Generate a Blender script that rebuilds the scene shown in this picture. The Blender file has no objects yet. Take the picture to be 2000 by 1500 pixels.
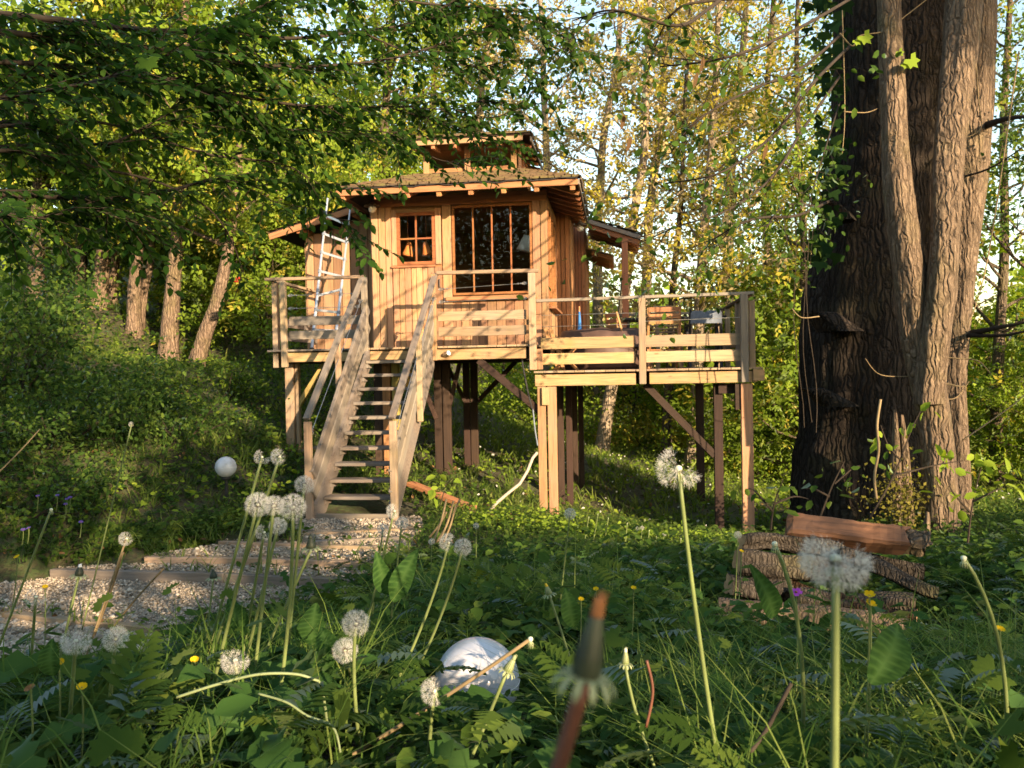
import bpy, bmesh, math, random
import numpy as np
from mathutils import Vector, Matrix
random.seed(7)
RNG = np.random.default_rng(7)
SC = bpy.context.scene
COL = SC.collection
PI = math.pi

# ------------------------------------------------------------------ camera
FPX = 1600.0
PITCH, ROLL = math.radians(-1.07), math.radians(1.1)
FWD = np.array([0, math.cos(PITCH), math.sin(PITCH)])
R0 = np.array([1.0, 0, 0]); U0 = np.cross(R0, FWD)
RIGHT = math.cos(ROLL) * R0 - math.sin(ROLL) * U0
UP = math.cos(ROLL) * U0 + math.sin(ROLL) * R0
cam_data = bpy.data.cameras.new('camera')
cam = bpy.data.objects.new('camera', cam_data)
COL.objects.link(cam)
cam.matrix_world = Matrix(((RIGHT[0], UP[0], -FWD[0], 0), (RIGHT[1], UP[1], -FWD[1], 0), (RIGHT[2], UP[2], -FWD[2], 0), (0, 0, 0, 1)))
cam_data.sensor_width = 36.0
cam_data.lens = 36.0 * FPX / 2000.0
cam_data.clip_start = 0.02
cam_data.clip_end = 2000
cam_data.dof.use_dof = True
cam_data.dof.focus_distance = 2.6
cam_data.dof.aperture_fstop = 10.5
SC.camera = cam

# ------------------------------------------------------------------ sky, sun, exposure
SUN_EL = math.radians(14.2)
SUN_H = np.array([0.542, -0.841])            # horizontal direction TOWARDS the sun
w = bpy.data.worlds.new('World'); SC.world = w; w.use_nodes = True
nt = w.node_tree; bg = nt.nodes['Background']
sky = nt.nodes.new('ShaderNodeTexSky'); sky.sky_type = 'NISHITA'; sky.sun_disc = False
sky.sun_elevation = SUN_EL; sky.sun_rotation = math.atan2(SUN_H[0], SUN_H[1])
sky.air_density = 1.25; sky.dust_density = 0.8; sky.ozone_density = 0.6
nt.links.new(sky.outputs[0], bg.inputs[0]); bg.inputs[1].default_value = 0.13
sd = bpy.data.lights.new('sun', 'SUN'); sd.energy = 4.6; sd.angle = math.radians(0.5); sd.color = (1.0, 0.74, 0.47)
so = bpy.data.objects.new('sun', sd); COL.objects.link(so)
to_sun = Vector((SUN_H[0] * math.cos(SUN_EL), SUN_H[1] * math.cos(SUN_EL), math.sin(SUN_EL)))
so.rotation_euler = to_sun.to_track_quat('Z', 'Y').to_euler()
so.location = to_sun * 60
vs = SC.view_settings
vs.view_transform = 'Standard'; vs.look = 'None'; vs.gamma = 1.0; vs.use_curve_mapping = False
vs.exposure = 1.72
SC.render.engine = 'CYCLES'
SC.cycles.max_bounces = 8; SC.cycles.diffuse_bounces = 4; SC.cycles.transparent_max_bounces = 12; SC.cycles.transmission_bounces = 4

# ------------------------------------------------------------------ helpers
def at(x, y, Y):
    r = FWD + RIGHT * (x - 1000) / FPX + UP * (750 - y) / FPX
    return r * Y / r[1]

def link(o): COL.objects.link(o); return o

def tag(o, label=None, cat=None, group=None, kind=None):
    if label: o['label'] = label
    if cat: o['category'] = cat
    if group: o['group'] = group
    if kind: o['kind'] = kind
    return o

def thing(name, label, cat, loc=(0, 0, 0), group=None):
    o = bpy.data.objects.new(name, None); o.location = loc; o.empty_display_size = 0.1
    link(o); tag(o, label, cat, group); return o

def wmat(o):
    if o is None: return Matrix.Identity(4)
    m = o.matrix_basis.copy()
    if o.parent: m = wmat(o.parent) @ o.matrix_parent_inverse @ m
    return m

def adopt(o, parent):
    """parent keeping the world place"""
    if parent is not None:
        o.parent = parent; o.matrix_parent_inverse = wmat(parent).inverted()

class MB:
    def __init__(s): s.v = []; s.f = []
    def add(s, vs_, fs):
        b = len(s.v); s.v += [tuple(map(float, p)) for p in vs_]; s.f += [tuple(b + i for i in f) for f in fs]; return s
    def box(s, c, d, M=None):
        x, y, z = [k / 2 for k in d]
        P = [Vector((sx * x, sy * y, sz * z)) for sx in (-1, 1) for sy in (-1, 1) for sz in (-1, 1)]
        if M is not None: P = [M @ p for p in P]
        P = [p + Vector(c) for p in P]
        return s.add(P, [(0, 1, 3, 2), (4, 6, 7, 5), (0, 4, 5, 1), (2, 3, 7, 6), (0, 2, 6, 4), (1, 5, 7, 3)])
    def beam(s, a, b, w_, t, up=(0, 0, 1)):
        M, L = frame(a, b, up); vs_, fs = chamfer_box(L, w_, t, min(w_, t) * 0.06)
        return s.add([M @ Vector(p) for p in vs_], fs)
    def tube(s, pts, rad, n=6, cap=True, wob=0.0, rs=None):
        pts = [Vector(p) for p in pts]; k = len(pts)
        if not hasattr(rad, '__len__'): rad = [rad] * k
        ref = Vector((0.31, 0.17, 0.93)); rings = []
        b = len(s.v)
        for i, p in enumerate(pts):
            t = (pts[min(i + 1, k - 1)] - pts[max(i - 1, 0)])
            if t.length < 1e-9: t = Vector((0, 0, 1))
            t.normalize()
            x = ref - t * ref.dot(t)
            if x.length < 0.2: x = Vector((1, 0, 0)) - t * t.x
            x.normalize(); y = t.cross(x); ref = x
            for j in range(n):
                a = 2 * PI * j / n
                r = rad[i] * (1 + (wob * (random.random() - 0.5) if wob else 0))
                s.v.append(tuple(p + x * (math.cos(a) * r) + y * (math.sin(a) * r)))
        for i in range(k - 1):
            for j in range(n):
                j2 = (j + 1) % n
                s.f.append((b + i * n + j, b + i * n + j2, b + (i + 1) * n + j2, b + (i + 1) * n + j))
        if cap:
            s.f.append(tuple(b + j for j in reversed(range(n)))); s.f.append(tuple(b + (k - 1) * n + j for j in range(n)))
        return s
    def lathe(s, prof, n=16, c=(0, 0, 0), M=None):
        b = len(s.v); k = len(prof)
        for r, z in prof:
            for j in range(n):
                a = 2 * PI * j / n; p = Vector((r * math.cos(a), r * math.sin(a), z))
                if M is not None: p = M @ p
                s.v.append(tuple(p + Vector(c)))
        for i in range(k - 1):
            for j in range(n):
                j2 = (j + 1) % n
                s.f.append((b + i * n + j, b + i * n + j2, b + (i + 1) * n + j2, b + (i + 1) * n + j))
        s.f.append(tuple(b + j for j in reversed(range(n)))); s.f.append(tuple(b + (k - 1) * n + j for j in range(n)))
        return s
    def mesh(s, name, mat, smooth=False):
        m = bpy.data.meshes.new(name); m.from_pydata(s.v, [], s.f); m.update()
        if mat: m.materials.append(mat)
        if smooth: m.polygons.foreach_set('use_smooth', [True] * len(m.polygons))
        return m
    def build(s, name, mat, parent=None, smooth=False):
        o = link(bpy.data.objects.new(name, s.mesh(name, mat, smooth))); adopt(o, parent); return o

def frame(a, b, up=(0, 0, 1)):
    a, b, up = Vector(a), Vector(b), Vector(up); x = b - a; L = x.length; x.normalize()
    z = up - x * up.dot(x)
    if z.length < 1e-4: z = Vector((1, 0, 0)) - x * x.x
    z.normalize(); y = z.cross(x)
    M = Matrix(((x.x, y.x, z.x, a.x), (x.y, y.y, z.y, a.y), (x.z, y.z, z.z, a.z), (0, 0, 0, 1)))
    return M, L

def chamfer_box(L, w_, t, c):
    h = (L / 2, w_ / 2, t / 2); V = []; idx = {}
    for sx in (-1, 1):
        for sy in (-1, 1):
            for sz in (-1, 1):
                for ax in range(3):
                    q = [sx * h[0] + h[0], sy * h[1], sz * h[2]]
                    for k, sg in enumerate((sx, sy, sz)):
                        if k != ax: q[k] -= sg * c
                    idx[(sx, sy, sz, ax)] = len(V); V.append(q)
    F = []
    sg = (-1, 1)
    for s_ in sg:
        F.append([idx[(s_, -1, -1, 0)], idx[(s_, 1, -1, 0)], idx[(s_, 1, 1, 0)], idx[(s_, -1, 1, 0)]][::s_])
        F.append([idx[(-1, s_, -1, 1)], idx[(-1, s_, 1, 1)], idx[(1, s_, 1, 1)], idx[(1, s_, -1, 1)]][::s_])
        F.append([idx[(-1, -1, s_, 2)], idx[(1, -1, s_, 2)], idx[(1, 1, s_, 2)], idx[(-1, 1, s_, 2)]][::s_])
    for a_ in sg:
        for b_ in sg:
            F.append([idx[(-1, a_, b_, 1)], idx[(1, a_, b_, 1)], idx[(1, a_, b_, 2)], idx[(-1, a_, b_, 2)]][::a_ * b_])
            F.append([idx[(a_, -1, b_, 0)], idx[(a_, -1, b_, 2)], idx[(a_, 1, b_, 2)], idx[(a_, 1, b_, 0)]][::a_ * b_])
            F.append([idx[(a_, b_, -1, 0)], idx[(a_, b_, 1, 0)], idx[(a_, b_, 1, 1)], idx[(a_, b_, -1, 1)]][::a_ * b_])
    for a_ in sg:
        for b_ in sg:
            for c_ in sg:
                F.append([idx[(a_, b_, c_, 0)], idx[(a_, b_, c_, 1)], idx[(a_, b_, c_, 2)]][::a_ * b_ * c_])
    return V, F

def board(name, parent, a, b, w_, t, mat, up=(0, 0, 1), jit=0.0):
    """a length of sawn timber from a to b, its own object with the grain along its own X"""
    if jit:
        a = Vector(a) + Vector([random.uniform(-jit, jit) for _ in range(3)]); b = Vector(b) + Vector([random.uniform(-jit, jit) for _ in range(3)])
    M, L = frame(a, b, up)
    V, F = chamfer_box(L, w_, t, min(0.006, min(w_, t) * 0.12))
    m = bpy.data.meshes.new(name); m.from_pydata(V, [], F); m.materials.append(mat); m.update()
    o = link(bpy.data.objects.new(name, m)); o.matrix_basis = M; adopt(o, parent); return o

def fast_mesh(name, V, loops, per, mat, tint=None, smooth=False):
    """V (n,3), loops flat int array, 'per' corners per face"""
    m = bpy.data.meshes.new(name); n = len(V); nf = len(loops) // per
    m.vertices.add(n); m.vertices.foreach_set('co', np.asarray(V, np.float32).ravel())
    m.loops.add(nf * per); m.loops.foreach_set('vertex_index', np.asarray(loops, np.int32))
    m.polygons.add(nf); m.polygons.foreach_set('loop_start', np.arange(0, nf * per, per, dtype=np.int32))
    try: m.polygons.foreach_set('loop_total', np.full(nf, per, np.int32))
    except Exception: pass
    if smooth: m.polygons.foreach_set('use_smooth', np.ones(nf, bool))
    if tint is not None:
        at_ = m.attributes.new('tint', 'FLOAT', 'POINT'); at_.data.foreach_set('value', np.asarray(tint, np.float32))
    m.materials.append(mat); m.update(calc_edges=True); m.validate(); return m

def unit(a): return a / (np.linalg.norm(a, axis=-1, keepdims=True) + 1e-9)

def frames(Yd, N):
    """rotation arrays with columns x,y,z for leaves growing along Yd with face normal about N"""
    y = unit(Yd); x = unit(np.cross(y, N)); z = np.cross(x, y)
    return np.stack([x, y, z], axis=2)

def cloud(name, T, P, R, S, mat, tint, parent=None, smooth=False):
    tv, tf = T; tv = np.asarray(tv, float); tf = np.asarray(tf, int); k = len(tv); n = len(P)
    S = np.asarray(S, float)
    if S.ndim == 1: S = np.repeat(S[:, None], 3, 1)
    V = np.einsum('nij,nkj->nki', R, tv[None] * S[:, None, :]) + P[:, None, :]
    loops = (tf[None] + (np.arange(n) * k)[:, None, None]).reshape(-1)
    m = fast_mesh(name, V.reshape(-1, 3), loops, tf.shape[1], mat, np.repeat(tint, k), smooth)
    o = link(bpy.data.objects.new(name, m)); adopt(o, parent); return o

T_RHOMB = ([(0, 0, 0), (.33, .45, .06), (0, 1, -.05), (-.33, .45, .06)], [(0, 1, 2, 3)])
T_LEAF = ([(0, 0, 0), (.27, .28, .07), (.24, .68, .05), (0, 1, -.08), (-.24, .68, .05), (-.27, .28, .07)], [(0, 1, 2, 3), (0, 3, 4, 5)])
def lobed(nl=5, depth=.55):
    V = [(0, 0, 0)]; F = []
    for i in range(2 * nl + 1):
        a = -2.3 + 4.6 * i / (2 * nl); r = 1.0 if i % 2 else depth
        V.append((r * math.sin(a) * .62, .42 + r * math.cos(a) * .58, .10 * r * (1 if i % 2 else .2) - .1 * r * r))
    V[0] = (0, .38, 0)
    for i in range(1, 2 * nl + 1): F.append((0, i + 1, i))
    return V, F
T_LOBE = lobed(5, .64)
T_LOBE2 = lobed(9, .80)
T_IVY = ([(0, 0, 0), (.45, .05, .03), (.5, .45, .0), (.2, .5, .04), (0, 1, -.05), (-.2, .5, .04), (-.5, .45, 0), (-.45, .05, .03)],
         [(0, 1, 2, 3), (0, 3, 4, 5), (0, 5, 6, 7)])
def blade(nseg=3, bend=.35):
    V = []; F = []
    for i in range(nseg + 1):
        t = i / nseg; wd = .5 * (1 - t ** 1.7) + .02
        V += [(-wd, t * math.cos(bend * t), -bend * t * t), (wd, t * math.cos(bend * t), -bend * t * t)]
    for i in range(nseg): F.append((2 * i, 2 * i + 1, 2 * i + 3, 2 * i + 2))
    return V, F
def jagged():
    V = []; F = []; n = 9
    for i in range(n + 1):
        t = i / n; wd = (.16 if i % 2 else .07) * (.45 + 1.1 * t) * (1 if i < n else .05); z = .22 * math.sin(t * 2.6) - .30 * t * t; y = t - (.05 if i % 2 else 0)
        V += [(-wd, y, z + .25 * wd), (0, t, z), (wd, y, z + .25 * wd)]
    for i in range(n):
        for j in (0, 1): F.append((3 * i + j, 3 * i + j + 1, 3 * i + j + 4, 3 * i + j + 3))
    return V, F
T_JAG = jagged()
T_BLADE = blade(3, .55)
T_BLADE2 = blade(2, .4)

def sprig(n=5):
    V = []; F = []
    for i in range(n):
        y = .12 + .62 * i / (n - 1); sd_ = (-1 if i % 2 else 1) if i < n - 1 else 0; L = .52 if i < n - 1 else .46; a = sd_ * 1.0; dx, dy = math.sin(a), math.cos(a); nx, ny = dy, -dx; z = -.10 * y - .04 * (i % 3)
        b = len(V); V += [(0, y, z), (dx * L * .45 + nx * .13, y + dy * L * .45 + ny * .13, z + .05), (dx * L, y + dy * L, z - .07), (dx * L * .45 - nx * .13, y + dy * L * .45 - ny * .13, z + .05)]; F.append((b, b + 1, b + 2, b + 3))
    return V, F
T_SPRIG = sprig(4)
def fern(n=6):
    V = []; F = []
    for i in range(n):
        y = .15 + .75 * i / n; L = .30 * (1 - .75 * i / n) + .05; z = .10 * math.sin(y * 3) - .12 * y * y
        for sd_ in (-1, 1):
            b = len(V); V += [(0, y - .015, z), (sd_ * L * .5, y - .03 + L * .2, z + .03), (sd_ * L, y + L * .55, z - .03), (sd_ * L * .45, y + .07 + L * .25, z + .02)]; F.append((b, b + 1, b + 2, b + 3))
    b = len(V); V += [(-.012, 0, 0), (.012, 0, 0), (.004, 1.0, -.02), (-.004, 1.0, -.02)]; F.append((b, b + 1, b + 2, b + 3)); return V, F
T_FERN = fern(7)
# ------------------------------------------------------------------ materials
def mk(name):
    m = bpy.data.materials.new(name); m.use_nodes = True; n = m.node_tree
    return m, n, n.nodes['Principled BSDF'], n.nodes.new, n.links.new

def ramp(nd, stops):
    r = nd('ShaderNodeValToRGB'); e = r.color_ramp.elements
    while len(e) > 1: e.remove(e[-1])
    for i, (p, c) in enumerate(stops):
        if i == 0: e[0].position = p; e[0].color = (*c, 1)
        else:
            q = e.new(p); q.color = (*c, 1)
    return r

def wood(name, base, dark=.55, grey=0.0, rough=.75, var=.35, knots=True, green=0.0):
    m, n, b, nd, lk = mk(name)
    tc = nd('ShaderNodeTexCoord'); oi = nd('ShaderNodeObjectInfo')
    off = nd('ShaderNodeVectorMath'); off.operation = 'MULTIPLY_ADD'
    off.inputs[1].default_value = (1, 1, 1)
    cmb = nd('ShaderNodeVectorMath'); cmb.operation = 'SCALE'; cmb.inputs[0].default_value = (37, 23, 11)
    lk(oi.outputs['Random'], cmb.inputs['Scale'])
    add = nd('ShaderNodeVectorMath'); add.operation = 'ADD'
    lk(tc.outputs['Object'], add.inputs[0]); lk(cmb.outputs[0], add.inputs[1])
    mp = nd('ShaderNodeMapping'); mp.inputs['Scale'].default_value = (1.6, 26, 26); lk(add.outputs[0], mp.inputs[0])
    g = nd('ShaderNodeTexNoise'); g.inputs['Scale'].default_value = 1.6; g.inputs['Detail'].default_value = 6; g.inputs['Distortion'].default_value = .8
    lk(mp.outputs[0], g.inputs['Vector'])
    bl = nd('ShaderNodeTexNoise'); bl.inputs['Scale'].default_value = 2.3; bl.inputs['Detail'].default_value = 4; lk(add.outputs[0], bl.inputs['Vector'])
    d = tuple(c * dark for c in base); l = tuple(min(1, c * 1.28) for c in base)
    r = ramp(nd, [(.25, d), (.5, base), (.78, l)]); lk(g.outputs[0], r.inputs[0])
    # weathering blotches
    gv = sum(base) / 3; gc = (gv * .95, gv * .93, gv * .86 + .01)
    mx = nd('ShaderNodeMix'); mx.data_type = 'RGBA'; lk(r.outputs[0], mx.inputs[6]); mx.inputs[7].default_value = (*gc, 1)
    mr = nd('ShaderNodeMapRange'); mr.inputs[1].default_value = .4; mr.inputs[2].default_value = .75; mr.inputs[3].default_value = grey * .3; mr.inputs[4].default_value = grey
    lk(bl.outputs[0], mr.inputs[0]); lk(mr.outputs[0], mx.inputs[0])
    last = mx.outputs[2]
    if green:
        m3 = nd('ShaderNodeMix'); m3.data_type = 'RGBA'; lk(last, m3.inputs[6]); m3.inputs[7].default_value = (.22, .22, .06, 1)
        n4 = nd('ShaderNodeTexNoise'); n4.inputs['Scale'].default_value = 5; n4.inputs['Detail'].default_value = 5; lk(add.outputs[0], n4.inputs['Vector'])
        r4 = nd('ShaderNodeMapRange'); r4.inputs[1].default_value = .5; r4.inputs[2].default_value = .7; r4.inputs[4].default_value = green
        lk(n4.outputs[0], r4.inputs[0]); lk(r4.outputs[0], m3.inputs[0]); last = m3.outputs[2]
    if knots:
        kv = nd('ShaderNodeTexVoronoi'); kv.inputs['Scale'].default_value = 3.0
        km = nd('ShaderNodeMapping'); km.inputs['Scale'].default_value = (.8, 2.2, 2.2); lk(add.outputs[0], km.inputs[0]); lk(km.outputs[0], kv.inputs['Vector'])
        kr = nd('ShaderNodeMapRange'); kr.inputs[1].default_value = .05; kr.inputs[2].default_value = .11; kr.inputs[3].default_value = .7; kr.inputs[4].default_value = 0
        lk(kv.outputs['Distance'], kr.inputs[0])
        mk_ = nd('ShaderNodeMix'); mk_.data_type = 'RGBA'; lk(last, mk_.inputs[6]); mk_.inputs[7].default_value = (*[c * .35 for c in base], 1); lk(kr.outputs[0], mk_.inputs[0]); last = mk_.outputs[2]
    hs = nd('ShaderNodeHueSaturation'); lk(last, hs.inputs['Color'])
    v = nd('ShaderNodeMapRange'); v.inputs[3].default_value = 1 - var; v.inputs[4].default_value = 1 + var * .8; lk(oi.outputs['Random'], v.inputs[0]); lk(v.outputs[0], hs.inputs['Value'])
    hr = nd('ShaderNodeMath'); hr.operation = 'MULTIPLY_ADD'; hr.inputs[1].default_value = 7.13; hr.inputs[2].default_value = 0; lk(oi.outputs['Random'], hr.inputs[0])
    fr = nd('ShaderNodeMath'); fr.operation = 'FRACT'; lk(hr.outputs[0], fr.inputs[0])
    h2 = nd('ShaderNodeMapRange'); h2.inputs[3].default_value = .488; h2.inputs[4].default_value = .512; lk(fr.outputs[0], h2.inputs[0]); lk(h2.outputs[0], hs.inputs['Hue'])
    lk(hs.outputs[0], b.inputs['Base Color']); b.inputs['Roughness'].default_value = rough
    b.inputs['Specular IOR Level'].default_value = .25
    bp = nd('ShaderNodeBump'); bp.inputs['Strength'].default_value = .35; bp.inputs['Distance'].default_value = .004; lk(g.outputs[0], bp.inputs['Height']); lk(bp.outputs[0], b.inputs['Normal'])
    return m

def plain(name, col, rough=.6, metal=0.0, noise=.15, scale=20, bump=.0, spec=.4):
    m, n, b, nd, lk = mk(name)
    tc = nd('ShaderNodeTexCoord'); g = nd('ShaderNodeTexNoise'); g.inputs['Scale'].default_value = scale; g.inputs['Detail'].default_value = 5
    lk(tc.outputs['Object'], g.inputs['Vector'])
    r = ramp(nd, [(.3, tuple(c * (1 - noise) for c in col)), (.7, tuple(min(1, c * (1 + noise)) for c in col))]); lk(g.outputs[0], r.inputs[0])
    lk(r.outputs[0], b.inputs['Base Color']); b.inputs['Roughness'].default_value = rough; b.inputs['Metallic'].default_value = metal; b.inputs['Specular IOR Level'].default_value = spec
    if bump:
        bp = nd('ShaderNodeBump'); bp.inputs['Strength'].default_value = bump; bp.inputs['Distance'].default_value = .01; lk(g.outputs[0], bp.inputs['Height']); lk(bp.outputs[0], b.inputs['Normal'])
    return m

def leafm(name, dark, mid, light, trans=.4, rough=.55, patch=.0):
    m = bpy.data.materials.new(name); m.use_nodes = True; n = m.node_tree; nd = n.nodes.new; lk = n.links.new
    n.nodes.remove(n.nodes['Principled BSDF']); out = n.nodes['Material Output']
    a = nd('ShaderNodeAttribute'); a.attribute_name = 'tint'
    r = ramp(nd, [(0, dark), (.5, mid), (1, light)]); lk(a.outputs['Fac'], r.inputs[0])
    col = r.outputs[0]
    d = nd('ShaderNodeBsdfDiffuse'); lk(col, d.inputs[0])
    t = nd('ShaderNodeBsdfTranslucent')
    hs = nd('ShaderNodeHueSaturation'); hs.inputs['Hue'].default_value = .485; hs.inputs['Saturation'].default_value = 1.1; hs.inputs['Value'].default_value = 1.35; lk(col, hs.inputs['Color']); lk(hs.outputs[0], t.inputs[0])
    mx = nd('ShaderNodeMixShader'); mx.inputs[0].default_value = trans; lk(d.outputs[0], mx.inputs[1]); lk(t.outputs[0], mx.inputs[2])
    gl = nd('ShaderNodeBsdfGlossy'); gl.inputs['Roughness'].default_value = rough; gl.inputs[0].default_value = (.9, .95, 1, 1)
    fr = nd('ShaderNodeFresnel'); fr.inputs[0].default_value = 1.16
    fm = nd('ShaderNodeMath'); fm.operation = 'MULTIPLY'; fm.inputs[1].default_value = .14; lk(fr.outputs[0], fm.inputs[0])
    m2 = nd('ShaderNodeMixShader'); lk(fm.outputs[0], m2.inputs[0]); lk(mx.outputs[0], m2.inputs[1]); lk(gl.outputs[0], m2.inputs[2])
    lk(m2.outputs[0], out.inputs[0]); return m

M_CEDAR = wood('cedar_planks', (.345, .185, .088), var=.42, grey=.28, green=.12)
M_CEDAR_R = wood('cedar_reddish', (.33, .15, .065), var=.2, grey=.1)
M_FRAME = wood('window_frame_wood', (.25, .098, .038), var=.08, knots=False)
M_DECK = wood('weathered_pine', (.33, .225, .125), var=.22, grey=.5, green=.15)
M_GREY = wood('greyed_timber', (.215, .17, .125), var=.2, grey=.8)
M_YELL = wood('treated_timber', (.36, .27, .085), var=.2, grey=.1, green=.3)
M_RIM = wood('rim_timber', (.37, .235, .11), var=.12, grey=.2, green=.35)
M_DARKW = wood('dark_timber', (.040, .023, .015), var=.25, grey=.2)  # dark wood, darkened further for shade on braces and legs
M_INT = wood('interior_boarding', (.17, .09, .045), var=.1, knots=False)
M_SHING = wood('roof_shingles', (.17, .115, .055), dark=.4, var=.25, grey=.3, green=.6, knots=False)
M_ALU = plain('aluminium', (.62, .62, .63), rough=.38, metal=.75, noise=.06)
M_STEEL = plain('steel', (.5, .5, .5), rough=.35, metal=.9, noise=.05)
M_BLACK = plain('black_plastic', (.02, .02, .021), rough=.5, noise=.2)
M_LAMPS = plain('lamp_enamel', (.10, .075, .05), rough=.4, metal=.3)
M_WHITE = plain('white_shade', (.75, .75, .72), rough=.7, noise=.04)
M_ORANGE = plain('orange_fabric', (.65, .22, .06), rough=.85, noise=.12)
M_BLUE = plain('blue_fabric', (.03, .16, .45), rough=.7, noise=.15)
M_BROWNC = plain('brown_cover', (.075, .045, .035), rough=.6, noise=.3, scale=8, bump=.3)
M_GREYC = plain('grey_blue_fabric', (.16, .19, .24), rough=.85, noise=.15)
M_RATTAN = wood('rattan', (.35, .23, .12), var=.1, knots=False)
M_CHAIRW = wood('chair_teak', (.36, .19, .085), var=.15, knots=False)
M_RED = plain('red_cloth', (.55, .02, .03), rough=.8)
M_HOSE = plain('grey_conduit', (.36, .31, .25), rough=.55, noise=.1)

def glass_mat(name, tint=(.93, .96, .95)):
    m = bpy.data.materials.new(name); m.use_nodes = True; n = m.node_tree; nd = n.nodes.new; lk = n.links.new
    n.nodes.remove(n.nodes['Principled BSDF']); out = n.nodes['Material Output']
    t = nd('ShaderNodeBsdfTransparent'); t.inputs[0].default_value = (*tint, 1)
    g = nd('ShaderNodeBsdfGlossy'); g.inputs['Roughness'].default_value = .01
    f = nd('ShaderNodeFresnel'); f.inputs[0].default_value = 1.42
    x = nd('ShaderNodeMixShader'); lk(f.outputs[0], x.inputs[0]); lk(t.outputs[0], x.inputs[1]); lk(g.outputs[0], x.inputs[2]); lk(x.outputs[0], out.inputs[0]); return m
M_GLASS = glass_mat('window_glass')

def globe_mat():
    m, n, b, nd, lk = mk('opal_globe')
    b.inputs['Base Color'].default_value = (.6, .6, .62, 1); b.inputs['Roughness'].default_value = .07
    b.inputs['Specular IOR Level'].default_value = .6; b.inputs['Subsurface Weight'].default_value = .0
    tc = nd('ShaderNodeTexCoord'); g = nd('ShaderNodeTexNoise'); g.inputs['Scale'].default_value = 9; g.inputs['Detail'].default_value = 6; lk(tc.outputs['Object'], g.inputs['Vector'])
    r = ramp(nd, [(.42, (.56, .57, .61)), (.60, (.48, .48, .49)), (.74, (.30, .29, .24))]); lk(g.outputs[0], r.inputs[0]); lk(r.outputs[0], b.inputs['Base Color'])
    return m
M_GLOBE = globe_mat()

def bark_mat(name, a, b_, moss=.0, sc=1.0, bump=.6, crack=.75, axis=(1, 1, 1)):
    m, n, b, nd, lk = mk(name)
    tc = nd('ShaderNodeTexCoord')
    dn = nd('ShaderNodeTexNoise'); dn.inputs['Scale'].default_value = 6 * sc; dn.inputs['Detail'].default_value = 4; lk(tc.outputs['Object'], dn.inputs['Vector'])
    ds = nd('ShaderNodeVectorMath'); ds.operation = 'MULTIPLY_ADD'; ds.inputs[1].default_value = (.10 / sc, .10 / sc, .10 / sc); lk(dn.outputs['Color'], ds.inputs[0]); lk(tc.outputs['Object'], ds.inputs[2])
    mp = nd('ShaderNodeMapping'); mp.inputs['Scale'].default_value = (19 * sc * axis[0], 19 * sc * axis[1], 2.7 * sc * axis[2]); lk(ds.outputs[0], mp.inputs[0])
    v = nd('ShaderNodeTexVoronoi'); v.feature = 'DISTANCE_TO_EDGE'; v.inputs['Scale'].default_value = 1.0; lk(mp.outputs[0], v.inputs['Vector'])
    g = nd('ShaderNodeTexNoise'); g.inputs['Scale'].default_value = 2.4; g.inputs['Detail'].default_value = 8; g.inputs['Roughness'].default_value = .7; lk(mp.outputs[0], g.inputs['Vector'])
    r = ramp(nd, [(.3, tuple(c * .55 for c in a)), (.5, a), (.72, b_)]); lk(g.outputs[0], r.inputs[0]); last = r.outputs[0]
    if moss:
        n2 = nd('ShaderNodeTexNoise'); n2.inputs['Scale'].default_value = 2.2; n2.inputs['Detail'].default_value = 6; lk(tc.outputs['Object'], n2.inputs['Vector'])
        mr = nd('ShaderNodeMapRange'); mr.inputs[1].default_value = .5; mr.inputs[2].default_value = .72; mr.inputs[4].default_value = moss; lk(n2.outputs[0], mr.inputs[0])
        mx = nd('ShaderNodeMix'); mx.data_type = 'RGBA'; lk(last, mx.inputs[6]); mx.inputs[7].default_value = (.12, .115, .03, 1); lk(mr.outputs[0], mx.inputs[0]); last = mx.outputs[2]
    cr = nd('ShaderNodeMapRange'); cr.inputs[1].default_value = .0; cr.inputs[2].default_value = .13; cr.inputs[3].default_value = crack; cr.inputs[4].default_value = 0; lk(v.outputs['Distance'], cr.inputs[0])
    cm = nd('ShaderNodeMix'); cm.data_type = 'RGBA'; lk(last, cm.inputs[6]); cm.inputs[7].default_value = (*[c * .22 for c in a], 1); lk(cr.outputs[0], cm.inputs[0]); last = cm.outputs[2]
    lk(last, b.inputs['Base Color']); b.inputs['Roughness'].default_value = .9; b.inputs['Specular IOR Level'].default_value = .15
    hh = nd('ShaderNodeMapRange'); hh.inputs[2].default_value = .25; lk(v.outputs['Distance'], hh.inputs[0])
    h2 = nd('ShaderNodeMath'); h2.operation = 'MULTIPLY_ADD'; h2.inputs[1].default_value = .45; lk(g.outputs[0], h2.inputs[0]); lk(hh.outputs[0], h2.inputs[2])
    bp = nd('ShaderNodeBump'); bp.inputs['Strength'].default_value = bump; bp.inputs['Distance'].default_value = .035 / sc; lk(h2.outputs[0], bp.inputs['Height']); lk(bp.outputs[0], b.inputs['Normal'])
    return m
M_BARK = bark_mat('oak_bark', (.17, .12, .085), (.34, .26, .18), moss=.45)
M_BARK_D = bark_mat('dark_bark', (.11, .085, .06), (.22, .17, .12), moss=.3)
M_BARK_P = bark_mat('pale_bark', (.27, .215, .155), (.46, .38, .28), moss=.4, sc=.7, crack=.5)
M_TWIG = plain('twig_bark', (.035, .027, .02), rough=.9, noise=.3, spec=.2)
M_DRY = plain('dry_stalk', (.22, .165, .09), rough=.8, noise=.2, spec=.2)
M_LOG = bark_mat('log_bark', (.05, .042, .034), (.135, .115, .092), moss=.55, sc=2.2, bump=.7, axis=(1, 1, 1))
M_LOGEND = plain('cut_wood', (.36, .22, .11), rough=.8, noise=.25, scale=30)
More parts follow.
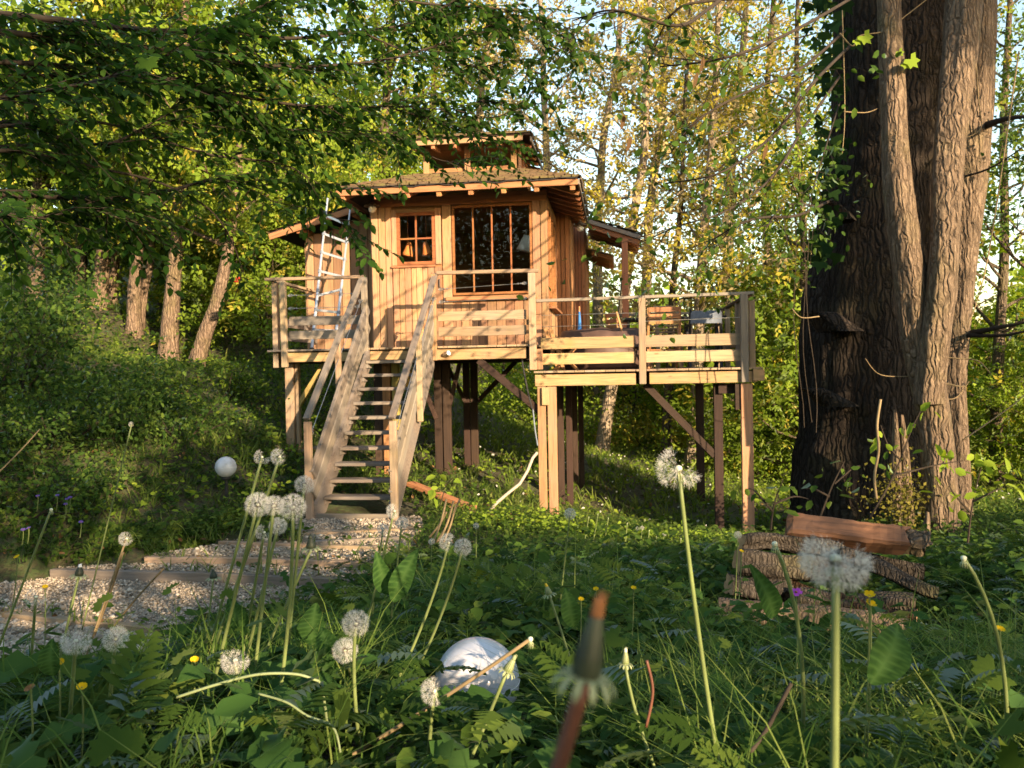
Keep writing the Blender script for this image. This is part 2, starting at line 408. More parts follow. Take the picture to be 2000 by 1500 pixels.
M_PLANKR = wood('reddish_beam', (.17, .075, .038), var=.05, grey=.3, dark=.4)

L_BG_Y = leafm('leaf_spring_yellow', (.24, .22, .03), (.38, .34, .05), (.50, .44, .08), trans=.4)
L_BG_O = leafm('leaf_spring_bronze', (.31, .25, .11), (.45, .37, .18), (.55, .47, .26), trans=.4)
L_BG_G = leafm('leaf_fresh_green', (.075, .13, .016), (.16, .245, .028), (.26, .34, .045), trans=.42)
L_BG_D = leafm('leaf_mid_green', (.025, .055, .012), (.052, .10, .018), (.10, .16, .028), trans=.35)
L_NEAR = leafm('leaf_hornbeam', (.017, .046, .010), (.038, .092, .017), (.08, .15, .024), trans=.5, rough=.4)
L_BUSH = leafm('leaf_bramble', (.018, .044, .010), (.05, .10, .02), (.115, .175, .032), trans=.35, rough=.5)
L_WEED = leafm('leaf_weed', (.018, .04, .008), (.052, .098, .018), (.125, .175, .033), trans=.4, rough=.5)
L_GRASS = leafm('grass_blade', (.04, .085, .016), (.09, .155, .03), (.19, .23, .06), trans=.35, rough=.45)
L_MEADOW = leafm('meadow_grass', (.05, .10, .018), (.12, .18, .034), (.23, .26, .07), trans=.35)
L_IVY = leafm('leaf_ivy', (.010, .024, .008), (.018, .042, .012), (.035, .07, .02), trans=.2, rough=.3)
L_DOCK = leafm('leaf_dock', (.022, .055, .015), (.04, .092, .022), (.065, .13, .035), trans=.35, rough=.5)
L_LITTER = leafm('leaf_litter', (.10, .06, .03), (.18, .10, .045), (.28, .16, .07), trans=.2)
L_PETAL_Y = leafm('petal_yellow', (.55, .36, .01), (.70, .46, .012), (.8, .55, .02), trans=.3)
L_PETAL_V = leafm('petal_violet', (.10, .07, .28), (.13, .09, .34), (.18, .12, .4), trans=.3)
L_PETAL_P = leafm('petal_magenta', (.4, .06, .42), (.5, .09, .5), (.55, .12, .55), trans=.3)
M_STALK = plain('dandelion_stalk', (.14, .18, .06), rough=.5, noise=.25, scale=15)
M_STALK_R = plain('reddish_stalk', (.13, .05, .03), rough=.5, noise=.25, scale=25)
M_BUD = plain('bud_dark_green', (.03, .04, .022), rough=.55, noise=.4, scale=60)
M_BRACT = plain('bract_pale_green', (.25, .28, .14), rough=.6, noise=.25, scale=40)
M_BUDTIP = plain('bud_tip_rust', (.20, .085, .03), rough=.9, noise=.5, scale=120)
M_SEED = plain('seed_brown', (.10, .075, .045), rough=.8, noise=.2)
M_RECEPT = plain('receptacle_pale', (.55, .58, .42), rough=.6, noise=.1, scale=80)
def pappus_mat():
    m = bpy.data.materials.new('pappus_down'); m.use_nodes = True; n = m.node_tree; nd = n.nodes.new; lk = n.links.new
    n.nodes.remove(n.nodes['Principled BSDF']); out = n.nodes['Material Output']
    d = nd('ShaderNodeBsdfDiffuse'); d.inputs[0].default_value = (.74, .72, .66, 1); t = nd('ShaderNodeBsdfTranslucent'); t.inputs[0].default_value = (.74, .72, .66, 1)
    x = nd('ShaderNodeMixShader'); x.inputs[0].default_value = .5; lk(d.outputs[0], x.inputs[1]); lk(t.outputs[0], x.inputs[2]); lk(x.outputs[0], out.inputs[0]); return m
M_PAPPUS = pappus_mat()
def gravel_mat():
    m, n, b, nd, lk = mk('limestone_gravel')
    a = nd('ShaderNodeAttribute'); a.attribute_name = 'tint'
    r = ramp(nd, [(0, (.11, .088, .064)), (.35, (.27, .226, .17)), (.7, (.385, .325, .255)), (1, (.51, .45, .37))]); lk(a.outputs['Fac'], r.inputs[0])
    lk(r.outputs[0], b.inputs['Base Color']); b.inputs['Roughness'].default_value = .9; b.inputs['Specular IOR Level'].default_value = .2; return m
M_GRAVEL = gravel_mat()
def ground_mat():
    m, n, b, nd, lk = mk('woodland_soil')
    tc = nd('ShaderNodeTexCoord'); g = nd('ShaderNodeTexNoise'); g.inputs['Scale'].default_value = .5; g.inputs['Detail'].default_value = 6; lk(tc.outputs['Object'], g.inputs['Vector'])
    f = nd('ShaderNodeTexNoise'); f.inputs['Scale'].default_value = 16; f.inputs['Detail'].default_value = 8; lk(tc.outputs['Object'], f.inputs['Vector'])
    r = ramp(nd, [(.35, (.035, .028, .018)), (.5, (.055, .05, .022)), (.62, (.05, .075, .02)), (.8, (.09, .11, .03))])
    ad = nd('ShaderNodeMath'); ad.operation = 'MULTIPLY_ADD'; ad.inputs[1].default_value = .5; lk(f.outputs[0], ad.inputs[0])
    h = nd('ShaderNodeMath'); h.operation = 'MULTIPLY'; h.inputs[1].default_value = .5; lk(g.outputs[0], h.inputs[0]); lk(h.outputs[0], ad.inputs[2]); lk(ad.outputs[0], r.inputs[0])
    lk(r.outputs[0], b.inputs['Base Color']); b.inputs['Roughness'].default_value = .95
    bp = nd('ShaderNodeBump'); bp.inputs['Strength'].default_value = .8; bp.inputs['Distance'].default_value = .05; lk(f.outputs[0], bp.inputs['Height']); lk(bp.outputs[0], b.inputs['Normal']); return m
M_GROUND = ground_mat()
M_SOILB = plain('bare_bank_soil', (.16, .10, .055), rough=.95, noise=.45, scale=9, bump=.8)
# ------------------------------------------------------------------ terrain
def softplus(x): return np.log1p(np.exp(-np.abs(x))) + np.maximum(x, 0)
def sstep(a, b, x):
    t = np.clip((x - a) / (b - a), 0, 1); return t * t * (3 - 2 * t)
def base_z(X, Y):
    left = 0.27 * softplus(-(X + 2.8)) * sstep(5, 15, Y + 0 * X)
    left = np.minimum(left, 9 + .1 * left)
    left2 = 0.12 * softplus((-X - 3)) * sstep(9, 2, Y)
    back = 0.10 * softplus(Y - 14) * sstep(1, -7, X)
    right = -0.05 * softplus(X - 3) * sstep(60, 30, Y) * sstep(30, 14, X)
    fall = -0.035 * softplus(Y - 15) * sstep(-5, 2, X) * sstep(80, 45, Y)
    far = 0.05 * softplus(Y - 55)
    return -1.8 + left + left2 + back + right + fall + far
CTRL = np.array([
    (0, 0, -.75), (-2, 0, -.8), (2, 0, -.75), (0, -4, -.7), (4, 0, -.75), (-.5, 1.8, -.74), (.0, 2.1, -.92), (1, 1, -.72), (-1.2, 1.5, -.78), (1.4, 2.2, -.95), (.6, 2.6, -1.0),
    (-1.2, 3, -1.22), (-1.4, 4, -1.65), (-2.2, 3, -1.35), (-2.4, 4, -1.78), (-.4, 3, -1.02), (-.2, 4, -1.25), (-.4, 5, -1.5), (.6, 5, -1.5), (1.4, 4.2, -1.45), (2.2, 4.6, -1.6), (3.2, 4.6, -1.5), (2.2, 3, -1.3), (4.2, 5.2, -1.4),
    (3.3, 7.2, -1.85), (4.6, 7, -1.75), (2.3, 7, -1.75), (6, 6, -1.5), (6, 10, -2.0), (4.6, 10.5, -2.15), (.2, 7, -1.75), (1.2, 8, -1.9), (.5, 9.5, -1.95), (1.8, 9.8, -2.05),
    (-2.5, 5.5, -2.1), (-4, 6, -2.1), (-5.5, 6.4, -2.1), (-2, 6.7, -2.05), (-1, 6.4, -1.85), (-3.5, 7.6, -2.0), (-2.2, 8.3, -1.9), (-2, 9.1, -1.85), (-2, 10, -1.82), (-1, 10, -1.82),
    (-4.2, 9.1, -1.75), (-3.5, 10, -1.62), (-5, 8.7, -1.72), (-6, 8.7, -1.6), (-5.6, 10, -1.0), (-7, 9, -1.1), (-7.5, 11, -.5), (-3.3, 12, -1.2), (-2.2, 12.4, -1.6), (-1.3, 12.5, -1.62), (-.9, 14.2, -1.6),
    (.4, 11.6, -2.1), (.75, 13, -2.2), (.9, 14, -2.05), (2.8, 11.4, -2.5), (4, 11, -2.4), (2.2, 20, -2.1), (4.2, 19, -2.4), (5.5, 16, -2.6), (3, 15, -2.35), (8, 18, -3.0),
    (-7.5, 18, .2), (-6.4, 17, .15), (-10, 20, 1.7), (-8.8, 19, 1.0), (-4.5, 16, -.35), (-5, 21, 1.0), (-2, 20, -.4), (-9, 14, .6)], float)
def _k(r): 
    q = np.sqrt(3) * r / 2.6; return (1 + q) * np.exp(-q)
_D = np.hypot(CTRL[:, None, 0] - CTRL[None, :, 0], CTRL[:, None, 1] - CTRL[None, :, 1])
_W = np.linalg.solve(_k(_D) + 1e-3 * np.eye(len(CTRL)), CTRL[:, 2] - base_z(CTRL[:, 0], CTRL[:, 1]))
def terr(X, Y):
    X = np.asarray(X, float); Y = np.asarray(Y, float); sh = np.broadcast(X, Y).shape
    x = np.broadcast_to(X, sh).ravel(); y = np.broadcast_to(Y, sh).ravel(); out = np.empty(len(x))
    for i in range(0, len(x), 20000):
        a, b = x[i:i + 20000], y[i:i + 20000]
        out[i:i + 20000] = base_z(a, b) + _k(np.hypot(a[:, None] - CTRL[None, :, 0], b[:, None] - CTRL[None, :, 1])) @ _W
    return out.reshape(sh)
def tz(x, y): return float(terr(np.array([x]), np.array([y]))[0])

# path zones (top view): each a quad strip between two timber lines, with its own level
TL = {  # timber lines: two or three points (x, y), z of its top
    't1': ([(-6.0, 7.75), (-4.5, 7.2), (-2.75, 6.62)], -2.06),
    't2': ([(-4.79, 8.42), (-2.87, 8.06), (-1.30, 7.68)], -1.97),
    't3': ([(-3.89, 8.60), (-2.6, 8.40), (-1.36, 8.14)], -1.90),
    't4': ([(-3.31, 9.14), (-2.2, 8.85), (-1.05, 8.58)], -1.86),
    't5': ([(-2.20, 8.86), (-1.10, 9.02)], -1.83),
    't6': ([(-2.42, 9.20), (-1.10, 9.34)], -1.80)}
def _strip(a, b, z):
    A, B = TL[a][0], TL[b][0]; o = .036
    return ([(x, y + o) for x, y in A] + [(x, y - o) for x, y in reversed(B)], z)
ZONES = [([(-6.2, 7.78), (-4.5, 7.16), (-2.75, 6.58), (-2.45, 6.0), (-3.4, 5.55), (-5.2, 5.6)], -2.115), _strip('t1', 't2', -2.055), _strip('t2', 't3', -1.965), _strip('t3', 't4', -1.895), _strip('t4', 't5', -1.853), _strip('t5', 't6', -1.822),
         ([(-2.55, 9.24), (-1.05, 9.375), (-1.15, 10.05), (-2.7, 10.0)], -1.79)]
def inpoly(x, y, poly):
    x = np.asarray(x); y = np.asarray(y); r = np.zeros(x.shape, bool); n = len(poly)
    for i in range(n):
        (x1, y1), (x2, y2) = poly[i], poly[(i + 1) % n]
        c = ((y1 > y) != (y2 > y)) & (x < (x2 - x1) * (y - y1) / ((y2 - y1) + 1e-12) + x1); r ^= c
    return r
def onpath(x, y):
    r = np.zeros(np.asarray(x).shape, bool)
    for p, z in ZONES: r |= inpoly(x, y, p)
    return r

def axis_pts(lo, hi, n, c, k):
    t = np.linspace(-1, 1, n); f = np.sinh(k * t) / math.sinh(k)
    a = np.where(f < 0, c + f * (c - lo), c + f * (hi - c)); return a
gx = axis_pts(-160, 160, 190, 0, 4.2); gy = axis_pts(-60, 260, 220, 7, 4.0)
GX, GY = np.meshgrid(gx, gy); GZ = terr(GX, GY)
dp = np.zeros(GX.shape)
for p, z in ZONES:
    inside = np.zeros(GX.shape, bool)
    for ox in (-.22, 0, .22):
        for oy in (-.2, 0, .12): inside |= inpoly(GX + ox, GY + oy, p)
    GZ = np.where(inside, np.minimum(GZ, z - .05), GZ)
GZ = GZ + np.where(np.hypot(GX, GY) < 40, RNG.normal(0, .012, GX.shape), 0)
nx_, ny_ = len(gx), len(gy)
ii = (np.arange(ny_ - 1)[:, None] * nx_ + np.arange(nx_ - 1)[None]).ravel()
gm = fast_mesh('ground', np.stack([GX, GY, GZ], -1).reshape(-1, 3), np.stack([ii, ii + 1, ii + nx_ + 1, ii + nx_], 1).ravel(), 4, M_GROUND, smooth=True)
tag(link(bpy.data.objects.new('ground', gm)), kind='structure')

# gravel path: bed + real stones
mb = MB()
for p, z in ZONES:
    n = len(p); mb.add([(x, y, z - .012) for x, y in p] + [(x, y, z - .25) for x, y in p], [tuple(range(n))] + [(i, (i + 1) % n, n + (i + 1) % n, n + i) for i in range(n)])
path = tag(mb.build('path', plain('path_fines', (.30, .25, .19), rough=.95, noise=.4, scale=60, bump=.6)), kind='structure')
def stone_t():
    V = [(.52, .1, -.05), (-.48, .05, .04), (.08, .47, .05), (-.06, -.5, -.02), (.12, -.05, .36), (-.05, .06, -.33)]
    return V, [(0, 2, 4), (2, 1, 4), (1, 3, 4), (3, 0, 4), (2, 0, 5), (1, 2, 5), (3, 1, 5), (0, 3, 5)]
T_STONE = stone_t()
P, S, TI = [], [], []
for k, (p, z) in enumerate(ZONES):
    a = np.array(p); lo, hi = a.min(0), a.max(0)
    dens = [1900, 2300, 2600, 2600, 2600, 2600, 2300][k]
    n = int((hi[0] - lo[0]) * (hi[1] - lo[1]) * dens)
    x = RNG.uniform(lo[0], hi[0], n); y = RNG.uniform(lo[1], hi[1], n); m = inpoly(x, y, p); x, y = x[m], y[m]
    s = np.exp(RNG.normal(math.log([.040, .019, .020, .020, .019, .019, .019][k]), .45, len(x)))
    s = np.clip(s, .012, .095)
    P.append(np.stack([x, y, np.full(len(x), z) + s * .05 + RNG.normal(0, .004, len(x))], 1)); S.append(s)
    TI.append(np.clip(RNG.normal(.5, .3, len(x)), 0, 1))
P = np.concatenate(P); S = np.concatenate(S); TI = np.concatenate(TI); n = len(P)
S3 = np.stack([S * RNG.uniform(.8, 1.4, n), S * RNG.uniform(.7, 1.1, n), S * RNG.uniform(.7, 1.1, n)], 1)
g = cloud('gravel', T_STONE, P, frames(np.stack([RNG.normal(size=n), RNG.normal(size=n), RNG.normal(0, .25, n)], 1), np.stack([RNG.normal(0, .3, n), RNG.normal(0, .3, n), np.ones(n)], 1)), S3, M_GRAVEL, TI)
tag(g, 'crushed pale limestone gravel spread between the path timbers', 'gravel', kind='stuff')
TLAB = {'t1': 'nearest path timber, low on the left, sunlit along its face', 't2': 'long path timber second from the front, crossing to the plants',
        't3': 'third path timber from the front, its right end behind dock leaves', 't4': 'fourth path timber with its right end sunlit among grasses',
        't5': 'short thin path timber second from the foot of the stairs', 't6': 'short path timber nearest the foot of the wooden stairs'}
for k, (pts, z) in TL.items():
    t = thing('edging_timber', TLAB[k], 'timber', (pts[0][0], pts[0][1], z - .15), 'edging timbers of the gravel path')
    for (x1, y1), (x2, y2) in zip(pts, pts[1:]):
        board('beam', t, (x1, y1, z - .09), (x2, y2, z - .085), .065, .18, M_GREY if k in 't2t5' else M_DECK, jit=.006)

# ------------------------------------------------------------------ the tree house
ORG = np.array(at(1043, 720, 11.55)); ORG[2] = 0
TH = math.atan(.13)
AU = np.array([math.cos(TH), -math.sin(TH), 0]); AV = np.array([math.sin(TH), math.cos(TH), 0])
def W(u, v, z): return tuple(ORG + AU * u + AV * v + np.array([0, 0, z]))
NV = tuple(-AV); NU = tuple(AU)      # facing the camera / facing right
house = thing('treehouse', 'wooden cabin on tall posts with railed decks and a steep stair', 'treehouse', W(-1, 1.5, -1.7))

def hbox(mb, u0, u1, v0, v1, z0, z1):
    P = [W(u, v, z) for u in (u0, u1) for v in (v0, v1) for z in (z0, z1)]
    mb.add(P, [(0, 1, 3, 2), (4, 6, 7, 5), (0, 4, 5, 1), (2, 3, 7, 6), (0, 2, 6, 4), (1, 5, 7, 3)])
def vplank(name, par, u0, u1, v, z0, z1, mat, t=.022):       # vertical board on a wall facing -v
    return board(name, par, W((u0 + u1) / 2, v, z0), W((u0 + u1) / 2, v, z1), u1 - u0 - .009, t * random.uniform(.85, 1.15), mat, up=NV, jit=.0015)
def vplank_u(name, par, v0, v1, u, z0, z1, mat, t=.022):     # vertical board on a wall facing +u
    return board(name, par, W(u, (v0 + v1) / 2, z0), W(u, (v0 + v1) / 2, z1), v1 - v0 - .009, t, mat, up=NU, jit=.0015)
def hboard(name, par, u0, u1, v, z, w_, t, mat, jit=.002):   # horizontal board along u, wide face to -v
    return board(name, par, W(u0, v, z), W(u1, v, z), w_, t, mat, up=NV, jit=jit)

DZ, LZ = .34, -.04
WV = 1.15       # front wall plane
# front wall: structural panels round the openings, planks outside
mb = MB()
hbox(mb, -2.66, -2.24, WV + .02, WV + .10, .30, 2.75); hbox(mb, -1.66, -1.38, WV + .02, WV + .10, .30, 2.75)
hbox(mb, -2.24, -1.66, WV + .02, WV + .10, .30, 1.68); hbox(mb, -2.24, -1.66, WV + .02, WV + .10, 2.46, 2.75)
hbox(mb, -1.38, -.12, WV + .02, WV + .10, .30, 1.16); hbox(mb, -1.38, -.12, WV + .02, WV + .10, 2.56, 2.75)
hbox(mb, -.12, .11, WV + .02, WV + .10, .30, 2.75)
wall = mb.build('front_wall', M_INT, house)
for a, b in [(-2.67, -2.555), (-2.553, -2.44), (-2.438, -2.335)]: vplank('plank', wall, a, b, WV, .35, 2.62, M_CEDAR, .03)
vplank('plank', wall, -1.525, -1.375, WV - .004, .35, 2.6, M_CEDAR, .03)
us = [-1.52, -1.42, -1.33, -1.245, -1.11, -.975, -.83, -.685, -.54, -.40, -.26, -.115]
for a, b in zip(us, us[1:]): vplank('plank', wall, a, b, WV + (-.002 if a > -1.4 else .004), .35, 1.06 if a > -1.4 else 1.06, M_CEDAR, .026)
vplank('plank', wall, -.105, .02, WV - .006, .35, 2.60, M_CEDAR, .035); vplank('plank', wall, .022, .13, WV - .004, .35, 2.60, M_CEDAR, .03)
hboard('header_board', wall, -2.67, .13, WV - .01, 2.66, .16, .03, M_CEDAR_R)
# door
mb = MB(); hbox(mb, -2.33, -1.535, WV - .005, WV + .018, .36, 1.665)
door = mb.build('door', M_CEDAR_R, house)
ud = [-2.325, -2.225, -2.135, -2.03, -1.945, -1.845, -1.765, -1.66, -1.54]
for i, (a, b) in enumerate(zip(ud, ud[1:])):
    vplank('plank', door, a, b, WV - (.014 if i % 2 else .022), .37, 1.62, M_CEDAR, .024)
hboard('ledge', door, -2.34, -1.63, WV - .03, 1.635, .035, .06, M_CEDAR_R)
board('stile', door, W(-2.295, WV - .018, 1.66), W(-2.295, WV - .018, 2.54), .075, .03, M_CEDAR, up=NV); board('stile', door, W(-1.585, WV - .018, 1.66), W(-1.585, WV - .018, 2.54), .09, .03, M_CEDAR, up=NV)
hboard('top_rail', door, -2.255, -1.635, WV - .018, 2.515, .055, .03, M_CEDAR)
mb = MB(); mb.tube([W(-1.575, WV - .05, 1.3), W(-1.575, WV - .05, 1.42)], .008, 6); mb.tube([W(-1.575, WV - .05, 1.3), W(-1.575, WV - .02, 1.3)], .007, 6); mb.tube([W(-1.575, WV - .05, 1.42), W(-1.575, WV - .02, 1.42)], .007, 6)
mb.build('handle', M_BLACK, door)
def window(par, u0, u1, v, z0, z1, nu, nz, fw=.045, mw=.022, mat=M_FRAME):
    mb = MB()
    hbox(mb, u0, u1, v - .02, v + .025, z0, z0 + fw); hbox(mb, u0, u1, v - .02, v + .025, z1 - fw, z1)
    hbox(mb, u0, u0 + fw, v - .02, v + .025, z0 + fw, z1 - fw); hbox(mb, u1 - fw, u1, v - .02, v + .025, z0 + fw, z1 - fw)
    win = mb.build('window', mat, par)
    par2 = win
    for i in range(1, nu):
        c = u0 + fw + (u1 - u0 - 2 * fw) * i / nu; board('mullion', par2, W(c, v - .004, z0 + fw), W(c, v - .004, z1 - fw), mw, .03, mat, up=NV)
    for j in range(1, nz):
        c = z0 + fw + (z1 - z0 - 2 * fw) * j / nz
        for i in range(nu):
            a = u0 + fw + (u1 - u0 - 2 * fw) * i / nu + (mw / 2 if i else 0); b = u0 + fw + (u1 - u0 - 2 * fw) * (i + 1) / nu - (mw / 2 if i < nu - 1 else 0)
            board('glazing_bar', par2, W(a, v - .004, c), W(b, v - .004, c), mw, .028, mat, up=NV)
    for i in range(nu):
        for j in range(nz):
            a = u0 + fw + (u1 - u0 - 2 * fw) * i / nu; b = u0 + fw + (u1 - u0 - 2 * fw) * (i + 1) / nu
            c = z0 + fw + (z1 - z0 - 2 * fw) * j / nz; d = z0 + fw + (z1 - z0 - 2 * fw) * (j + 1) / nz
            m2 = MB(); tl = random.uniform(-.004, .004); m2.add([W(a, v + .008 + tl, c), W(b, v + .008, c), W(b, v + .008, d), W(a, v + .008 + tl, d)], [(0, 1, 2, 3)]); m2.build('pane', M_GLASS, par2)
    return win
window(house, -2.255, -1.635, WV + .0, 1.665, 2.485, 2, 2, .05, .026)
bw = window(house, -1.365, -.11, WV + .005, 1.165, 2.56, 4, 1, .035, .024)
board('sill', bw, W(-1.47, WV - .055, 1.105), W(-.05, WV - .055, 1.105), .10, .055, M_CEDAR_R, up=(0, 0, 1))
mb = MB(); mb.tube([W(-1.50, WV - .08, 1.06), W(-1.50, WV - .08, 1.12), W(-1.47, WV - .05, 1.12)], .008, 6); mb.build('shutter_stay', M_BLACK, bw)

# interior shell
mb = MB(); hbox(mb, -2.64, .09, WV + .12, 4.6, .30, .34); hbox(mb, -2.64, .09, 4.55, 4.62, .34, 2.75); hbox(mb, -2.64, -2.58, WV + .12, 4.55, .34, 2.75); hbox(mb, -2.58, .05, WV + .12, 4.55, 2.70, 2.75)
inner = mb.build('interior', M_INT, house)
for i in range(12):
    board('lining_board', inner, W(-2.57, 4.53, .5 + .19 * i), W(.04, 4.53, .5 + .19 * i), .18, .02, M_INT, up=NV)
mb = MB(); hbox(mb, -1.2, -.2, 2.6, 3.4, 1.04, 1.08)
for a in (-1.15, -.25):
    for b in (2.65, 3.35): hbox(mb, a - .03, a + .03, b - .03, b + .03, .34, 1.04)
mb.build('inside_table', M_CEDAR_R, house)

# side wall (right): window strip then boards, back wing
side = MB(); hbox(side, .05, .10, WV + .10, 1.30, .30, 2.75); hbox(side, .05, .10, 1.30, 2.75, .30, .95); hbox(side, .05, .10, 1.30, 2.75, 2.5, 2.75); hbox(side, .05, .10, 2.75, 3.2, .30, 2.75)
sw = side.build('side_wall', M_INT, house)
for i, v0 in enumerate(np.arange(WV + .03, 3.1, .145)):
    v1 = min(v0 + .145, 3.1)
    if 1.25 < v0 < 2.7: vplank_u('plank', sw, v0, v1, .115, .35, .93, M_CEDAR); vplank_u('plank', sw, v0, v1, .115, 2.5, 2.66, M_CEDAR)
    else: vplank_u('plank', sw, v0, v1, .115, .35, 2.66, M_CEDAR)
m2 = MB()
for z0, z1 in ((.95, 1.0), (2.45, 2.5)): hbox(m2, .09, .135, 1.3, 2.75, z0, z1)
for v0 in (1.3, 1.775, 2.25, 2.705): hbox(m2, .09, .135, v0, v0 + .045, 1.0, 2.45)
swin = m2.build('window', M_FRAME, house)
for a, b in ((1.345, 1.775), (1.82, 2.25), (2.295, 2.705)):
    m3 = MB(); m3.add([W(.105, a, 1.0), W(.105, b, 1.0), W(.105, b, 2.45), W(.105, a, 2.45)], [(0, 1, 2, 3)]); m3.build('pane', M_GLASS, swin)
board('sill', swin, W(.17, 1.25, .945), W(.17, 2.8, .945), .12, .04, M_CEDAR_R)
# right wing: two stepped faces
mb = MB(); hbox(mb, .12, .355, 3.06, 5.0, -.02, 2.76); hbox(mb, .355, .56, 4.42, 6.2, -.02, 2.76)
rw = mb.build('wing_wall', M_INT, house)
for a, b in [(.125, .20), (.202, .28), (.282, .36)]: vplank('plank', rw, a, b, 3.04, .0, 2.74, M_CEDAR_R, .03)
for i, v0 in enumerate(np.arange(3.06, 4.4, .15)): vplank_u('plank', rw, v0, min(v0 + .148, 4.42), .37, .0, 2.74, M_CEDAR_R)
for a, b in [(.385, .44), (.442, .50), (.502, .57)]: vplank('plank', rw, a, b, 4.40, .0, 2.74, M_CEDAR_R, .03)
for i, v0 in enumerate(np.arange(4.42, 6.1, .16)): vplank_u('plank', rw, v0, v0 + .156, .58, .0, 2.7, M_CEDAR_R)

# left wing, set back, with a sloping top
WL = 1.87
def wing_top(u): return 2.60 + (u + 3.19) * .285
mb = MB()
for a in np.linspace(-4.02, -2.68, 9)[:-1]:
    hbox(mb, a, a + .1675, WL + .02, WL + .08, .30, min(2.6, wing_top(a) - .06))
hbox(mb, -4.02, -3.96, WL + .08, 4.4, .30, 2.26); hbox(mb, -2.66, -2.60, WV + .1, WL + .02, .3, 2.62)
lw = mb.build('wing_wall', M_INT, house)
ul = [-4.035, -3.90, -3.75, -3.56, -3.41, -3.255, -3.10, -2.95, -2.80, -2.67]
for a, b in zip(ul, ul[1:]): vplank('plank', lw, a, b, WL, .35, min(2.58, wing_top(a) - .06), M_CEDAR, .028)
for v0 in np.arange(WL, 4.3, .15): vplank_u('plank', lw, v0, v0 + .148, -4.05, .35, 2.2, M_CEDAR)
for v0 in np.arange(WV + .03, WL - .02, .15): vplank_u('plank', lw, v0, min(v0 + .148, WL - .01), -2.685, .35, 2.6, M_CEDAR)

# ---- roofs
def slab(mb, q, t):       # quad (4 world points, counter-clockwise from above) with thickness t downwards
    q = [Vector(p) for p in q]; d = Vector((0, 0, -t)); mb.add(q + [p + d for p in q], [(0, 1, 2, 3), (7, 6, 5, 4), (0, 4, 5, 1), (1, 5, 6, 2), (2, 6, 7, 3), (3, 7, 4, 0)])
EV, EZ = .45, 2.76       # eave front
EL, ER, EB = -2.98, .64, 3.85
TV, TZ = 2.2, 3.33
TL0, TL1 = -2.12, -.32
mb = MB(); slab(mb, [W(EL, EV, EZ), W(ER, EV, EZ), W(TL1, TV, TZ), W(TL0, TV, TZ)], .04); slab(mb, [W(ER, EV, EZ), W(ER, EB, EZ), W(TL1, EB, TZ), W(TL1, TV, TZ)], .04)
slab(mb, [W(EL, EB, EZ), W(EL, EV, EZ), W(TL0, TV, TZ), W(TL0, EB, TZ)], .04)
roof = mb.build('roof', M_DARKW, house)
def courses(par, a0, a1, b0, b1, n, wd, mat=M_SHING, lift=.03, seed=1):
    """overlapping rows of shingles from eave a0-a1 to ridge b0-b1, all joined: too fine to pick apart"""
    rs = random.Random(seed); mb = MB(); a0, a1, b0, b1 = map(Vector, (a0, a1, b0, b1)); nrm = (a1 - a0).cross(b0 - a0).normalized()
    if nrm.z < 0: nrm = -nrm
    for i in range(n):
        f0, f1 = i / n - .012, min(1, (i + 1.35) / n)
        L0, R0_ = a0.lerp(b0, f0), a1.lerp(b1, f0); L1, R1 = a0.lerp(b0, f1), a1.lerp(b1, f1); ln = (R0_ - L0).length; k = max(2, int(ln / wd)); x = 0.0
        cuts = [0.0]
        while cuts[-1] < 1: cuts.append(min(1, cuts[-1] + rs.uniform(.6, 1.4) / k))
        for c0, c1 in zip(cuts, cuts[1:]):
            if c1 - c0 < .1 / k: continue
            e = rs.uniform(-.012, .012) / max(.1, (L1 - L0).length) ; h = lift * rs.uniform(.75, 1.3)
            p = [L0.lerp(R0_, c0 + .002), L0.lerp(R0_, c1 - .002), L1.lerp(R1, c1 - .002), L1.lerp(R1, c0 + .002)]
            p[0] = p[0] + (L0 - L1) * e; p[1] = p[1] + (L0 - L1) * e
            up = [p[0] + nrm * h, p[1] + nrm * h, p[2] + nrm * .006, p[3] + nrm * .006]; dn = [p[0] + nrm * .002, p[1] + nrm * .002]
            mb.add(up + dn, [(0, 1, 2, 3), (4, 5, 1, 0)])
    o = mb.build('shingle_courses', mat, par); o['kind'] = 'stuff'; return o
courses(roof, W(EL - .02, EV - .03, EZ), W(ER + .02, EV - .03, EZ), W(TL0, TV, TZ), W(TL1, TV, TZ), 13, .15, seed=2)
courses(roof, W(ER + .03, EV - .02, EZ), W(ER + .03, EB, EZ), W(TL1, TV, TZ), W(TL1, EB, TZ), 10, .15, seed=3)
courses(roof, W(EL - .03, EB, EZ), W(EL - .03, EV - .02, EZ), W(TL0, EB, TZ), W(TL0, TV, TZ), 10, .15, seed=4)
hboard('fascia', roof, EL, ER, EV - .012, EZ - .075, .085, .028, M_CEDAR_R, jit=0)
board('fascia', roof, W(ER + .012, EV, EZ - .07), W(ER + .012, EB, EZ - .07), .028, .075, M_GREY)
board('fascia', roof, W(EL - .012, EV, EZ - .07), W(EL - .012, EB, EZ - .07), .028, .075, M_CEDAR_R)
for i, u in enumerate([-2.90, -2.37, -1.90, -1.42, -.94, -.45, .035, .56]):
    board('rafter', roof, W(u, EV + .01, EZ - .145), W(u, WV + .3, EZ - .145 + (WV + .29 - EV) * .33), .085, .075, M_CEDAR_R, up=NU)
for v in np.arange(EV + .5, EB, .40):
    board('rafter', roof, W(ER - .005, v, EZ - .14), W(.0, v, EZ + .08), .07, .075, M_CEDAR_R, up=NV)
mb = MB(); pts = []
for i in range(40):
    u = EL + (ER - EL) * i / 39; pts.append(W(u, EV - .05, EZ - .022 + .012 * math.sin(i * .9) + .008 * math.sin(i * 2.3)))
mb.tube(pts, .009, 5); mb.build('cable', M_BLACK, roof)
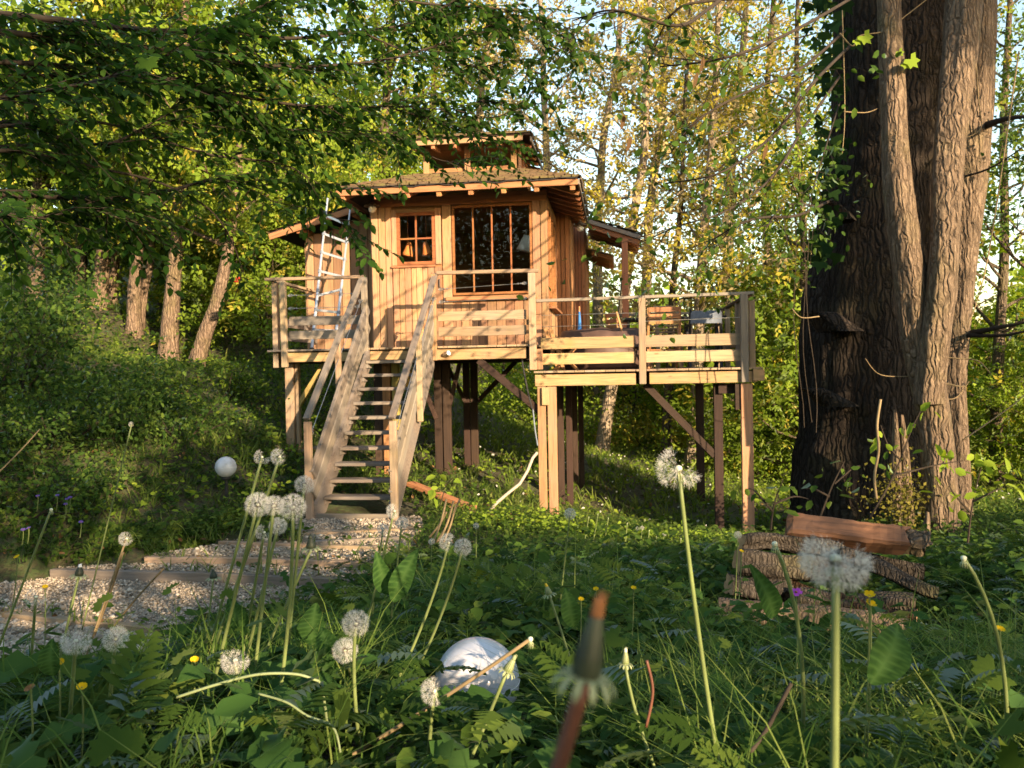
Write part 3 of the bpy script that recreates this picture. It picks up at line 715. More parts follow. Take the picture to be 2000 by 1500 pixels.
mb = MB(); pts = [W(ER + .05, EV + (EB - EV) * i / 19, EZ - .025 + .01 * math.sin(i * 1.3)) for i in range(20)]; mb.tube(pts, .011, 5); mb.build('cable', M_GREY, roof)
# lantern on top
LV = 2.2
mb = MB(); hbox(mb, -2.02, -.42, LV + .03, 4.2, 3.30, 3.42); hbox(mb, -2.02, -.42, LV + .04, 4.2, 3.72, 3.86)
lant = mb.build('roof_lantern', M_CEDAR_R, house)
for u in (-2.0, -1.29, -.50, -.40): board('post', lant, W(u, LV, 3.32), W(u, LV, 3.76), .095 if u < -.45 else .05, .06, M_CEDAR, up=NV)
for v in (2.7, 3.2, 3.7): board('post', lant, W(-.40, v, 3.32), W(-.40, v, 3.76), .08, .05, M_CEDAR_R, up=NU)
for a, b in ((-1.95, -1.34), (-1.24, -.55)):
    m3 = MB(); m3.add([W(a, LV + .03, 3.42), W(b, LV + .03, 3.42), W(b, LV + .03, 3.72), W(a, LV + .03, 3.72)], [(0, 1, 2, 3)]); m3.build('pane', M_GLASS, lant)
mb = MB(); hbox(mb, -1.98, -.46, 3.6, 3.64, 3.36, 3.8); mb.build('back_panel', M_INT, lant)
LE0, LE1, LEV, LEZ, LEB = -2.17, -.17, 1.72, 3.80, 3.9
mb = MB(); slab(mb, [W(LE0, LEV, LEZ), W(LE1, LEV, LEZ), W(-.62, LEV + .55, LEZ + .17), W(-1.72, LEV + .55, LEZ + .17)], .03); slab(mb, [W(LE1, LEV, LEZ), W(LE1, LEB, LEZ), W(-.62, LEB, LEZ + .17), W(-.62, LEV + .55, LEZ + .17)], .03)
slab(mb, [W(LE0, LEB, LEZ), W(LE0, LEV, LEZ), W(-1.72, LEV + .55, LEZ + .17), W(-1.72, LEB, LEZ + .17)], .03); slab(mb, [W(-1.72, LEV + .55, LEZ + .17), W(-.62, LEV + .55, LEZ + .17), W(-.62, LEB, LEZ + .17), W(-1.72, LEB, LEZ + .17)], .03)
lr = mb.build('upper_roof', M_DARKW, house)
courses(lr, W(LE0, LEV - .03, LEZ), W(LE1, LEV - .03, LEZ), W(-1.72, LEV + .55, LEZ + .17), W(-.62, LEV + .55, LEZ + .17), 5, .14, seed=8)
courses(lr, W(LE1 + .02, LEV, LEZ), W(LE1 + .02, LEB, LEZ), W(-.62, LEV + .55, LEZ + .17), W(-.62, LEB, LEZ + .17), 5, .14, seed=9)
hboard('fascia', lr, LE0, LE1 - .12, LEV + .0, LEZ - .075, .075, .026, M_RIM, jit=0)
board('fascia', lr, W(LE1, LEV + .1, LEZ - .07), W(LE1, LEB, LEZ - .07), .026, .07, M_GREY)
for u in (-2.1, -1.78, -1.42, -1.05, -.68, -.35): board('rafter', lr, W(u, LEV + .02, LEZ - .14), W(u, LV + .1, LEZ - .07), .06, .06, M_CEDAR_R, up=NU)
for v in np.arange(2.1, 3.9, .4): board('rafter', lr, W(LE1 - .02, v, LEZ - .13), W(-.5, v, LEZ - .04), .06, .06, M_CEDAR_R, up=NV)
# left wing roof
LW0, LW1 = (-4.55, 2.345), (-2.99, 2.76)
mb = MB(); slab(mb, [W(LW0[0], 1.58, LW0[1]), W(LW1[0], 1.58, LW1[1]), W(LW1[0], 4.4, LW1[1]), W(LW0[0], 4.4, LW0[1])], .035)
wr = mb.build('wing_roof', M_DARKW, house)
courses(wr, W(LW0[0] - .02, 4.4, LW0[1]), W(LW0[0] - .02, 1.55, LW0[1]), W(LW1[0], 4.4, LW1[1]), W(LW1[0], 1.55, LW1[1]), 9, .15, seed=11)
board('barge_board', wr, W(LW0[0], 1.565, LW0[1] - .075), W(LW1[0], 1.565, LW1[1] - .075), .028, .10, M_CEDAR_R)
board('purlin', wr, W(-4.05, 1.62, 2.37), W(-4.05, 2.2, 2.37), .10, .10, M_CEDAR_R)
board('purlin', wr, W(-3.1, 1.62, 2.60), W(-3.1, 2.2, 2.60), .08, .08, M_CEDAR_R)
# porch roof, right rear
PR0, PR1, PV = (.66, 2.74), (1.63, 2.40), 3.68
mb = MB(); slab(mb, [W(PR0[0], PV, PR0[1]), W(PR1[0], PV, PR1[1]), W(PR1[0], 5.6, PR1[1]), W(PR0[0], 5.6, PR0[1])], .035)
pr = mb.build('porch_roof', M_DARKW, house)
courses(pr, W(PR1[0] + .03, PV - .04, PR1[1]), W(PR1[0] + .03, 5.6, PR1[1]), W(PR0[0], PV - .04, PR0[1]), W(PR0[0], 5.6, PR0[1]), 7, .15, seed=12)
board('barge_board', pr, W(PR0[0], PV - .015, PR0[1] - .055), W(PR1[0], PV - .015, PR1[1] - .055), .028, .07, M_GREY)
board('barge_board', pr, W(PR0[0] + .02, PV + .03, PR0[1] - .135), W(PR1[0] - .06, PV + .03, PR1[1] - .135), .03, .09, M_CEDAR_R)
for i, v in enumerate(np.arange(PV + .35, 5.5, .42)): board('rafter', pr, W(PR0[0], v, PR0[1] - .09), W(PR1[0] - .02, v, PR1[1] - .09), .06, .08, M_CEDAR_R)
board('post', pr, W(1.33, PV + .06, LZ), W(1.33, PV + .06, PR1[1] - .05), .115, .10, M_CEDAR_R, up=NV)
mb = MB(); slab(mb, [W(.5, 4.5, 2.36), W(1.13, 4.5, 2.16), W(1.13, 6.3, 2.16), W(.5, 6.3, 2.36)], .03)
br = mb.build('rear_eave', M_SHING, house)
for v in np.arange(4.55, 6.3, .25): board('rafter', br, W(.7, v, 2.22), W(1.12, v, 2.09), .05, .07, M_CEDAR_R)

# ---- decks
mb = MB()
for v in (.25, .75, 1.6): hbox(mb, -3.86, -.06, v, v + .06, .14, .305)
hbox(mb, -3.87, -3.81, .06, 1.86, .14, .305); hbox(mb, -.12, -.06, .06, 1.1, .14, .305); hbox(mb, -2.6, .05, 1.9, 4.5, .12, .29)
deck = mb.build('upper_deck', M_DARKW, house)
u = -3.93
while u < -.02:
    wd = .142; back = WL - .03 if u < -2.7 else WV - .02
    board('deck_board', deck, W(u + wd / 2, -.04 + random.uniform(-.012, .012), DZ - .014), W(u + wd / 2, back, DZ - .014), wd - .006, .028, M_GREY if u < -2.6 else M_DECK); u += wd
hboard('rim_board', deck, -3.64, -2.40, .012, .225, .135, .04, M_RIM); hboard('rim_board', deck, -2.38, -1.46, .012, .225, .13, .04, M_RIM); hboard('rim_board', deck, -1.44, -.10, .012, .22, .15, .045, M_RIM)
mb = MB()
for v in (.3, 1.3, 2.4, 3.5): hbox(mb, .04, 2.98, v, v + .06, -.25, -.075)
hbox(mb, 2.95, 3.0, .05, 3.7, -.25, -.075); hbox(mb, 2.55, 2.9, .12, .3, -.40, -.26)
ldeck = mb.build('lower_deck', M_DARKW, house)
u = .0
while u < 3.03:
    board('deck_board', ldeck, W(u + .071, -.07 + random.uniform(-.012, .012), LZ - .015), W(u + .071, 3.75, LZ - .015), .137, .028, M_DECK); u += .142
hboard('rim_board', ldeck, .01, 1.42, .0, -.175, .16, .045, M_RIM); hboard('rim_board', ldeck, 1.60, 3.05, .0, -.17, .155, .045, M_RIM)
hboard('rim_board', ldeck, 2.99, 3.14, -.03, -.15, .155, .06, M_RIM, jit=0)

# railings
def rail_post(par, u, v, z0, z1, w_=.075, t=.07, mat=M_DECK): return board('post', par, W(u, v, z0), W(u, v, z1), w_, t, mat, up=NV, jit=.004)
# upper left
r1 = board('railing', house, W(-3.93, -.02, 1.375), W(-2.42, -.02, 1.365), .075, .045, M_DECK)
r1.name = 'upper_left_railing' if False else 'railing'
rail_post(r1, -3.83, .08, .08, 1.345, .085, .075, M_DECK); rail_post(r1, -3.66, -.03, .08, 1.345, .085, .075, M_DECK); rail_post(r1, -2.435, -.03, .1, 1.36, .085, .07, M_GREY)
hboard('rail_board', r1, -3.60, -2.47, .03, .755, .13, .028, M_GREY); hboard('rail_board', r1, -3.60, -2.47, .03, .55, .125, .028, M_GREY)
board('side_rail', r1, W(-3.86, .04, 1.37), W(-3.9, 1.86, 1.37), .07, .04, M_DECK)
board('rail_board', r1, W(-3.80, .1, .755), W(-3.88, 1.85, .755), .028, .13, M_GREY); board('rail_board', r1, W(-3.80, .1, .55), W(-3.88, 1.85, .55), .028, .125, M_GREY)
def cable(par, a, b, r=.004, eye=True):
    mb = MB(); mb.tube([a, b], r, 5)
    if eye:
        d = (Vector(b) - Vector(a)).normalized()
        for e, s_ in ((Vector(a), 1), (Vector(b), -1)):
            for k in (.04, .10, .14): mb.lathe([(.004, -.012), (.012, -.006), (.012, .006), (.004, .012)], 8, e + d * (s_ * k), (-d).to_track_quat('Z', 'Y').to_matrix())
            mb.tube([e + d * (s_ * .05) + Vector((0, 0, .02 * math.cos(q))) + Vector(AU * .03 * math.sin(q)) for q in np.linspace(0, 2 * PI, 9)], .006, 5, cap=False)
    return mb.build('cable', M_STEEL, par)
cable(r1, W(-3.6, -.03, 1.13), W(-2.49, -.03, 1.13)); cable(r1, W(-3.6, -.03, .94), W(-2.49, -.03, .94))
# upper right
r2 = board('railing', house, W(-1.37, -.015, 1.385), W(.09, -.015, 1.37), .07, .05, M_DECK)
rail_post(r2, -1.425, -.02, .14, 1.37, .085, .075, M_CEDAR)
rail_post(r2, -.005, -.045, -.02, 1.34, .10, .075, M_DECK)
hboard('rail_board', r2, -1.37, -.10, .03, .765, .135, .03, M_DECK); hboard('rail_board', r2, -1.37, -.10, .03, .545, .135, .03, M_DECK)
hboard('rail_board', r2, -.10, .10, .055, .655, .075, .03, M_CEDAR)
cable(r2, W(-1.36, -.02, 1.15), W(-.06, -.02, 1.20)); cable(r2, W(-1.36, -.02, .97), W(-.06, -.02, .99))
# lower front + side + back
r3 = board('railing', house, W(.05, -.02, .945), W(1.55, -.02, .955), .06, .042, M_GREY)
board('top_rail', r3, W(1.552, -.02, .955), W(3.02, -.02, .965), .06, .042, M_GREY)
board('post', r3, W(.085, -.035, -.02), W(.085, -.035, .27), .085, .08, M_CEDAR, up=NV)
board('post', r3, W(.075, -.0, .75), W(.075, -.0, .93), .07, .06, M_CEDAR, up=NV)
rail_post(r3, 1.51, -.045, -.25, .94, .095, .07, M_DECK)
rail_post(r3, 2.88, -.045, -.24, .95, .10, .075, M_GREY); rail_post(r3, 3.0, .05, -.05, .94, .08, .07, M_DECK)
for a, b in ((.10, 1.41), (1.56, 2.84)):
    hboard('rail_board', r3, a, b, .025, .345, .16, .032, M_RIM if b < 2 else M_DECK); hboard('rail_board', r3, a, b, .025, .125, .155, .032, M_RIM if b < 2 else M_DECK)
cable(r3, W(.13, -.02, .74), W(1.46, -.02, .74), .0035, False); cable(r3, W(.13, -.02, .58), W(1.46, -.02, .585), .0035, False); cable(r3, W(1.56, -.02, .62), W(2.83, -.02, .64), .0035, False)
board('side_rail', r3, W(2.97, .0, .955), W(3.0, 3.7, .95), .06, .045, M_DARKW)
for v in (1.3, 2.5, 3.7): board('post', r3, W(2.99, v, -.2), W(2.99, v, .93), .08, .08, M_DECK, up=NV)
for z in (.345, .125): board('rail_board', r3, W(3.03, .1, z), W(3.04, 3.7, z), .03, .15, M_DECK)
board('back_rail', r3, W(.95, 3.75, .95), W(3.0, 3.75, .95), .06, .045, M_GREY)
for u in (1.9, 2.5): rail_post(r3, u, 3.74, -.2, .93)

# legs: paired boards with a core, knee braces, beams
def leg(u, v, z0, z1, pieces, mat, core=None):
    o = None
    for k, (du, wd, dv, m_) in enumerate(pieces):
        if o is None: o = board('leg', house, W(u + du, v + dv, z0), W(u + du, v + dv, z1), wd, .10, m_ or mat, up=NV, jit=.004)
        else: board('leg_board', o, W(u + du, v + dv, z0), W(u + du, v + dv, z1), wd, .10, m_ or mat, up=NV, jit=.004)
    return o
gz = lambda u, v: tz(*W(u, v, 0)[:2]) - .12
l1 = leg(-3.72, .30, gz(-3.72, .3), .14, [(0, .13, 0, None), (.11, .05, .03, None)], M_DECK)
board('knee_brace', l1, W(-3.62, .34, -.50), W(-3.20, .38, .13), .075, .09, M_YELL, up=NV)
l2 = leg(.10, .0, gz(.1, 0), -.26, [(0, .115, 0, None), (.145, .125, 0, None)], M_CEDAR)
mb = MB(); hbox(mb, .055, .20, .09, .17, -.62, -.26); mb.build('bracket', M_DARKW, l2)
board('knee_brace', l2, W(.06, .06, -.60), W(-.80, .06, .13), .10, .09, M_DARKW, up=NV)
board('corbel', l2, W(.16, -.06, -.52), W(.16, -.06, -.27), .10, .07, M_RIM, up=NV)
l3 = leg(2.91, .02, gz(2.91, .0), -.26, [(0, .155, 0, None)], M_CEDAR)
mb = MB(); hbox(mb, 2.76, 2.84, .0, .1, -.62, -.26); mb.build('bracket', M_DARKW, l3)
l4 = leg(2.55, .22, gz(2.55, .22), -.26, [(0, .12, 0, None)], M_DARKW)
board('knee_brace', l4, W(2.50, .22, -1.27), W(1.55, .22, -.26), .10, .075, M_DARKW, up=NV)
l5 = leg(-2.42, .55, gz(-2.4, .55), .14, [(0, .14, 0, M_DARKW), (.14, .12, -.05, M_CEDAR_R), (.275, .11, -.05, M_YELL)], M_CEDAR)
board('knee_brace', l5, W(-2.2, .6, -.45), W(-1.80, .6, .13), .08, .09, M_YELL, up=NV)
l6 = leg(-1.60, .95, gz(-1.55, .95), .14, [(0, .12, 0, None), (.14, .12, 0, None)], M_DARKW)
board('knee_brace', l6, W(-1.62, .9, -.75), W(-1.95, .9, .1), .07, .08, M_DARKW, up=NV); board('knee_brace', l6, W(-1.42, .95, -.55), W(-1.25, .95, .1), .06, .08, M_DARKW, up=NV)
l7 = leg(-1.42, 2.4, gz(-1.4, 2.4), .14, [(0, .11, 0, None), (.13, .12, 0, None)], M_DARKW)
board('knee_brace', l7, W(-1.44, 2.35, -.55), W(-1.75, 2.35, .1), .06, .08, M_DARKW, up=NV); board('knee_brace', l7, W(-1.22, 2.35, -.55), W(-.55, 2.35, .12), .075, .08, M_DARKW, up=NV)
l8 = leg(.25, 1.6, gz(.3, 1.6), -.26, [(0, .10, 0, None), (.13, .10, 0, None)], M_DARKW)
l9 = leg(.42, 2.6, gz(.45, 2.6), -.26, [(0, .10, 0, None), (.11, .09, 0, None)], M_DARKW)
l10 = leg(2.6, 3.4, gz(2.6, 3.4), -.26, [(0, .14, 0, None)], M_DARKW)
l11 = leg(-3.75, 3.2, gz(-3.75, 3.2), .14, [(0, .13, 0, None)], M_DARKW)

# ---- stairs
SZ0 = -1.74
def stair_pt(s, t, z): # s 0..1 foot to head, t across from centre
    c = -2.06 + .13 * s; return W(c + t, -1.84 + 1.84 * s, z)
def sz(s): return SZ0 + s * (DZ - SZ0)
mb = MB()
for side in (-1, 1):
    t = .475 * side
    P = [stair_pt(-.02, t, -1.86), stair_pt(.10, t, sz(.10) - .28), stair_pt(1.0, t, sz(1) - .30), stair_pt(1.0, t, sz(1) + .02), stair_pt(-.02, t, sz(-.02) + .17)]
    q = Vector(AU) * (.022 * side); n = 5
    mb.add([Vector(p) - q for p in P] + [Vector(p) + q for p in P], [tuple(range(n)), tuple(range(2 * n - 1, n - 1, -1))] + [(i, (i + 1) % n, n + (i + 1) % n, n + i) for i in range(n)])
stair = mb.build('staircase', M_GREY, house)
dirs = (Vector(stair_pt(1, 0, sz(1))) - Vector(stair_pt(0, 0, sz(0)))).normalized()
for side in (-1, 1):
    t = .495 * side
    a = Vector(stair_pt(-.02, t, sz(-.02) + .27)); b = Vector(stair_pt(1.03, t, sz(1.03) + .28))
    upn = Vector(AU) * side
    board('stringer', stair, a, b, .175, .05, M_GREY, up=upn); 
    a2 = Vector(stair_pt(-.02, t, sz(-.02) + .52)); b2 = Vector(stair_pt(1.03, t, sz(1.03) + .53))
    board('stringer', stair, a2, b2, .17, .05, M_GREY, up=upn)
    # handrail and newels
    th = .505 * side + (-.03 if side < 0 else .03)
    A = Vector(stair_pt(-.05, th, -.57)); B = Vector(stair_pt(1.0, th, 1.37))
    hr = board('handrail', stair, A, B, .085, .045, M_GREY, up=Vector((0, 0, 1)))
    board('newel_post', stair, stair_pt(-.03, th, -1.86), stair_pt(-.03, th, -.60), .085, .075, M_DECK, up=NV)
    s_ = .52
    board('baluster', stair, stair_pt(s_, th + .02 * side, sz(s_) - (.02 if side > 0 else -.05)), stair_pt(s_, th + .02 * side, -.57 + (1.37 + .57) * (s_ + .05) / 1.05 - .03), .075, .06, M_DECK, up=NV)
    cable(stair, stair_pt(0, th, -.78), stair_pt(.97, th, 1.05), .004, True)
for k in range(0, 11):
    s = k / 11.0; z = SZ0 + (DZ - SZ0) * k / 11.0
    if k == 0: board('tread', stair, stair_pt(-.01, -.46, z - .03), stair_pt(-.01, .46, z - .03), .05, .07, M_GREY)
    else:
        board('tread', stair, stair_pt(s + .055, -.452, z - .02), stair_pt(s + .055, .452, z - .02), .235, .042, M_GREY, jit=.002)
        for sd_ in (-1, 1): board('cleat', stair, stair_pt(s + .0, .44 * sd_, z - .075), stair_pt(s + .10, .44 * sd_, z - .075), .03, .06, M_GREY)
# ------------------------------------------------------------------ things on and round the house
def wall_lamp(pos, label, back):
    t = thing('wall_lamp', label, 'lamp', pos, 'enamel wall lamps under the eaves')
    p = Vector(pos)
    MB().lathe([(.03, .06), (.035, .035), (.125, -.005), (.13, -.02), (.11, -.012), (.02, .02)], 20, p).build('lamp_shade', M_LAMPS, t, True)
    MB().lathe([(.01, .01), (.05, -.02), (.062, -.06), (.05, -.10), (.01, -.118)], 16, p).build('glass_bulb_cover', plain('lamp_glass', (.75, .72, .66), rough=.15, noise=.05), t, True)
    MB().tube([p + Vector((0, 0, .05)), p + Vector((0, 0, .09)), p + Vector(back) * .5 + Vector((0, 0, .11)), p + Vector(back)], .012, 6).build('arm', M_LAMPS, t)
    return t
wall_lamp(W(-2.60, 1.0, 2.60), 'round wall lamp with flared shade above the left edge of the door wall', AV * .14)
wall_lamp(W(.56, 2.85, 2.48), 'round wall lamp tucked below the porch roof at the right', AV * .2)
t = thing('spotlight', 'small silver spotlight fixed on the rim under the upper deck right of the stairs', 'spotlight', W(-1.22, -.05, .22))
p = Vector(W(-1.22, -.07, .235)); q = Vector((0.75, -.55, .25)).normalized().to_track_quat('Z', 'Y').to_matrix()
MB().lathe([(.012, -.09), (.03, -.07), (.036, .0), (.045, .02), (.04, .028), (.03, .015)], 14, p, q).build('housing', M_STEEL, t, True)
MB().lathe([(.002, .02), (.033, .018), (.033, .022), (.002, .024)], 14, p, q).build('lens', M_WHITE, t)
MB().tube([p, p + Vector(AV) * .05], .012, 6).build('bracket', M_BLACK, t)

t = thing('pendant_lamp', 'white tapered lampshade hanging inside behind the big window', 'lamp', W(-.28, 1.65, 1.95))
p = Vector(W(-.27, 1.6, 2.0)); R_ = Matrix.Rotation(math.radians(16), 3, Vector(AV))
MB().lathe([(.05, .13), (.055, .13), (.115, -.12), (.11, -.12)], 16, p, R_).build('lamp_shade', M_WHITE, t, True)
MB().tube([p + Vector((0, 0, .12)), p + Vector((.06, 0, .3)), p + Vector((.08, .02, .70))], .006, 5).build('cord', M_BLACK, t)
for u, lab in ((-2.13, 'left orange bell-shaped ornament hanging behind the door window'), (-1.83, 'right orange bell-shaped ornament hanging behind the door window')):
    p = Vector(W(u, 1.36, 1.93)); t = thing('bell_ornament', lab, 'ornament', p, 'orange ornaments behind the door window')
    MB().lathe([(.012, .13), (.04, .10), (.055, .03), (.085, -.06), (.09, -.09), (.05, -.10), (.01, -.10)], 12, p, Matrix.Rotation(.2 * (1 if u < -2 else -1), 3, Vector(AV))).build('bell', M_ORANGE, t, True)
    MB().tube([p + Vector((0, 0, .12)), p + Vector((0, 0, .62))], .004, 5).build('string', M_ORANGE, t)

# telescopic ladder leaning against the left wing
t = thing('ladder', 'telescopic aluminium ladder leaning on the left wing roof', 'ladder', W(-3.3, 1.0, DZ))
la0, la1 = Vector(W(-3.45, .50, DZ)), Vector(W(-3.50, 1.50, 2.86)); ra0, ra1 = Vector(W(-3.09, .50, DZ)), Vector(W(-3.12, 1.5, 2.66))
for a, b in ((la0, la1), (ra0, ra1)):
    mb = MB(); n = 8
    for i in range(n):
        f0, f1 = i / n, (i + 1) / n; r = .025 - .0012 * i
        mb.tube([a.lerp(b, f0), a.lerp(b, f1 - .004)], r, 10)
    rail = mb.build('rail', M_ALU, t, False)
    for i in range(1, n): MB().tube([a.lerp(b, i / n - .012), a.lerp(b, i / n + .008)], .030, 10).build('collar', M_GREYC, rail)
    MB().tube([a, a.lerp(b, .012)], .036, 10).build('foot', M_BLACK, rail)
for i in range(1, 8):
    f = i / 8
    d = .0 if i != 3 else .035
    board('rung', t, la0.lerp(la1, f - d), ra0.lerp(ra1, f + d), .038, .028, M_ALU, up=NV)

# furniture on the lower deck
def chair(name, lab, u, v, rot, mat, seat_mat=None, w_=.46, h=.86, slats='v', group=None, cat='chair', arms=False):
    base = Vector(W(u, v, LZ + .0)); t = thing(name, lab, cat, base, group)
    Rz = Matrix.Rotation(rot - TH, 3, 'Z'); G = lambda x, y, z: base + Rz @ Vector((x, y, z))
    h2 = w_ / 2
    for sx in (-1, 1):
        board('leg', t, G(sx * h2, .20, 0), G(sx * h2, -.12, .62), .035, .025, mat); board('leg', t, G(sx * h2 * .9, -.22, 0), G(sx * h2 * .9, .20, .45), .035, .025, mat)
        board('back_post', t, G(sx * h2, .16, .44), G(sx * h2, .28, h), .035, .03, mat)
        if arms: board('armrest', t, G(sx * h2, -.2, .64), G(sx * h2, .24, .66), .05, .025, mat)
    s = board('seat', t, G(0, -.22, .44), G(0, .20, .43), w_, .025, seat_mat or mat)
    if slats == 'h':
        for z in (h - .03, h - .13, h - .21): board('back_slat', t, G(-h2, .27, z), G(h2, .27, z), .07, .015, mat, up=Rz @ Vector((0, -1, .1)))
    elif slats == 'panel':
        board('back_panel', t, G(-h2, .265, h - .12), G(h2, .265, h - .12), .19, .02, seat_mat or mat, up=Rz @ Vector((0, -1, .1)))
    else:
        for x in np.linspace(-h2 + .04, h2 - .04, 6): board('back_slat', t, G(x, .19, .50), G(x, .27, h - .02), .04, .012, mat, up=Rz @ Vector((0, -1, .1)))
        board('top_slat', t, G(-h2, .275, h), G(h2, .275, h), .06, .02, mat, up=Rz @ Vector((0, -1, .1)))
    board('stretcher', t, G(-h2, .02, .28), G(h2, .02, .28), .03, .02, mat)
    return t
chair('folding_chair', 'folding wooden chair in the middle of the lower deck, back towards us', 1.86, 1.05, PI, M_CHAIRW, h=.90, slats='h', group='folding wooden chairs on the deck')
chair('folding_chair', 'folding wooden chair left of the deck middle post, seen from the side', 1.34, 1.5, PI * .62, M_CHAIRW, h=.88, slats='h', group='folding wooden chairs on the deck')
chair('director_chair', 'black framed chair with a grey blue fabric back at the table end', 2.48, 1.35, PI * 1.02, M_BLACK, M_GREYC, h=.88, slats='panel', arms=True)
# rattan armchair with curved back
base = Vector(W(1.95, 2.6, LZ)); t = thing('rattan_armchair', 'high-backed rattan armchair with rounded slatted back behind the table', 'armchair', base)
for k in range(11):
    z = .5 + k * .055; r = .27 if k < 8 else .27 - .04 * (k - 7)
    MB().tube([base + Vector((r * math.sin(a), .06 + .14 * math.cos(a), z)) for a in np.linspace(-1.5, 1.5, 9)], .017, 5).build('back_slat', M_RATTAN, t)
board('seat', t, base + Vector((0, -.28, .42)), base + Vector((0, .22, .40)), .54, .05, M_RATTAN)
for sx in (-.25, .25):
    for sy in (-.25, .2): board('leg', t, base + Vector((sx, sy, 0)), base + Vector((sx, sy, .42)), .045, .045, M_RATTAN)
    board('armrest', t, base + Vector((sx, -.25, .64)), base + Vector((sx, .2, .66)), .06, .04, M_RATTAN)
# table
base = Vector(W(2.2, 1.95, LZ)); t = thing('garden_table', 'long black topped garden table standing behind the chairs', 'table', base)
board('table_top', t, Vector(W(1.25, 1.95, .75)), Vector(W(2.86, 1.95, .75)), .75, .035, M_BLACK)
for u in (1.35, 2.78):
    for v in (1.65, 2.25): board('leg', t, W(u, v, LZ), W(u, v, .73), .045, .045, M_BLACK)
    board('stretcher', t, W(u, 1.65, .1), W(u, 2.25, .1), .03, .03, M_BLACK)
board('bar', t, W(1.35, 1.95, .16), W(2.78, 1.95, .16), .03, .03, M_BLACK)
# covered heap
base = Vector(W(.95, 1.6, LZ)); t = thing('covered_tub', 'low round tub under a rumpled dark brown cover behind the deck boards', 'tub', base)
MB().lathe([(.60, 0), (.64, .05), (.64, .42), (.60, .46), (.1, .46)], 28, base).build('tub_wall', M_BROWNC, t, True)
mb = MB(); nr, na = 9, 40
rs = random.Random(5)
ph = [rs.uniform(0, 6) for _ in range(6)]
for i in range(nr):
    f = i / (nr - 1); r = .72 * f
    for j in range(na):
        a = 2 * PI * j / na; fold = math.sin(5 * a + ph[0]) * .5 + math.sin(9 * a + ph[1]) * .35 + math.sin(3 * a + 6 * f + ph[2]) * .5
        z = .66 - .10 * f ** 2 + .035 * fold * f - (0 if f < .93 else .22 + .05 * fold)
        mb.v.append(tuple(base + Vector((r * math.cos(a) * 1.05, r * math.sin(a) * .9, z))))
for i in range(nr - 1):
    for j in range(na): mb.f.append((i * na + j, i * na + (j + 1) % na, (i + 1) * na + (j + 1) % na, (i + 1) * na + j))
mb.build('cover', M_BROWNC, t, True)
# small folded chair leaning, parasol, cable and conduit
base = Vector(W(.33, .62, LZ)); t = thing('folded_stool', 'small folded wooden stool leaning by the corner of the cabin', 'stool', base)
for k, du in enumerate((-.03, .05)):
    board('leg', t, base + Vector(AU) * du, base + Vector(AU) * (du - .18) + Vector((0, .05, .62)), .05, .022, M_CHAIRW, up=NV); board('leg', t, base + Vector(AU) * (du + .02) + Vector((0, .30, 0)), base + Vector(AU) * (du - .15) + Vector((0, .34, .58)), .05, .022, M_CHAIRW, up=NV)
for f in (.35, .55, .75, .92): board('slat', t, base + Vector(AU) * (.0 - .18 * f) + Vector((0, .02, .62 * f)), base + Vector(AU) * (.02 - .18 * f) + Vector((0, .34, .60 * f)), .06, .018, M_CHAIRW, up=NU)
base = Vector(W(.50, 1.9, LZ)); t = thing('cross_leg_stool', 'low crossed leg stool visible between the two front deck boards', 'stool', Vector(W(.44, .4, LZ)))
for s_ in (-1, 1):
    for v in (.35, .65): board('leg', t, W(.42 - .17 * s_, v, LZ), W(.42 + .17 * s_, v, .32), .035, .03, M_CHAIRW, up=NV)
board('seat', t, W(.24, .5, .335), W(.60, .5, .335), .34, .02, M_BROWNC)
base = Vector(W(.60, 2.3, .55)); t = thing('parasol', 'closed blue parasol standing against the side wall boards', 'parasol', Vector(W(.60, 2.3, LZ)))
MB().lathe([(.012, .98), (.02, .9), (.03, .75), (.05, .55), (.055, .42), (.035, .36)], 12, W(.56, 2.0, -.05)).build('folded_canopy', M_BLUE, t, True)
MB().tube([W(.56, 2.0, LZ), W(.56, 2.0, 1.0)], .014, 8).build('pole', M_CHAIRW, t)

# conduit down the front post
t = thing('conduit', 'grey corrugated conduit curving from the front post down to the grass', 'conduit', W(.0, -.1, -1.2))
P = [at(1020, 705, 11.5), at(1025, 735, 11.45), at(1032, 770, 11.42), at(1040, 800, 11.40)]
MB().tube(P, .012, 6).build('black_cable', M_BLACK, t)
P = [at(1041, 800, 11.40), at(1045, 840, 11.38), at(1050, 870, 11.36)]; MB().tube(P, .010, 6).build('cable', M_GREYC, t)
P = [at(1049, 884, 11.36), at(1040, 895, 11.3), at(1030, 920, 11.2), at(1015, 945, 11.1), at(990, 965, 10.9), at(970, 982, 10.7), at(958, 997, 10.5), at(953, 1012, 10.3)]
pp = []
for i in range(len(P) - 1):
    for f in np.linspace(0, 1, 8)[:-1]: pp.append(P[i] * (1 - f) + P[i + 1] * f)
MB().tube(pp, [.020 + .003 * (i % 2) for i in range(len(pp))], 8).build('corrugated_tube', M_HOSE, t, True)

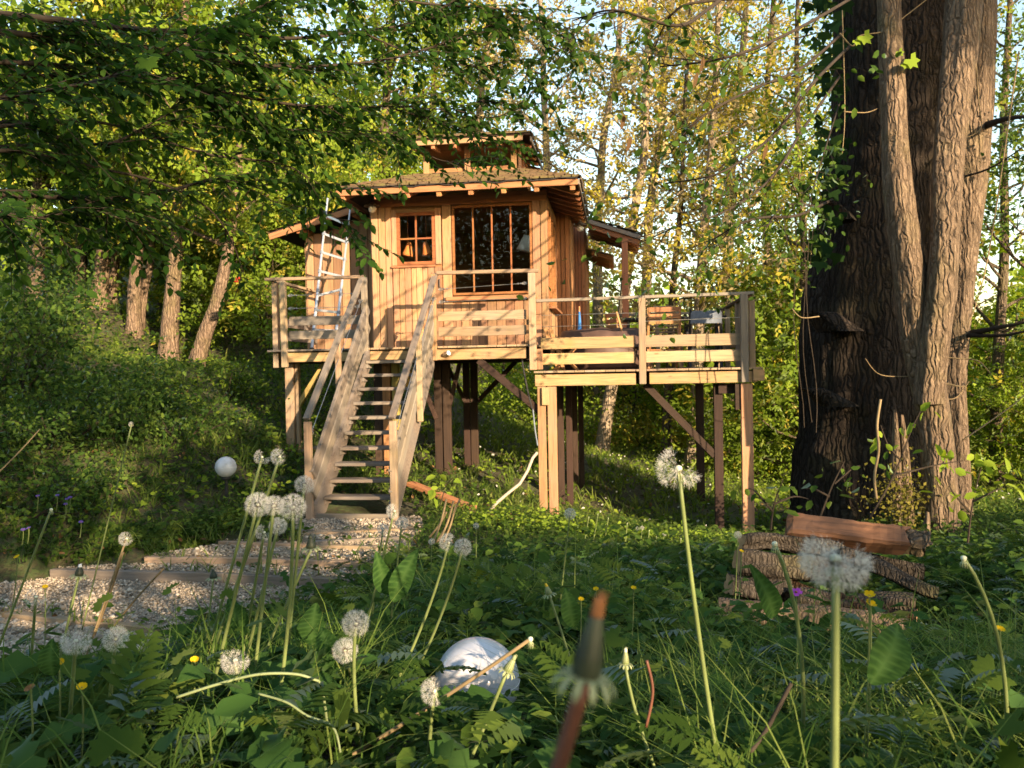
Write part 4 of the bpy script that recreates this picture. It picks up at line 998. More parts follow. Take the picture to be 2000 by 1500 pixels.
# boards lying on the ground under the house
def plank_on_ground(lab, pa, pb, Ya, Yb, w_, th_, mat):
    a, b = at(*pa, Ya), at(*pb, Yb); t = thing('loose_plank', lab, 'plank', (a + b) / 2); board('timber', t, a, b, w_, th_, mat, jit=.01)
plank_on_ground('sunlit reddish plank lying in the weeds right of the stair foot', (800, 945), (925, 992), 11.3, 10.6, .14, .06, M_CEDAR_R)
plank_on_ground('short pale plank lying in the grass below the conduit', (915, 1000), (1000, 1018), 10.3, 10.1, .10, .05, M_CEDAR)
t = thing('firewood_heap', 'small heap of broken wood by the left front post', 'wood heap', at(520, 880, 12.4))
for k in range(9):
    a = at(500 + 6 * k, 872 + (k % 3) * 8, 12.5 - .05 * k); board('stick', t, a, a + np.array([.35 + .1 * (k % 3), -.15 + .06 * k, .08 * ((k * 7) % 3 - 1)]), .05, .04, M_CEDAR_R if k % 2 else M_GREY)
# small far bundle
t = thing('bundle', 'tiny red and white bundle hanging among the leaves left of the deck', 'bundle', at(460, 545, 19)); p = Vector(at(462, 545, 19))
MB().lathe([(.01, -.09), (.07, -.06), (.085, .0), (.06, .07), (.01, .09)], 10, p).build('red_part', M_RED, t, True); MB().lathe([(.01, -.09), (.08, -.05), (.09, .02), (.05, .08), (.01, .1)], 10, p + Vector((-.14, 0, .03))).build('white_part', M_WHITE, t, True)

# ------------------------------------------------------------------ log pile
def log(lab, pa, pb, Ya, Yb, ra, rb, mat=M_LOG, split=False, name='log', rough=.18, seed=1):
    rs = random.Random(seed); a, b = Vector(at(*pa, Ya)), Vector(at(*pb, Yb)); x = (b - a).normalized(); L = (b - a).length
    t = thing(name, lab, 'log', (a + b) / 2 - Vector((0, 0, ra)), 'logs stacked before the big tree')
    y = Vector((0, 0, 1)).cross(x).normalized(); z = x.cross(y); n, k = 20, 16; V = []; F = []
    ph = [rs.uniform(0, 6.3) for _ in range(8)]
    for i in range(k + 1):
        f = i / k; r = ra + (rb - ra) * f; bend = z * (.03 * math.sin(f * 3 + ph[0])) + y * (.025 * math.sin(f * 4 + ph[1]))
        for j in range(n):
            an = 2 * PI * j / n; q = r * (1 + rough * (.4 * math.sin(3 * an + ph[2] + f) + .3 * math.sin(5 * an + ph[3] + 2 * f) + .25 * math.sin(11 * an + ph[4]) + .35 * rs.uniform(-1, 1) * .6 + .3 * math.sin(f * 9 + ph[5] + an)))
            if split and math.sin(an) > .15: q *= .62
            V.append(a + x * (L * f) + bend + y * (q * math.cos(an)) + z * (q * math.sin(an)))
    for i in range(k):
        for j in range(n): F.append((i * n + j, i * n + (j + 1) % n, (i + 1) * n + (j + 1) % n, (i + 1) * n + j))
    m = MB(); m.add(V, F); m.build('bark', mat, t, True)
    for base_i, sgn in ((0, -1), (k, 1)):
        e = MB(); ring = [V[base_i * n + j] for j in range(n)]; c = sum(ring, Vector()) / n; e.add([c + x * (.004 * sgn)] + [p + x * (.002 * sgn) for p in ring], [(0, j + 1, (j + 1) % n + 1) for j in range(n)])
        e.build('cut_end', M_LOGEND if not split else M_LOG, t)
    return t
t = thing('squared_beam', 'reddish squared beam with a rotten right end, lying on top of the log pile', 'beam', at(1670, 1060, 5.2))
def worn_beam(a, b, w_, h_, up, mat, name, par, seed, n=18):
    rs = random.Random(seed); M, L = frame(a, b, up); V = []; F = []
    sec = [(-.5, -.38), (-.5, .36), (-.38, .5), (-.1, .52), (.2, .5), (.4, .5), (.5, .4), (.5, .1), (.5, -.2), (.5, -.4), (.4, -.5), (0, -.5), (-.4, -.5)]; k = len(sec)
    for i in range(n + 1):
        f = i / n; dz = .006 * math.sin(f * 7) + rs.uniform(-.003, .003); sh = 1 - .06 * (f > .93) - .04 * (f < .04)
        for y, z in sec: V.append(M @ Vector((L * f + (rs.uniform(-.03, .03) if i in (0, n) else 0), y * w_ * sh + rs.uniform(-.004, .004), z * h_ * sh + dz + rs.uniform(-.003, .003))))
    for i in range(n):
        for j in range(k): F.append((i * k + j, i * k + (j + 1) % k, (i + 1) * k + (j + 1) % k, (i + 1) * k + j))
    F.append(tuple(range(k))); F.append(tuple(n * k + j for j in range(k)))
    mb = MB(); mb.add([M.inverted() @ p for p in V], F); o = mb.build(name, mat, None); o.matrix_basis = M; adopt(o, par); return o
worn_beam(at(1535, 1030, 5.35), at(1770, 1057, 5.13), .15, .15, (0.05, -.75, .66), M_PLANKR, 'timber', t, 3)
worn_beam(at(1768, 1058, 5.13), at(1812, 1062, 5.09), .13, .12, (0.05, -.75, .66), M_BARK_D, 'rotten_end', t, 4, 6)
M_LOG2 = bark_mat('smooth_log', (.12, .085, .06), (.21, .16, .115), moss=.15, sc=2.0, bump=.5, crack=.3); M_LOG3 = bark_mat('rotten_log', (.06, .035, .022), (.13, .075, .045), moss=.1, sc=2.0, bump=.8)
log('gnarled grey log with a ragged end, upper left of the pile', (1447, 1056), (1640, 1082), 5.1, 5.15, .055, .05, seed=2, rough=.6)
log('long barky log lying below the reddish beam', (1440, 1108), (1690, 1112), 4.95, 5.05, .072, .06, seed=3, rough=.4)
log('mossy thin log slanting down to the right', (1640, 1092), (1832, 1150), 5.05, 4.85, .048, .036, seed=4, rough=.35)
log('short broken log with pale cut end, behind the yellow buttercups', (1560, 1160), (1785, 1186), 4.8, 4.65, .062, .055, seed=5, rough=.4)
log('smooth brown log lowest and nearest in the pile', (1402, 1180), (1768, 1246), 4.6, 4.35, .068, .074, seed=6, rough=.12, mat=M_LOG2)
log('dark rotten log at the bottom of the pile in shadow', (1470, 1152), (1640, 1172), 5.0, 4.95, .075, .07, seed=7, rough=.45, mat=M_LOG3)
log('split reddish log lying behind the smooth lowest one', (1640, 1178), (1790, 1205), 4.75, 4.55, .06, .05, seed=9, rough=.35, mat=M_LOG3)
log('short grey log end poking out left under the barky log', (1425, 1140), (1540, 1146), 4.85, 4.95, .055, .06, seed=10, rough=.35)
log('grey branch-thin log at the back of the pile under the beam', (1560, 1085), (1800, 1105), 5.3, 5.2, .05, .045, seed=8, rough=.3)
# ------------------------------------------------------------------ globe lamps
def globe(lab, px, Y, r, tilt, stem):
    c = Vector(at(*px, Y)); t = thing('globe_lamp', lab, 'garden lamp', c - Vector((0, 0, r * 1.4)), 'white globe garden lamps')
    b = bmesh.new(); bmesh.ops.create_uvsphere(b, u_segments=40, v_segments=24, radius=r); m = bpy.data.meshes.new('globe'); b.to_mesh(m); b.free(); m.materials.append(M_GLOBE); m.polygons.foreach_set('use_smooth', [True] * len(m.polygons))
    o = link(bpy.data.objects.new('globe', m)); o.location = c; adopt(o, t)
    MB().lathe([(.99 * r, -.012 * r), (1.006 * r, -.006 * r), (1.006 * r, .006 * r), (.99 * r, .012 * r)], 40, c).build('seam_ring', M_WHITE, t, True)
    MB().lathe([(.42 * r, -.88 * r), (.45 * r, -1.0 * r), (.45 * r, -1.18 * r), (.28 * r, -1.25 * r)], 20, c).build('socket', M_BLACK, t, True)
    MB().tube([c + Vector((0, 0, -1.2 * r)), c + Vector((.0, 0, -1.2 * r - stem))], .018, 8).build('spike', M_BLACK, t)
globe('large white globe lamp half sunk in the weeds in the foreground', (932, 1330), 2.1, .110, 0, .12)
globe('small white globe lamp on a short post on the left bank', (441, 912), 10.0, .128, 0, .22)
# ------------------------------------------------------------------ dandelions and other single plants
def pappus_mesh(name, n, keep, seed, hairs=9, hw=.010, r=1.0):
    """unit-radius seed head: each seed a beak and a little umbrella of hairs"""
    rs = np.random.default_rng(seed); g = (1 + 5 ** .5) / 2; V = []; F = []; sv = []; sf = []
    for i in range(n):
        z = 1 - 2 * (i + .5) / n; a = 2 * PI * i / g; d = np.array([math.sqrt(1 - z * z) * math.cos(a), math.sqrt(1 - z * z) * math.sin(a), z]); d = d + rs.normal(0, .07, 3); d /= np.linalg.norm(d)
        if not keep(d): continue
        x = np.cross(d, [0, 0, 1.0]); x = x / (np.linalg.norm(x) + 1e-6) if abs(d[2]) < .98 else np.array([1.0, 0, 0]); y = np.cross(d, x)
        rr = rs.uniform(.68, .80); p0 = d * .17; p1 = d * rr
        b = len(V); V += [p0 - x * hw * .7, p0 + x * hw * .7, p1 + x * hw * .5, p1 - x * hw * .5]; F.append((b, b + 1, b + 2, b + 3))
        for k in range(hairs):
            an = 2 * PI * (k + rs.uniform(-.2, .2)) / hairs; q = (x * math.cos(an) + y * math.sin(an)); tip = p1 + d * rs.uniform(.14, .24) + q * rs.uniform(.17, .24); s = np.cross(q, d) * hw
            b = len(V); V += [p1 - s * .6, p1 + s * .6, tip + s * .4, tip - s * .4]; F.append((b, b + 1, b + 2, b + 3))
        b = len(sv); q0, q1 = d * .16, d * .27; sv += [q0 - x * .022, q0 + x * .022, q1 + x * .012, q1 - x * .012]; sf.append((b, b + 1, b + 2, b + 3))
    def mm(nm, v, f, mat):
        m = bpy.data.meshes.new(nm); m.from_pydata([tuple(p) for p in v], [], f); m.materials.append(mat); m.update(); return m
    return mm(name, V, F, M_PAPPUS), mm('seeds', sv, sf, M_SEED)
PAP = {'full': pappus_mesh('seed_head', 150, lambda d: d[2] > -.82, 1), 'half': pappus_mesh('seed_head', 150, lambda d: d[0] < .25 and d[2] > -.8, 2),
       'low': pappus_mesh('seed_head', 170, lambda d: d[2] < .40 + .25 * d[0] * -1 and d[2] > -.85, 3), 'few': pappus_mesh('seed_head', 120, lambda d: (d[0] < -.25 or (d[2] < -.2 and d[0] > .1)) and d[2] > -.8, 4)}
REC = MB().lathe([(.02, -.20), (.09, -.17), (.15, -.06), (.16, .02), (.12, .10), (.02, .14)], 12).mesh('receptacle', M_RECEPT, True)
def sepals():
    mb = MB()
    for k in range(11):
        a = 2 * PI * k / 11; d = Vector((math.cos(a), math.sin(a), 0)); s = Vector((-d.y, d.x, 0)) * .035
        p = [d * .08 + Vector((0, 0, -.15)), d * .20 + Vector((0, 0, -.28)), d * .22 + Vector((0, 0, -.55))]
        mb.add([p[0] - s, p[0] + s, p[1] - s, p[1] + s, p[2]], [(0, 1, 3, 2), (2, 3, 4)])
    return mb.mesh('sepals', M_BRACT)
SEP = sepals()
def bez(a, b, bend, n=12):
    a, b = Vector(a), Vector(b); c = a.lerp(b, .55) + Vector(bend); return [a * (1 - t) ** 2 + c * (2 * t * (1 - t)) + b * t * t for t in np.linspace(0, 1, n)]
def part(mesh, name, parent, M):
    o = link(bpy.data.objects.new(name, mesh)); o.matrix_basis = M; adopt(o, parent); return o
DG = 'dandelion clocks in the foreground'
def dandelion(lab, head, base, d, kind='full', bend=(0, 0, 0), Y=None, tilt=(0, 0), dy=0.05, r=None, stalk=M_STALK, group=DG, sink=True):
    """head/base pixels give where it stands; d is how wide the head looks"""
    Y = Y or 80.0 / d; h = Vector(at(*head, Y)); r = r or d * Y / 3200.0
    bx = Vector(at(*base, Y + dy)); z = tz(bx.x, bx.y)
    if bx.z > z:   # foot ends above ground: carry on down the same line
        dr = (bx - h); k = (z - h.z) / dr.z if abs(dr.z) > 1e-3 else 1; k = min(k, 2.5); bx = h + dr * k; bx.z = tz(bx.x, bx.y)
    t = thing('dandelion', lab, 'dandelion', bx, group)
    P = bez(bx, h, bend); rad = [.0030 + .0008 * (1 - i / 11) for i in range(12)] if Y < 6 else [.006] * 12
    MB().tube(P, rad, 8 if Y < 3 else 5).build('stalk', stalk, t, True)
    dirn = (P[-1] - P[-3]).normalized(); Q = dirn.to_track_quat('Z', 'Y').to_matrix().to_4x4() @ Matrix.Rotation(random.uniform(0, 6), 4, 'Z') if kind == 'full' else Matrix.Rotation(tilt[0], 4, 'Y') @ Matrix.Rotation(tilt[1], 4, 'X')
    M = Matrix.Translation(h) @ Q @ Matrix.Scale(r, 4)
    if kind == 'bald': M = Matrix.Translation(h) @ Q @ Matrix.Scale(.028, 4)
    part(REC, 'receptacle', t, M)
    if Y < 8: part(SEP, 'sepals', t, M)
    if kind != 'bald':
        s = part(PAP[kind][0], 'seed_head', t, M); part(PAP[kind][1], 'seeds', s, M)
    return t
D = dandelion
ORD = ['first', 'second', 'third', 'fourth', 'fifth', 'sixth', 'seventh', 'eighth', 'ninth', 'tenth']
D('huge half-blown dandelion clock at right, close to the lens before the logs', (1632, 1092), (1622, 1560), 135, 'low', (.004, 0, 0), Y=.62, r=.028, dy=.0)
D('tall dandelion with a wisp of down left, before the right deck posts', (1325, 915), (1395, 1400), 74, 'few', (-.01, 0, .0), Y=1.15, r=.034)
D('round dandelion clock leftmost of the tall group by the stairs', (503, 986), (452, 1190), 53, 'full')
D('roundest and largest dandelion clock of the tall group by the stairs', (572, 991), (545, 1290), 57, 'full', (.02, 0, 0))
D('pale dandelion clock half hidden between the two big ones', (535, 988), (500, 1290), 44, 'full', Y=1.62)
D('lower bluish dandelion clock below the two big ones', (543, 1028), (480, 1290), 38, 'full', Y=1.7)
D('blurred half-blown dandelion clock lowest in the tall group', (516, 1040), (478, 1250), 36, 'few', Y=1.75)
D('half-blown dandelion on a straight stalk before the left leg of the deck', (546, 892), (405, 1290), 38, 'half', (.02, 0, .03), Y=1.75, tilt=(-.3, 0))
D('faint wispy dandelion before the dark slope left of the stairs', (512, 893), (425, 1200), 34, 'few', Y=1.8)
D('dandelion clock just touching the left side of the stairs', (594, 947), (560, 1290), 40, 'full', Y=1.75)
D('upper of the two dandelion clocks on one leaning spot left of the globe lamp', (695, 1218), (716, 1530), 58, 'full', (-.02, 0, 0))
D('lower of the two dandelion clocks left of the globe lamp, head turned to us', (674, 1271), (690, 1330), 54, 'full', Y=1.52, dy=.2)
D('big ragged dandelion clock on its own above the arched pale stalk', (459, 1290), (490, 1540), 58, 'low', Y=1.36)
D('see-through dandelion clock low on the left before the coarse stones', (148, 1252), (128, 1520), 60, 'low', Y=1.35)
D('see-through dandelion clock right of another before the coarse stones', (226, 1248), (200, 1520), 54, 'full', Y=1.4)
D('half-blown dandelion leaning over the left edge of the globe lamp', (848, 1350), (832, 1520), 58, 'half', (0, 0, 0), Y=1.3, tilt=(-.2, .4))
D('ragged dandelion clock alone on a straw stalk before the soil bank', (247, 1052), (165, 1280), 32, 'half', Y=2.5, tilt=(-.5, 0), stalk=M_DRY)
D('dandelion clock at the right foot of the stairs', (770, 998), (735, 1140), 34, 'half', Y=2.3, tilt=(-.4, 0))
D('dandelion clock hanging below another at the right foot of the stairs', (785, 1022), (770, 1150), 28, 'full', Y=2.7)
D('small dandelion clock before the thin timbers at the stair foot', (748, 1034), (735, 1130), 25, 'full', Y=3.0)
D('fluffy dandelion clock left of a pair, on a long leaning stalk', (876, 1060), (770, 1330), 40, 'half', (.03, 0, 0), Y=1.9, tilt=(.4, 0))
D('cream dandelion clock right of a pair, on a long leaning stalk', (904, 1069), (790, 1350), 38, 'full', (.03, 0, 0), Y=1.95)
D('round dandelion clock standing alone in front of the front post foot', (1113, 1004), (1100, 1120), 26, 'full', Y=3.1)
D('tiny dandelion clock in the grass between the pair and the lone one', (930, 1027), (930, 1090), 13, 'full', Y=5.5)
D('small dandelion clock beside the gnarled log end', (1441, 1045), (1438, 1110), 16, 'full', Y=4.6)
D('little dandelion clock by the path, below the fluffy pair', (843, 1058), (842, 1110), 14, 'full', Y=5.2)
D('tiny dandelion clock high on the left bank', (257, 829), (215, 900), 12, 'half', Y=6.6)
D('wispy dandelion at the far left before the path', (70, 1166), (60, 1290), 42, 'few', Y=1.9)
D('bald dandelion stalk bending down in front of the logs', (1513, 1062), (1540, 1480), 14, 'bald', (.06, 0, .05), Y=1.25)
D('tall bald dandelion stalk nodding at the far right', (1882, 1090), (1935, 1480), 14, 'bald', (.07, 0, .06), Y=1.25)
D('straw-coloured bald stalk crossing the globe lamp', (1036, 1248), (700, 1470), 14, 'bald', (.0, 0, -.01), Y=1.35, stalk=M_DRY)
D('bald stalk with frayed tip on the far left bank', (100, 995), (15, 1200), 10, 'bald', Y=2.3)
for k, (hx, hy, bx_, by_) in enumerate([(1188, 1012, 1180, 1060), (1245, 1032, 1235, 1085), (1254, 1031, 1248, 1090), (1268, 1036, 1262, 1095), (1282, 1048, 1275, 1100), (1298, 1043, 1284, 1090), (1168, 1004, 1160, 1050), (1225, 1022, 1220, 1075), (1150, 1010, 1142, 1055), (1330, 1052, 1324, 1100)]):
    D(ORD[sorted([1188, 1245, 1254, 1268, 1282, 1298, 1168, 1225, 1150, 1330]).index(hx)] + ' from the left of the short sunlit dandelions right of the front post', (hx, hy), (bx_, by_), 10, 'full' if k in (1, 2, 5) else 'bald', Y=8.6 - .05 * k, r=.024, group='short dandelions in the sunlit strip', stalk=M_STALK)

# closed buds
def bud(lab, tip, neck, foot, Y, size, tipm=M_BUDTIP, stalkm=M_STALK, fy=0, group=None, body=M_BUD, bend=(0, 0, 0)):
    a, b = Vector(at(*neck, Y)), Vector(at(*tip, Y)); ax = (b - a); L = ax.length; M = Matrix.Translation(a) @ ax.normalized().to_track_quat('Z', 'Y').to_matrix().to_4x4() @ Matrix.Scale(L, 4)
    f = Vector(at(*foot, Y + fy)); z = tz(f.x, f.y)
    if f.z > z: dr = f - a; k = min(2.5, (z - a.z) / dr.z); f = a + dr * k
    t = thing('dandelion_bud', lab, 'bud', f, group); R4 = M.to_3x3()
    s = size
    MB().lathe([(.05, 0), (s * .9, .02), (s * 1.15, .12), (s * 1.1, .3), (s * .85, .5), (s * .62, .68), (s * .50, .76)], 18, a, R4).build('bud_body', body, t, True)
    mb = MB(); rs = random.Random(4)
    mb.lathe([(s * .50, .74), (s * .52, .80), (s * .46, .88), (s * .40, .95), (s * .18, 1.0)], 14, a, R4)
    for k in range(26):
        an = rs.uniform(0, 6.28); r = s * rs.uniform(.05, .45); p = Vector((r * math.cos(an), r * math.sin(an), .85)); q = Vector((r * 1.15 * math.cos(an), r * 1.15 * math.sin(an), rs.uniform(.96, 1.08))); mb.tube([a + R4 @ p, a + R4 @ q], [L * .014, L * .006], 4)
    mb.build('withered_tip', tipm, t, True)
    mb = MB()
    for k in range(12):
        an = 2 * PI * k / 12 + .2; dv = Vector((math.cos(an), math.sin(an), 0)); sd_ = Vector((-dv.y, dv.x, 0)) * s * .28; pr = [(s * .8, .06), (s * 1.9, .05), (s * 2.45, -.06), (s * 2.5, -.17)]
        pts_ = []
        for r, zz in pr[:-1]: pts_ += [a + R4 @ (dv * r + Vector((0, 0, zz)) - sd_), a + R4 @ (dv * r + Vector((0, 0, zz)) + sd_)]
        pts_.append(a + R4 @ (dv * pr[-1][0] + Vector((0, 0, pr[-1][1])))); mb.add(pts_, [(0, 1, 3, 2), (2, 3, 5, 4), (4, 5, 6)])
    mb.build('bracts', M_BRACT, t)
    mb = MB()
    for k in range(14):
        an = 2 * PI * k / 14; dv = Vector((math.cos(an), math.sin(an), 0)); sd_ = Vector((-dv.y, dv.x, 0)) * s * .12
        pts_ = []
        for zz, rr in ((.05, s * 1.10), (.3, s * 1.14), (.5, s * .89), (.73, s * .55)): pts_ += [a + R4 @ (dv * rr + Vector((0, 0, zz)) - sd_), a + R4 @ (dv * rr + Vector((0, 0, zz)) + sd_)]
        mb.add(pts_, [(0, 1, 3, 2), (2, 3, 5, 4), (4, 5, 7, 6)])
    mb.build('bud_scales', M_BRACT if body is not M_BUD else M_BUD, t)
    P = bez(f, a, bend, 10); MB().tube(P, [L * .10] * 10, 10).build('stalk', stalkm, t, True); return t
bud('very near dark closed dandelion bud with rusty tip on a reddish stalk', (1172, 1165), (1142, 1328), (1085, 1520), .27, .155, stalkm=M_STALK_R)
bud('closed dandelion bud with yellow streaks leaning over the globe lamp', (1007, 1280), (990, 1312), (900, 1530), 1.35, .22, tipm=M_BRACT, body=M_STALK, group='closed dandelion buds')
bud('small green dandelion bud with pale tip right of the near dark bud', (1222, 1266), (1221, 1298), (1290, 1490), 1.2, .2, tipm=M_RECEPT, body=M_STALK, bend=(-.03, 0, .02), group='closed dandelion buds')
bud('half-open yellow dandelion bud left of the rusty bud tip', (1066, 1140), (1073, 1162), (1105, 1260), 1.9, .25, tipm=plain('yellow_florets', (.6, .4, .02), noise=.2, scale=80), body=M_STALK, group='closed dandelion buds')
bud('dark drooping bud among the tall dandelion stalks', (606, 1045), (608, 1072), (560, 1180), 1.8, .3, tipm=M_BUD, group='closed dandelion buds')
bud('dark little bud standing before the gravel', (416, 1112), (417, 1130), (405, 1230), 2.0, .35, tipm=M_BUD, group='closed dandelion buds')
bud('small dark bud with white tip on a thin stalk over the left gravel', (157, 1102), (154, 1125), (125, 1250), 2.0, .3, tipm=M_WHITE, group='closed dandelion buds')
# arched pale stalks and dry straws
def straw(lab, pts, Y0, Y1, r, mat, name='bent_stalk', cat='stalk'):
    n = len(pts); P = [Vector(at(*p, Y0 + (Y1 - Y0) * i / (n - 1))) for i, p in enumerate(pts)]; Q = []
    for i in range(n - 1):
        p0, p1, p2, p3 = P[max(i - 1, 0)], P[i], P[i + 1], P[min(i + 2, n - 1)]
        for f in np.linspace(0, 1, 7)[:-1]:
            Q.append(.5 * ((2 * p1) + (p2 - p0) * f + (2 * p0 - 5 * p1 + 4 * p2 - p3) * f * f + (3 * p1 - p0 - 3 * p2 + p3) * f ** 3))
    Q.append(P[-1]); o = MB().tube(Q, r, 6).build(name, mat, None, True); tag(o, lab, cat); return o
M_PALEST = plain('pale_stalk', (.19, .235, .11), rough=.5, noise=.15)
straw('pale green stalk arching over to the left below the dandelions', [(345, 1362), (420, 1338), (500, 1318), (570, 1316), (610, 1326), (628, 1342), (640, 1420)], 1.3, 1.35, .0024, M_PALEST)
straw('pale stalk bent down in an arc below the arched one', [(505, 1355), (560, 1372), (600, 1398), (650, 1420), (665, 1470)], 1.25, 1.2, .0018, M_PALEST)
straw('long straw stalk leaning over the big left timber', [(185, 1240), (215, 1160), (240, 1080)], 2.6, 2.4, .0032, M_DRY)
straw('second straw stalk leaning right over the left gravel', [(215, 1232), (265, 1170), (320, 1110)], 2.7, 2.6, .0032, M_DRY)
straw('dry grass stem slanting at the far left edge', [(-5, 925), (40, 880), (78, 838)], 3.4, 3.5, .0028, M_DRY)
for k, (x0, y0, x1, y1) in enumerate([(845, 1062, 872, 975), (858, 1058, 886, 978), (866, 1060, 890, 984), (852, 1060, 898, 976), (838, 1050, 872, 1000)]):
    o = straw(ORD[k] + ' of the straw coloured dry stems in the sunlit clump right of the stairs', [(x0, y0), ((x0 + x1) / 2 + 3, (y0 + y1) / 2), (x1, y1)], 6.0 + .05 * k, 6.1, .008, M_DRY, 'dry_stem', 'stem'); o['group'] = 'dry stems right of the stairs'
straw('red brown twig slanting up by the green bud', [(1262, 1420), (1275, 1350), (1263, 1290)], 1.0, 1.0, .0018, M_STALK_R, 'twig', 'twig')
straw('thick brown twig slanting through the leaves at lower right', [(1465, 1470), (1500, 1420), (1545, 1335)], 1.15, 1.2, .0032, M_TWIG, 'twig', 'twig')
straw('upright crooked dead stem before the dark trunk', [(1712, 975), (1708, 930), (1716, 880), (1713, 830), (1720, 780)], 4.2, 4.2, .007, M_DRY, 'dead_stem', 'stem')

def flower(lab, px, foot, Y, r, mat, npet, name, cat, cup=.6, group=None):
    c = Vector(at(*px, Y)); f = Vector(at(*foot, Y + .03)); f.z = min(f.z, tz(f.x, f.y) + .02) if f.z - tz(f.x, f.y) < .3 else f.z
    t = thing(name, lab, cat, f, group); P = []; Yd = []
    a = np.arange(npet) * 2 * PI / npet + random.uniform(0, 1); tl = Vector((random.uniform(-.3, .3), -.45, 1)).normalized(); Q = tl.to_track_quat('Z', 'Y').to_matrix()
    for k in a: Yd.append(Q @ Vector((math.cos(k), math.sin(k), cup)))
    Yd = np.array(Yd); N = np.array([Q @ Vector((-.8 * math.cos(k) , -.8 * math.sin(k), 1)) for k in a])
    T = ([(0, 0, 0), (.42, .45, .08), (.3, .95, 0), (-.3, .95, 0), (-.42, .45, .08)], [(0, 1, 2), (0, 2, 3), (0, 3, 4)])
    cloud('petals', T, np.repeat(np.array(c)[None], npet, 0), frames(Yd, N), np.full(npet, r), mat, RNG.uniform(.3, .8, npet), t)
    MB().lathe([(.05 * r, -.02 * r), (.22 * r, .05 * r), (.2 * r, .2 * r), (.03 * r, .28 * r)], 8, c, Q).build('flower_centre', M_BUDTIP if mat is not L_PETAL_Y else plain('yellow_centre', (.5, .35, .02)), t, True)
    MB().tube(bez(f, c, (.01, 0, .02), 8), .0016 if Y < 3 else .003, 5).build('stalk', M_STALK, t); return t
BG_ = 'yellow buttercups in the weeds'
flower('upper of two yellow buttercups before the lowest log', (1698, 1164), (1672, 1330), 1.25, .010, L_PETAL_Y, 5, 'buttercup', 'buttercup', group=BG_)
flower('lower of two yellow buttercups before the lowest log', (1700, 1182), (1680, 1340), 1.25, .010, L_PETAL_Y, 5, 'buttercup', 'buttercup', group=BG_)
for lab, x, y, Y, c in [('single yellow buttercup near the right edge', 1953, 1231, 1.5, .8), ('yellow buttercup left of the near dark leaves, by the left stones', 115, 1296, 1.3, .6), ('yellow buttercup just left of the upright grass blades', 380, 1291, 1.5, .6),
                     ('yellow flower head with orange rim, lower left', 160, 1344, 1.25, .6), ('yellow buttercup behind the rusty bud tip, right of it', 1237, 1150, 2.4, .8), ('yellow buttercup pair member just left of the rusty bud tip', 1164, 1152, 2.4, .8),
                     ('yellow buttercup low left of the rusty bud tip', 1135, 1172, 2.3, .8), ('small yellow flower by the gnarled log end', 1448, 1078, 4.0, 1.2), ('yellow flower at the far left before the soil bank', 34, 1089, 2.6, .8), ('yellow flower below the soil bank at left', 88, 1148, 2.4, .8)]:
    flower(lab, (x, y), (x - 12, y + 110), Y, .0095 * (1 + .25 * max(0, Y - 2)), L_PETAL_Y, 6, 'buttercup', 'buttercup', group=BG_)
flower('orange withered flower head at lower left', (60, 1347), (50, 1450), 1.2, .009, L_LITTER, 7, 'withered_flower', 'flower')
flower('single magenta flower in front of the rotten log', (1555, 1157), (1548, 1290), 1.8, .014, L_PETAL_P, 5, 'magenta_flower', 'flower', cup=.1)
for k, (x, y) in enumerate([(74, 969), (112, 968), (131, 975), (137, 972), (128, 985), (158, 1020), (45, 1035), (56, 1032)]):
    flower(ORD[sorted([74, 112, 131, 137, 128, 158, 45, 56]).index(x)] + ' from the left of the small violet flowers on the left bank', (x, y), (x - 2, y + 30), 6.2 if y < 1000 else 5.4, .017, L_PETAL_V, 5, 'violet', 'violet', cup=.3, group='violets on the left bank')

def big_leaf(lab, base, tip, Y0, Y1, wd, mat=L_DOCK, curl=.12, name='dock_leaf', facing=(0, -1, .35)):
    a, b = Vector(at(*base, Y0)), Vector(at(*tip, Y1)); x = (b - a); L = x.length; x.normalize(); n = Vector(facing); n = (n - x * n.dot(x)).normalized(); s = x.cross(n); V = []; F = []; k = 30; TI = []
    for i in range(k + 1):
        f = i / k; w_ = wd * math.sin(PI * min(1, f * .96 + .02)) ** .75 * (1.12 - .45 * f); c = a + x * (L * f) + n * (curl * L * math.sin(PI * f) - curl * 1.2 * L * f * f)
        rip = .014 * L * math.sin(f * 23 + len(lab))
        for j, (u_, h_) in enumerate(((-1, .16), (-.5, .10), (0, 0), (.5, .10), (1, .16))):
            V.append(c + s * (u_ * w_ / 2) + n * (h_ * w_ + (rip if abs(u_) > .4 else 0))); TI.append(1.0 if u_ == 0 else (.75 if ((f - .13 * abs(u_)) * 10) % 1 < .22 else .16 + .12 * math.sin(f * 9 + u_ * 4)))
    for i in range(k):
        for j in range(4): F.append((i * 5 + j, i * 5 + j + 1, i * 5 + j + 6, i * 5 + j + 5))
    m = fast_mesh(name, np.array([tuple(p) for p in V]), np.array(F).ravel(), 4, mat, np.array(TI), True); o = link(bpy.data.objects.new(name, m)); tag(o, lab, 'leaf', 'single broad leaves'); return o
big_leaf('upright blue green lance leaf before the smooth log', (1510, 1205), (1476, 1112), 1.5, 1.45, .045)
big_leaf('broad dark green dock leaf leaning right, before the log end', (1700, 1335), (1765, 1215), 1.15, 1.2, .062)
big_leaf('broad dock leaf standing left of the fluffy dandelion pair', (768, 1175), (812, 1075), 2.0, 2.0, .06)
big_leaf('second dock leaf beside it, leaning left', (760, 1160), (735, 1085), 2.05, 2.0, .055)
big_leaf('folded dock leaf near the two dandelions left of the globe lamp', (655, 1290), (625, 1225), 1.6, 1.62, .05)
big_leaf('large dock leaf curling down below the tall dandelions', (610, 1260), (615, 1180), 1.8, 1.8, .07)
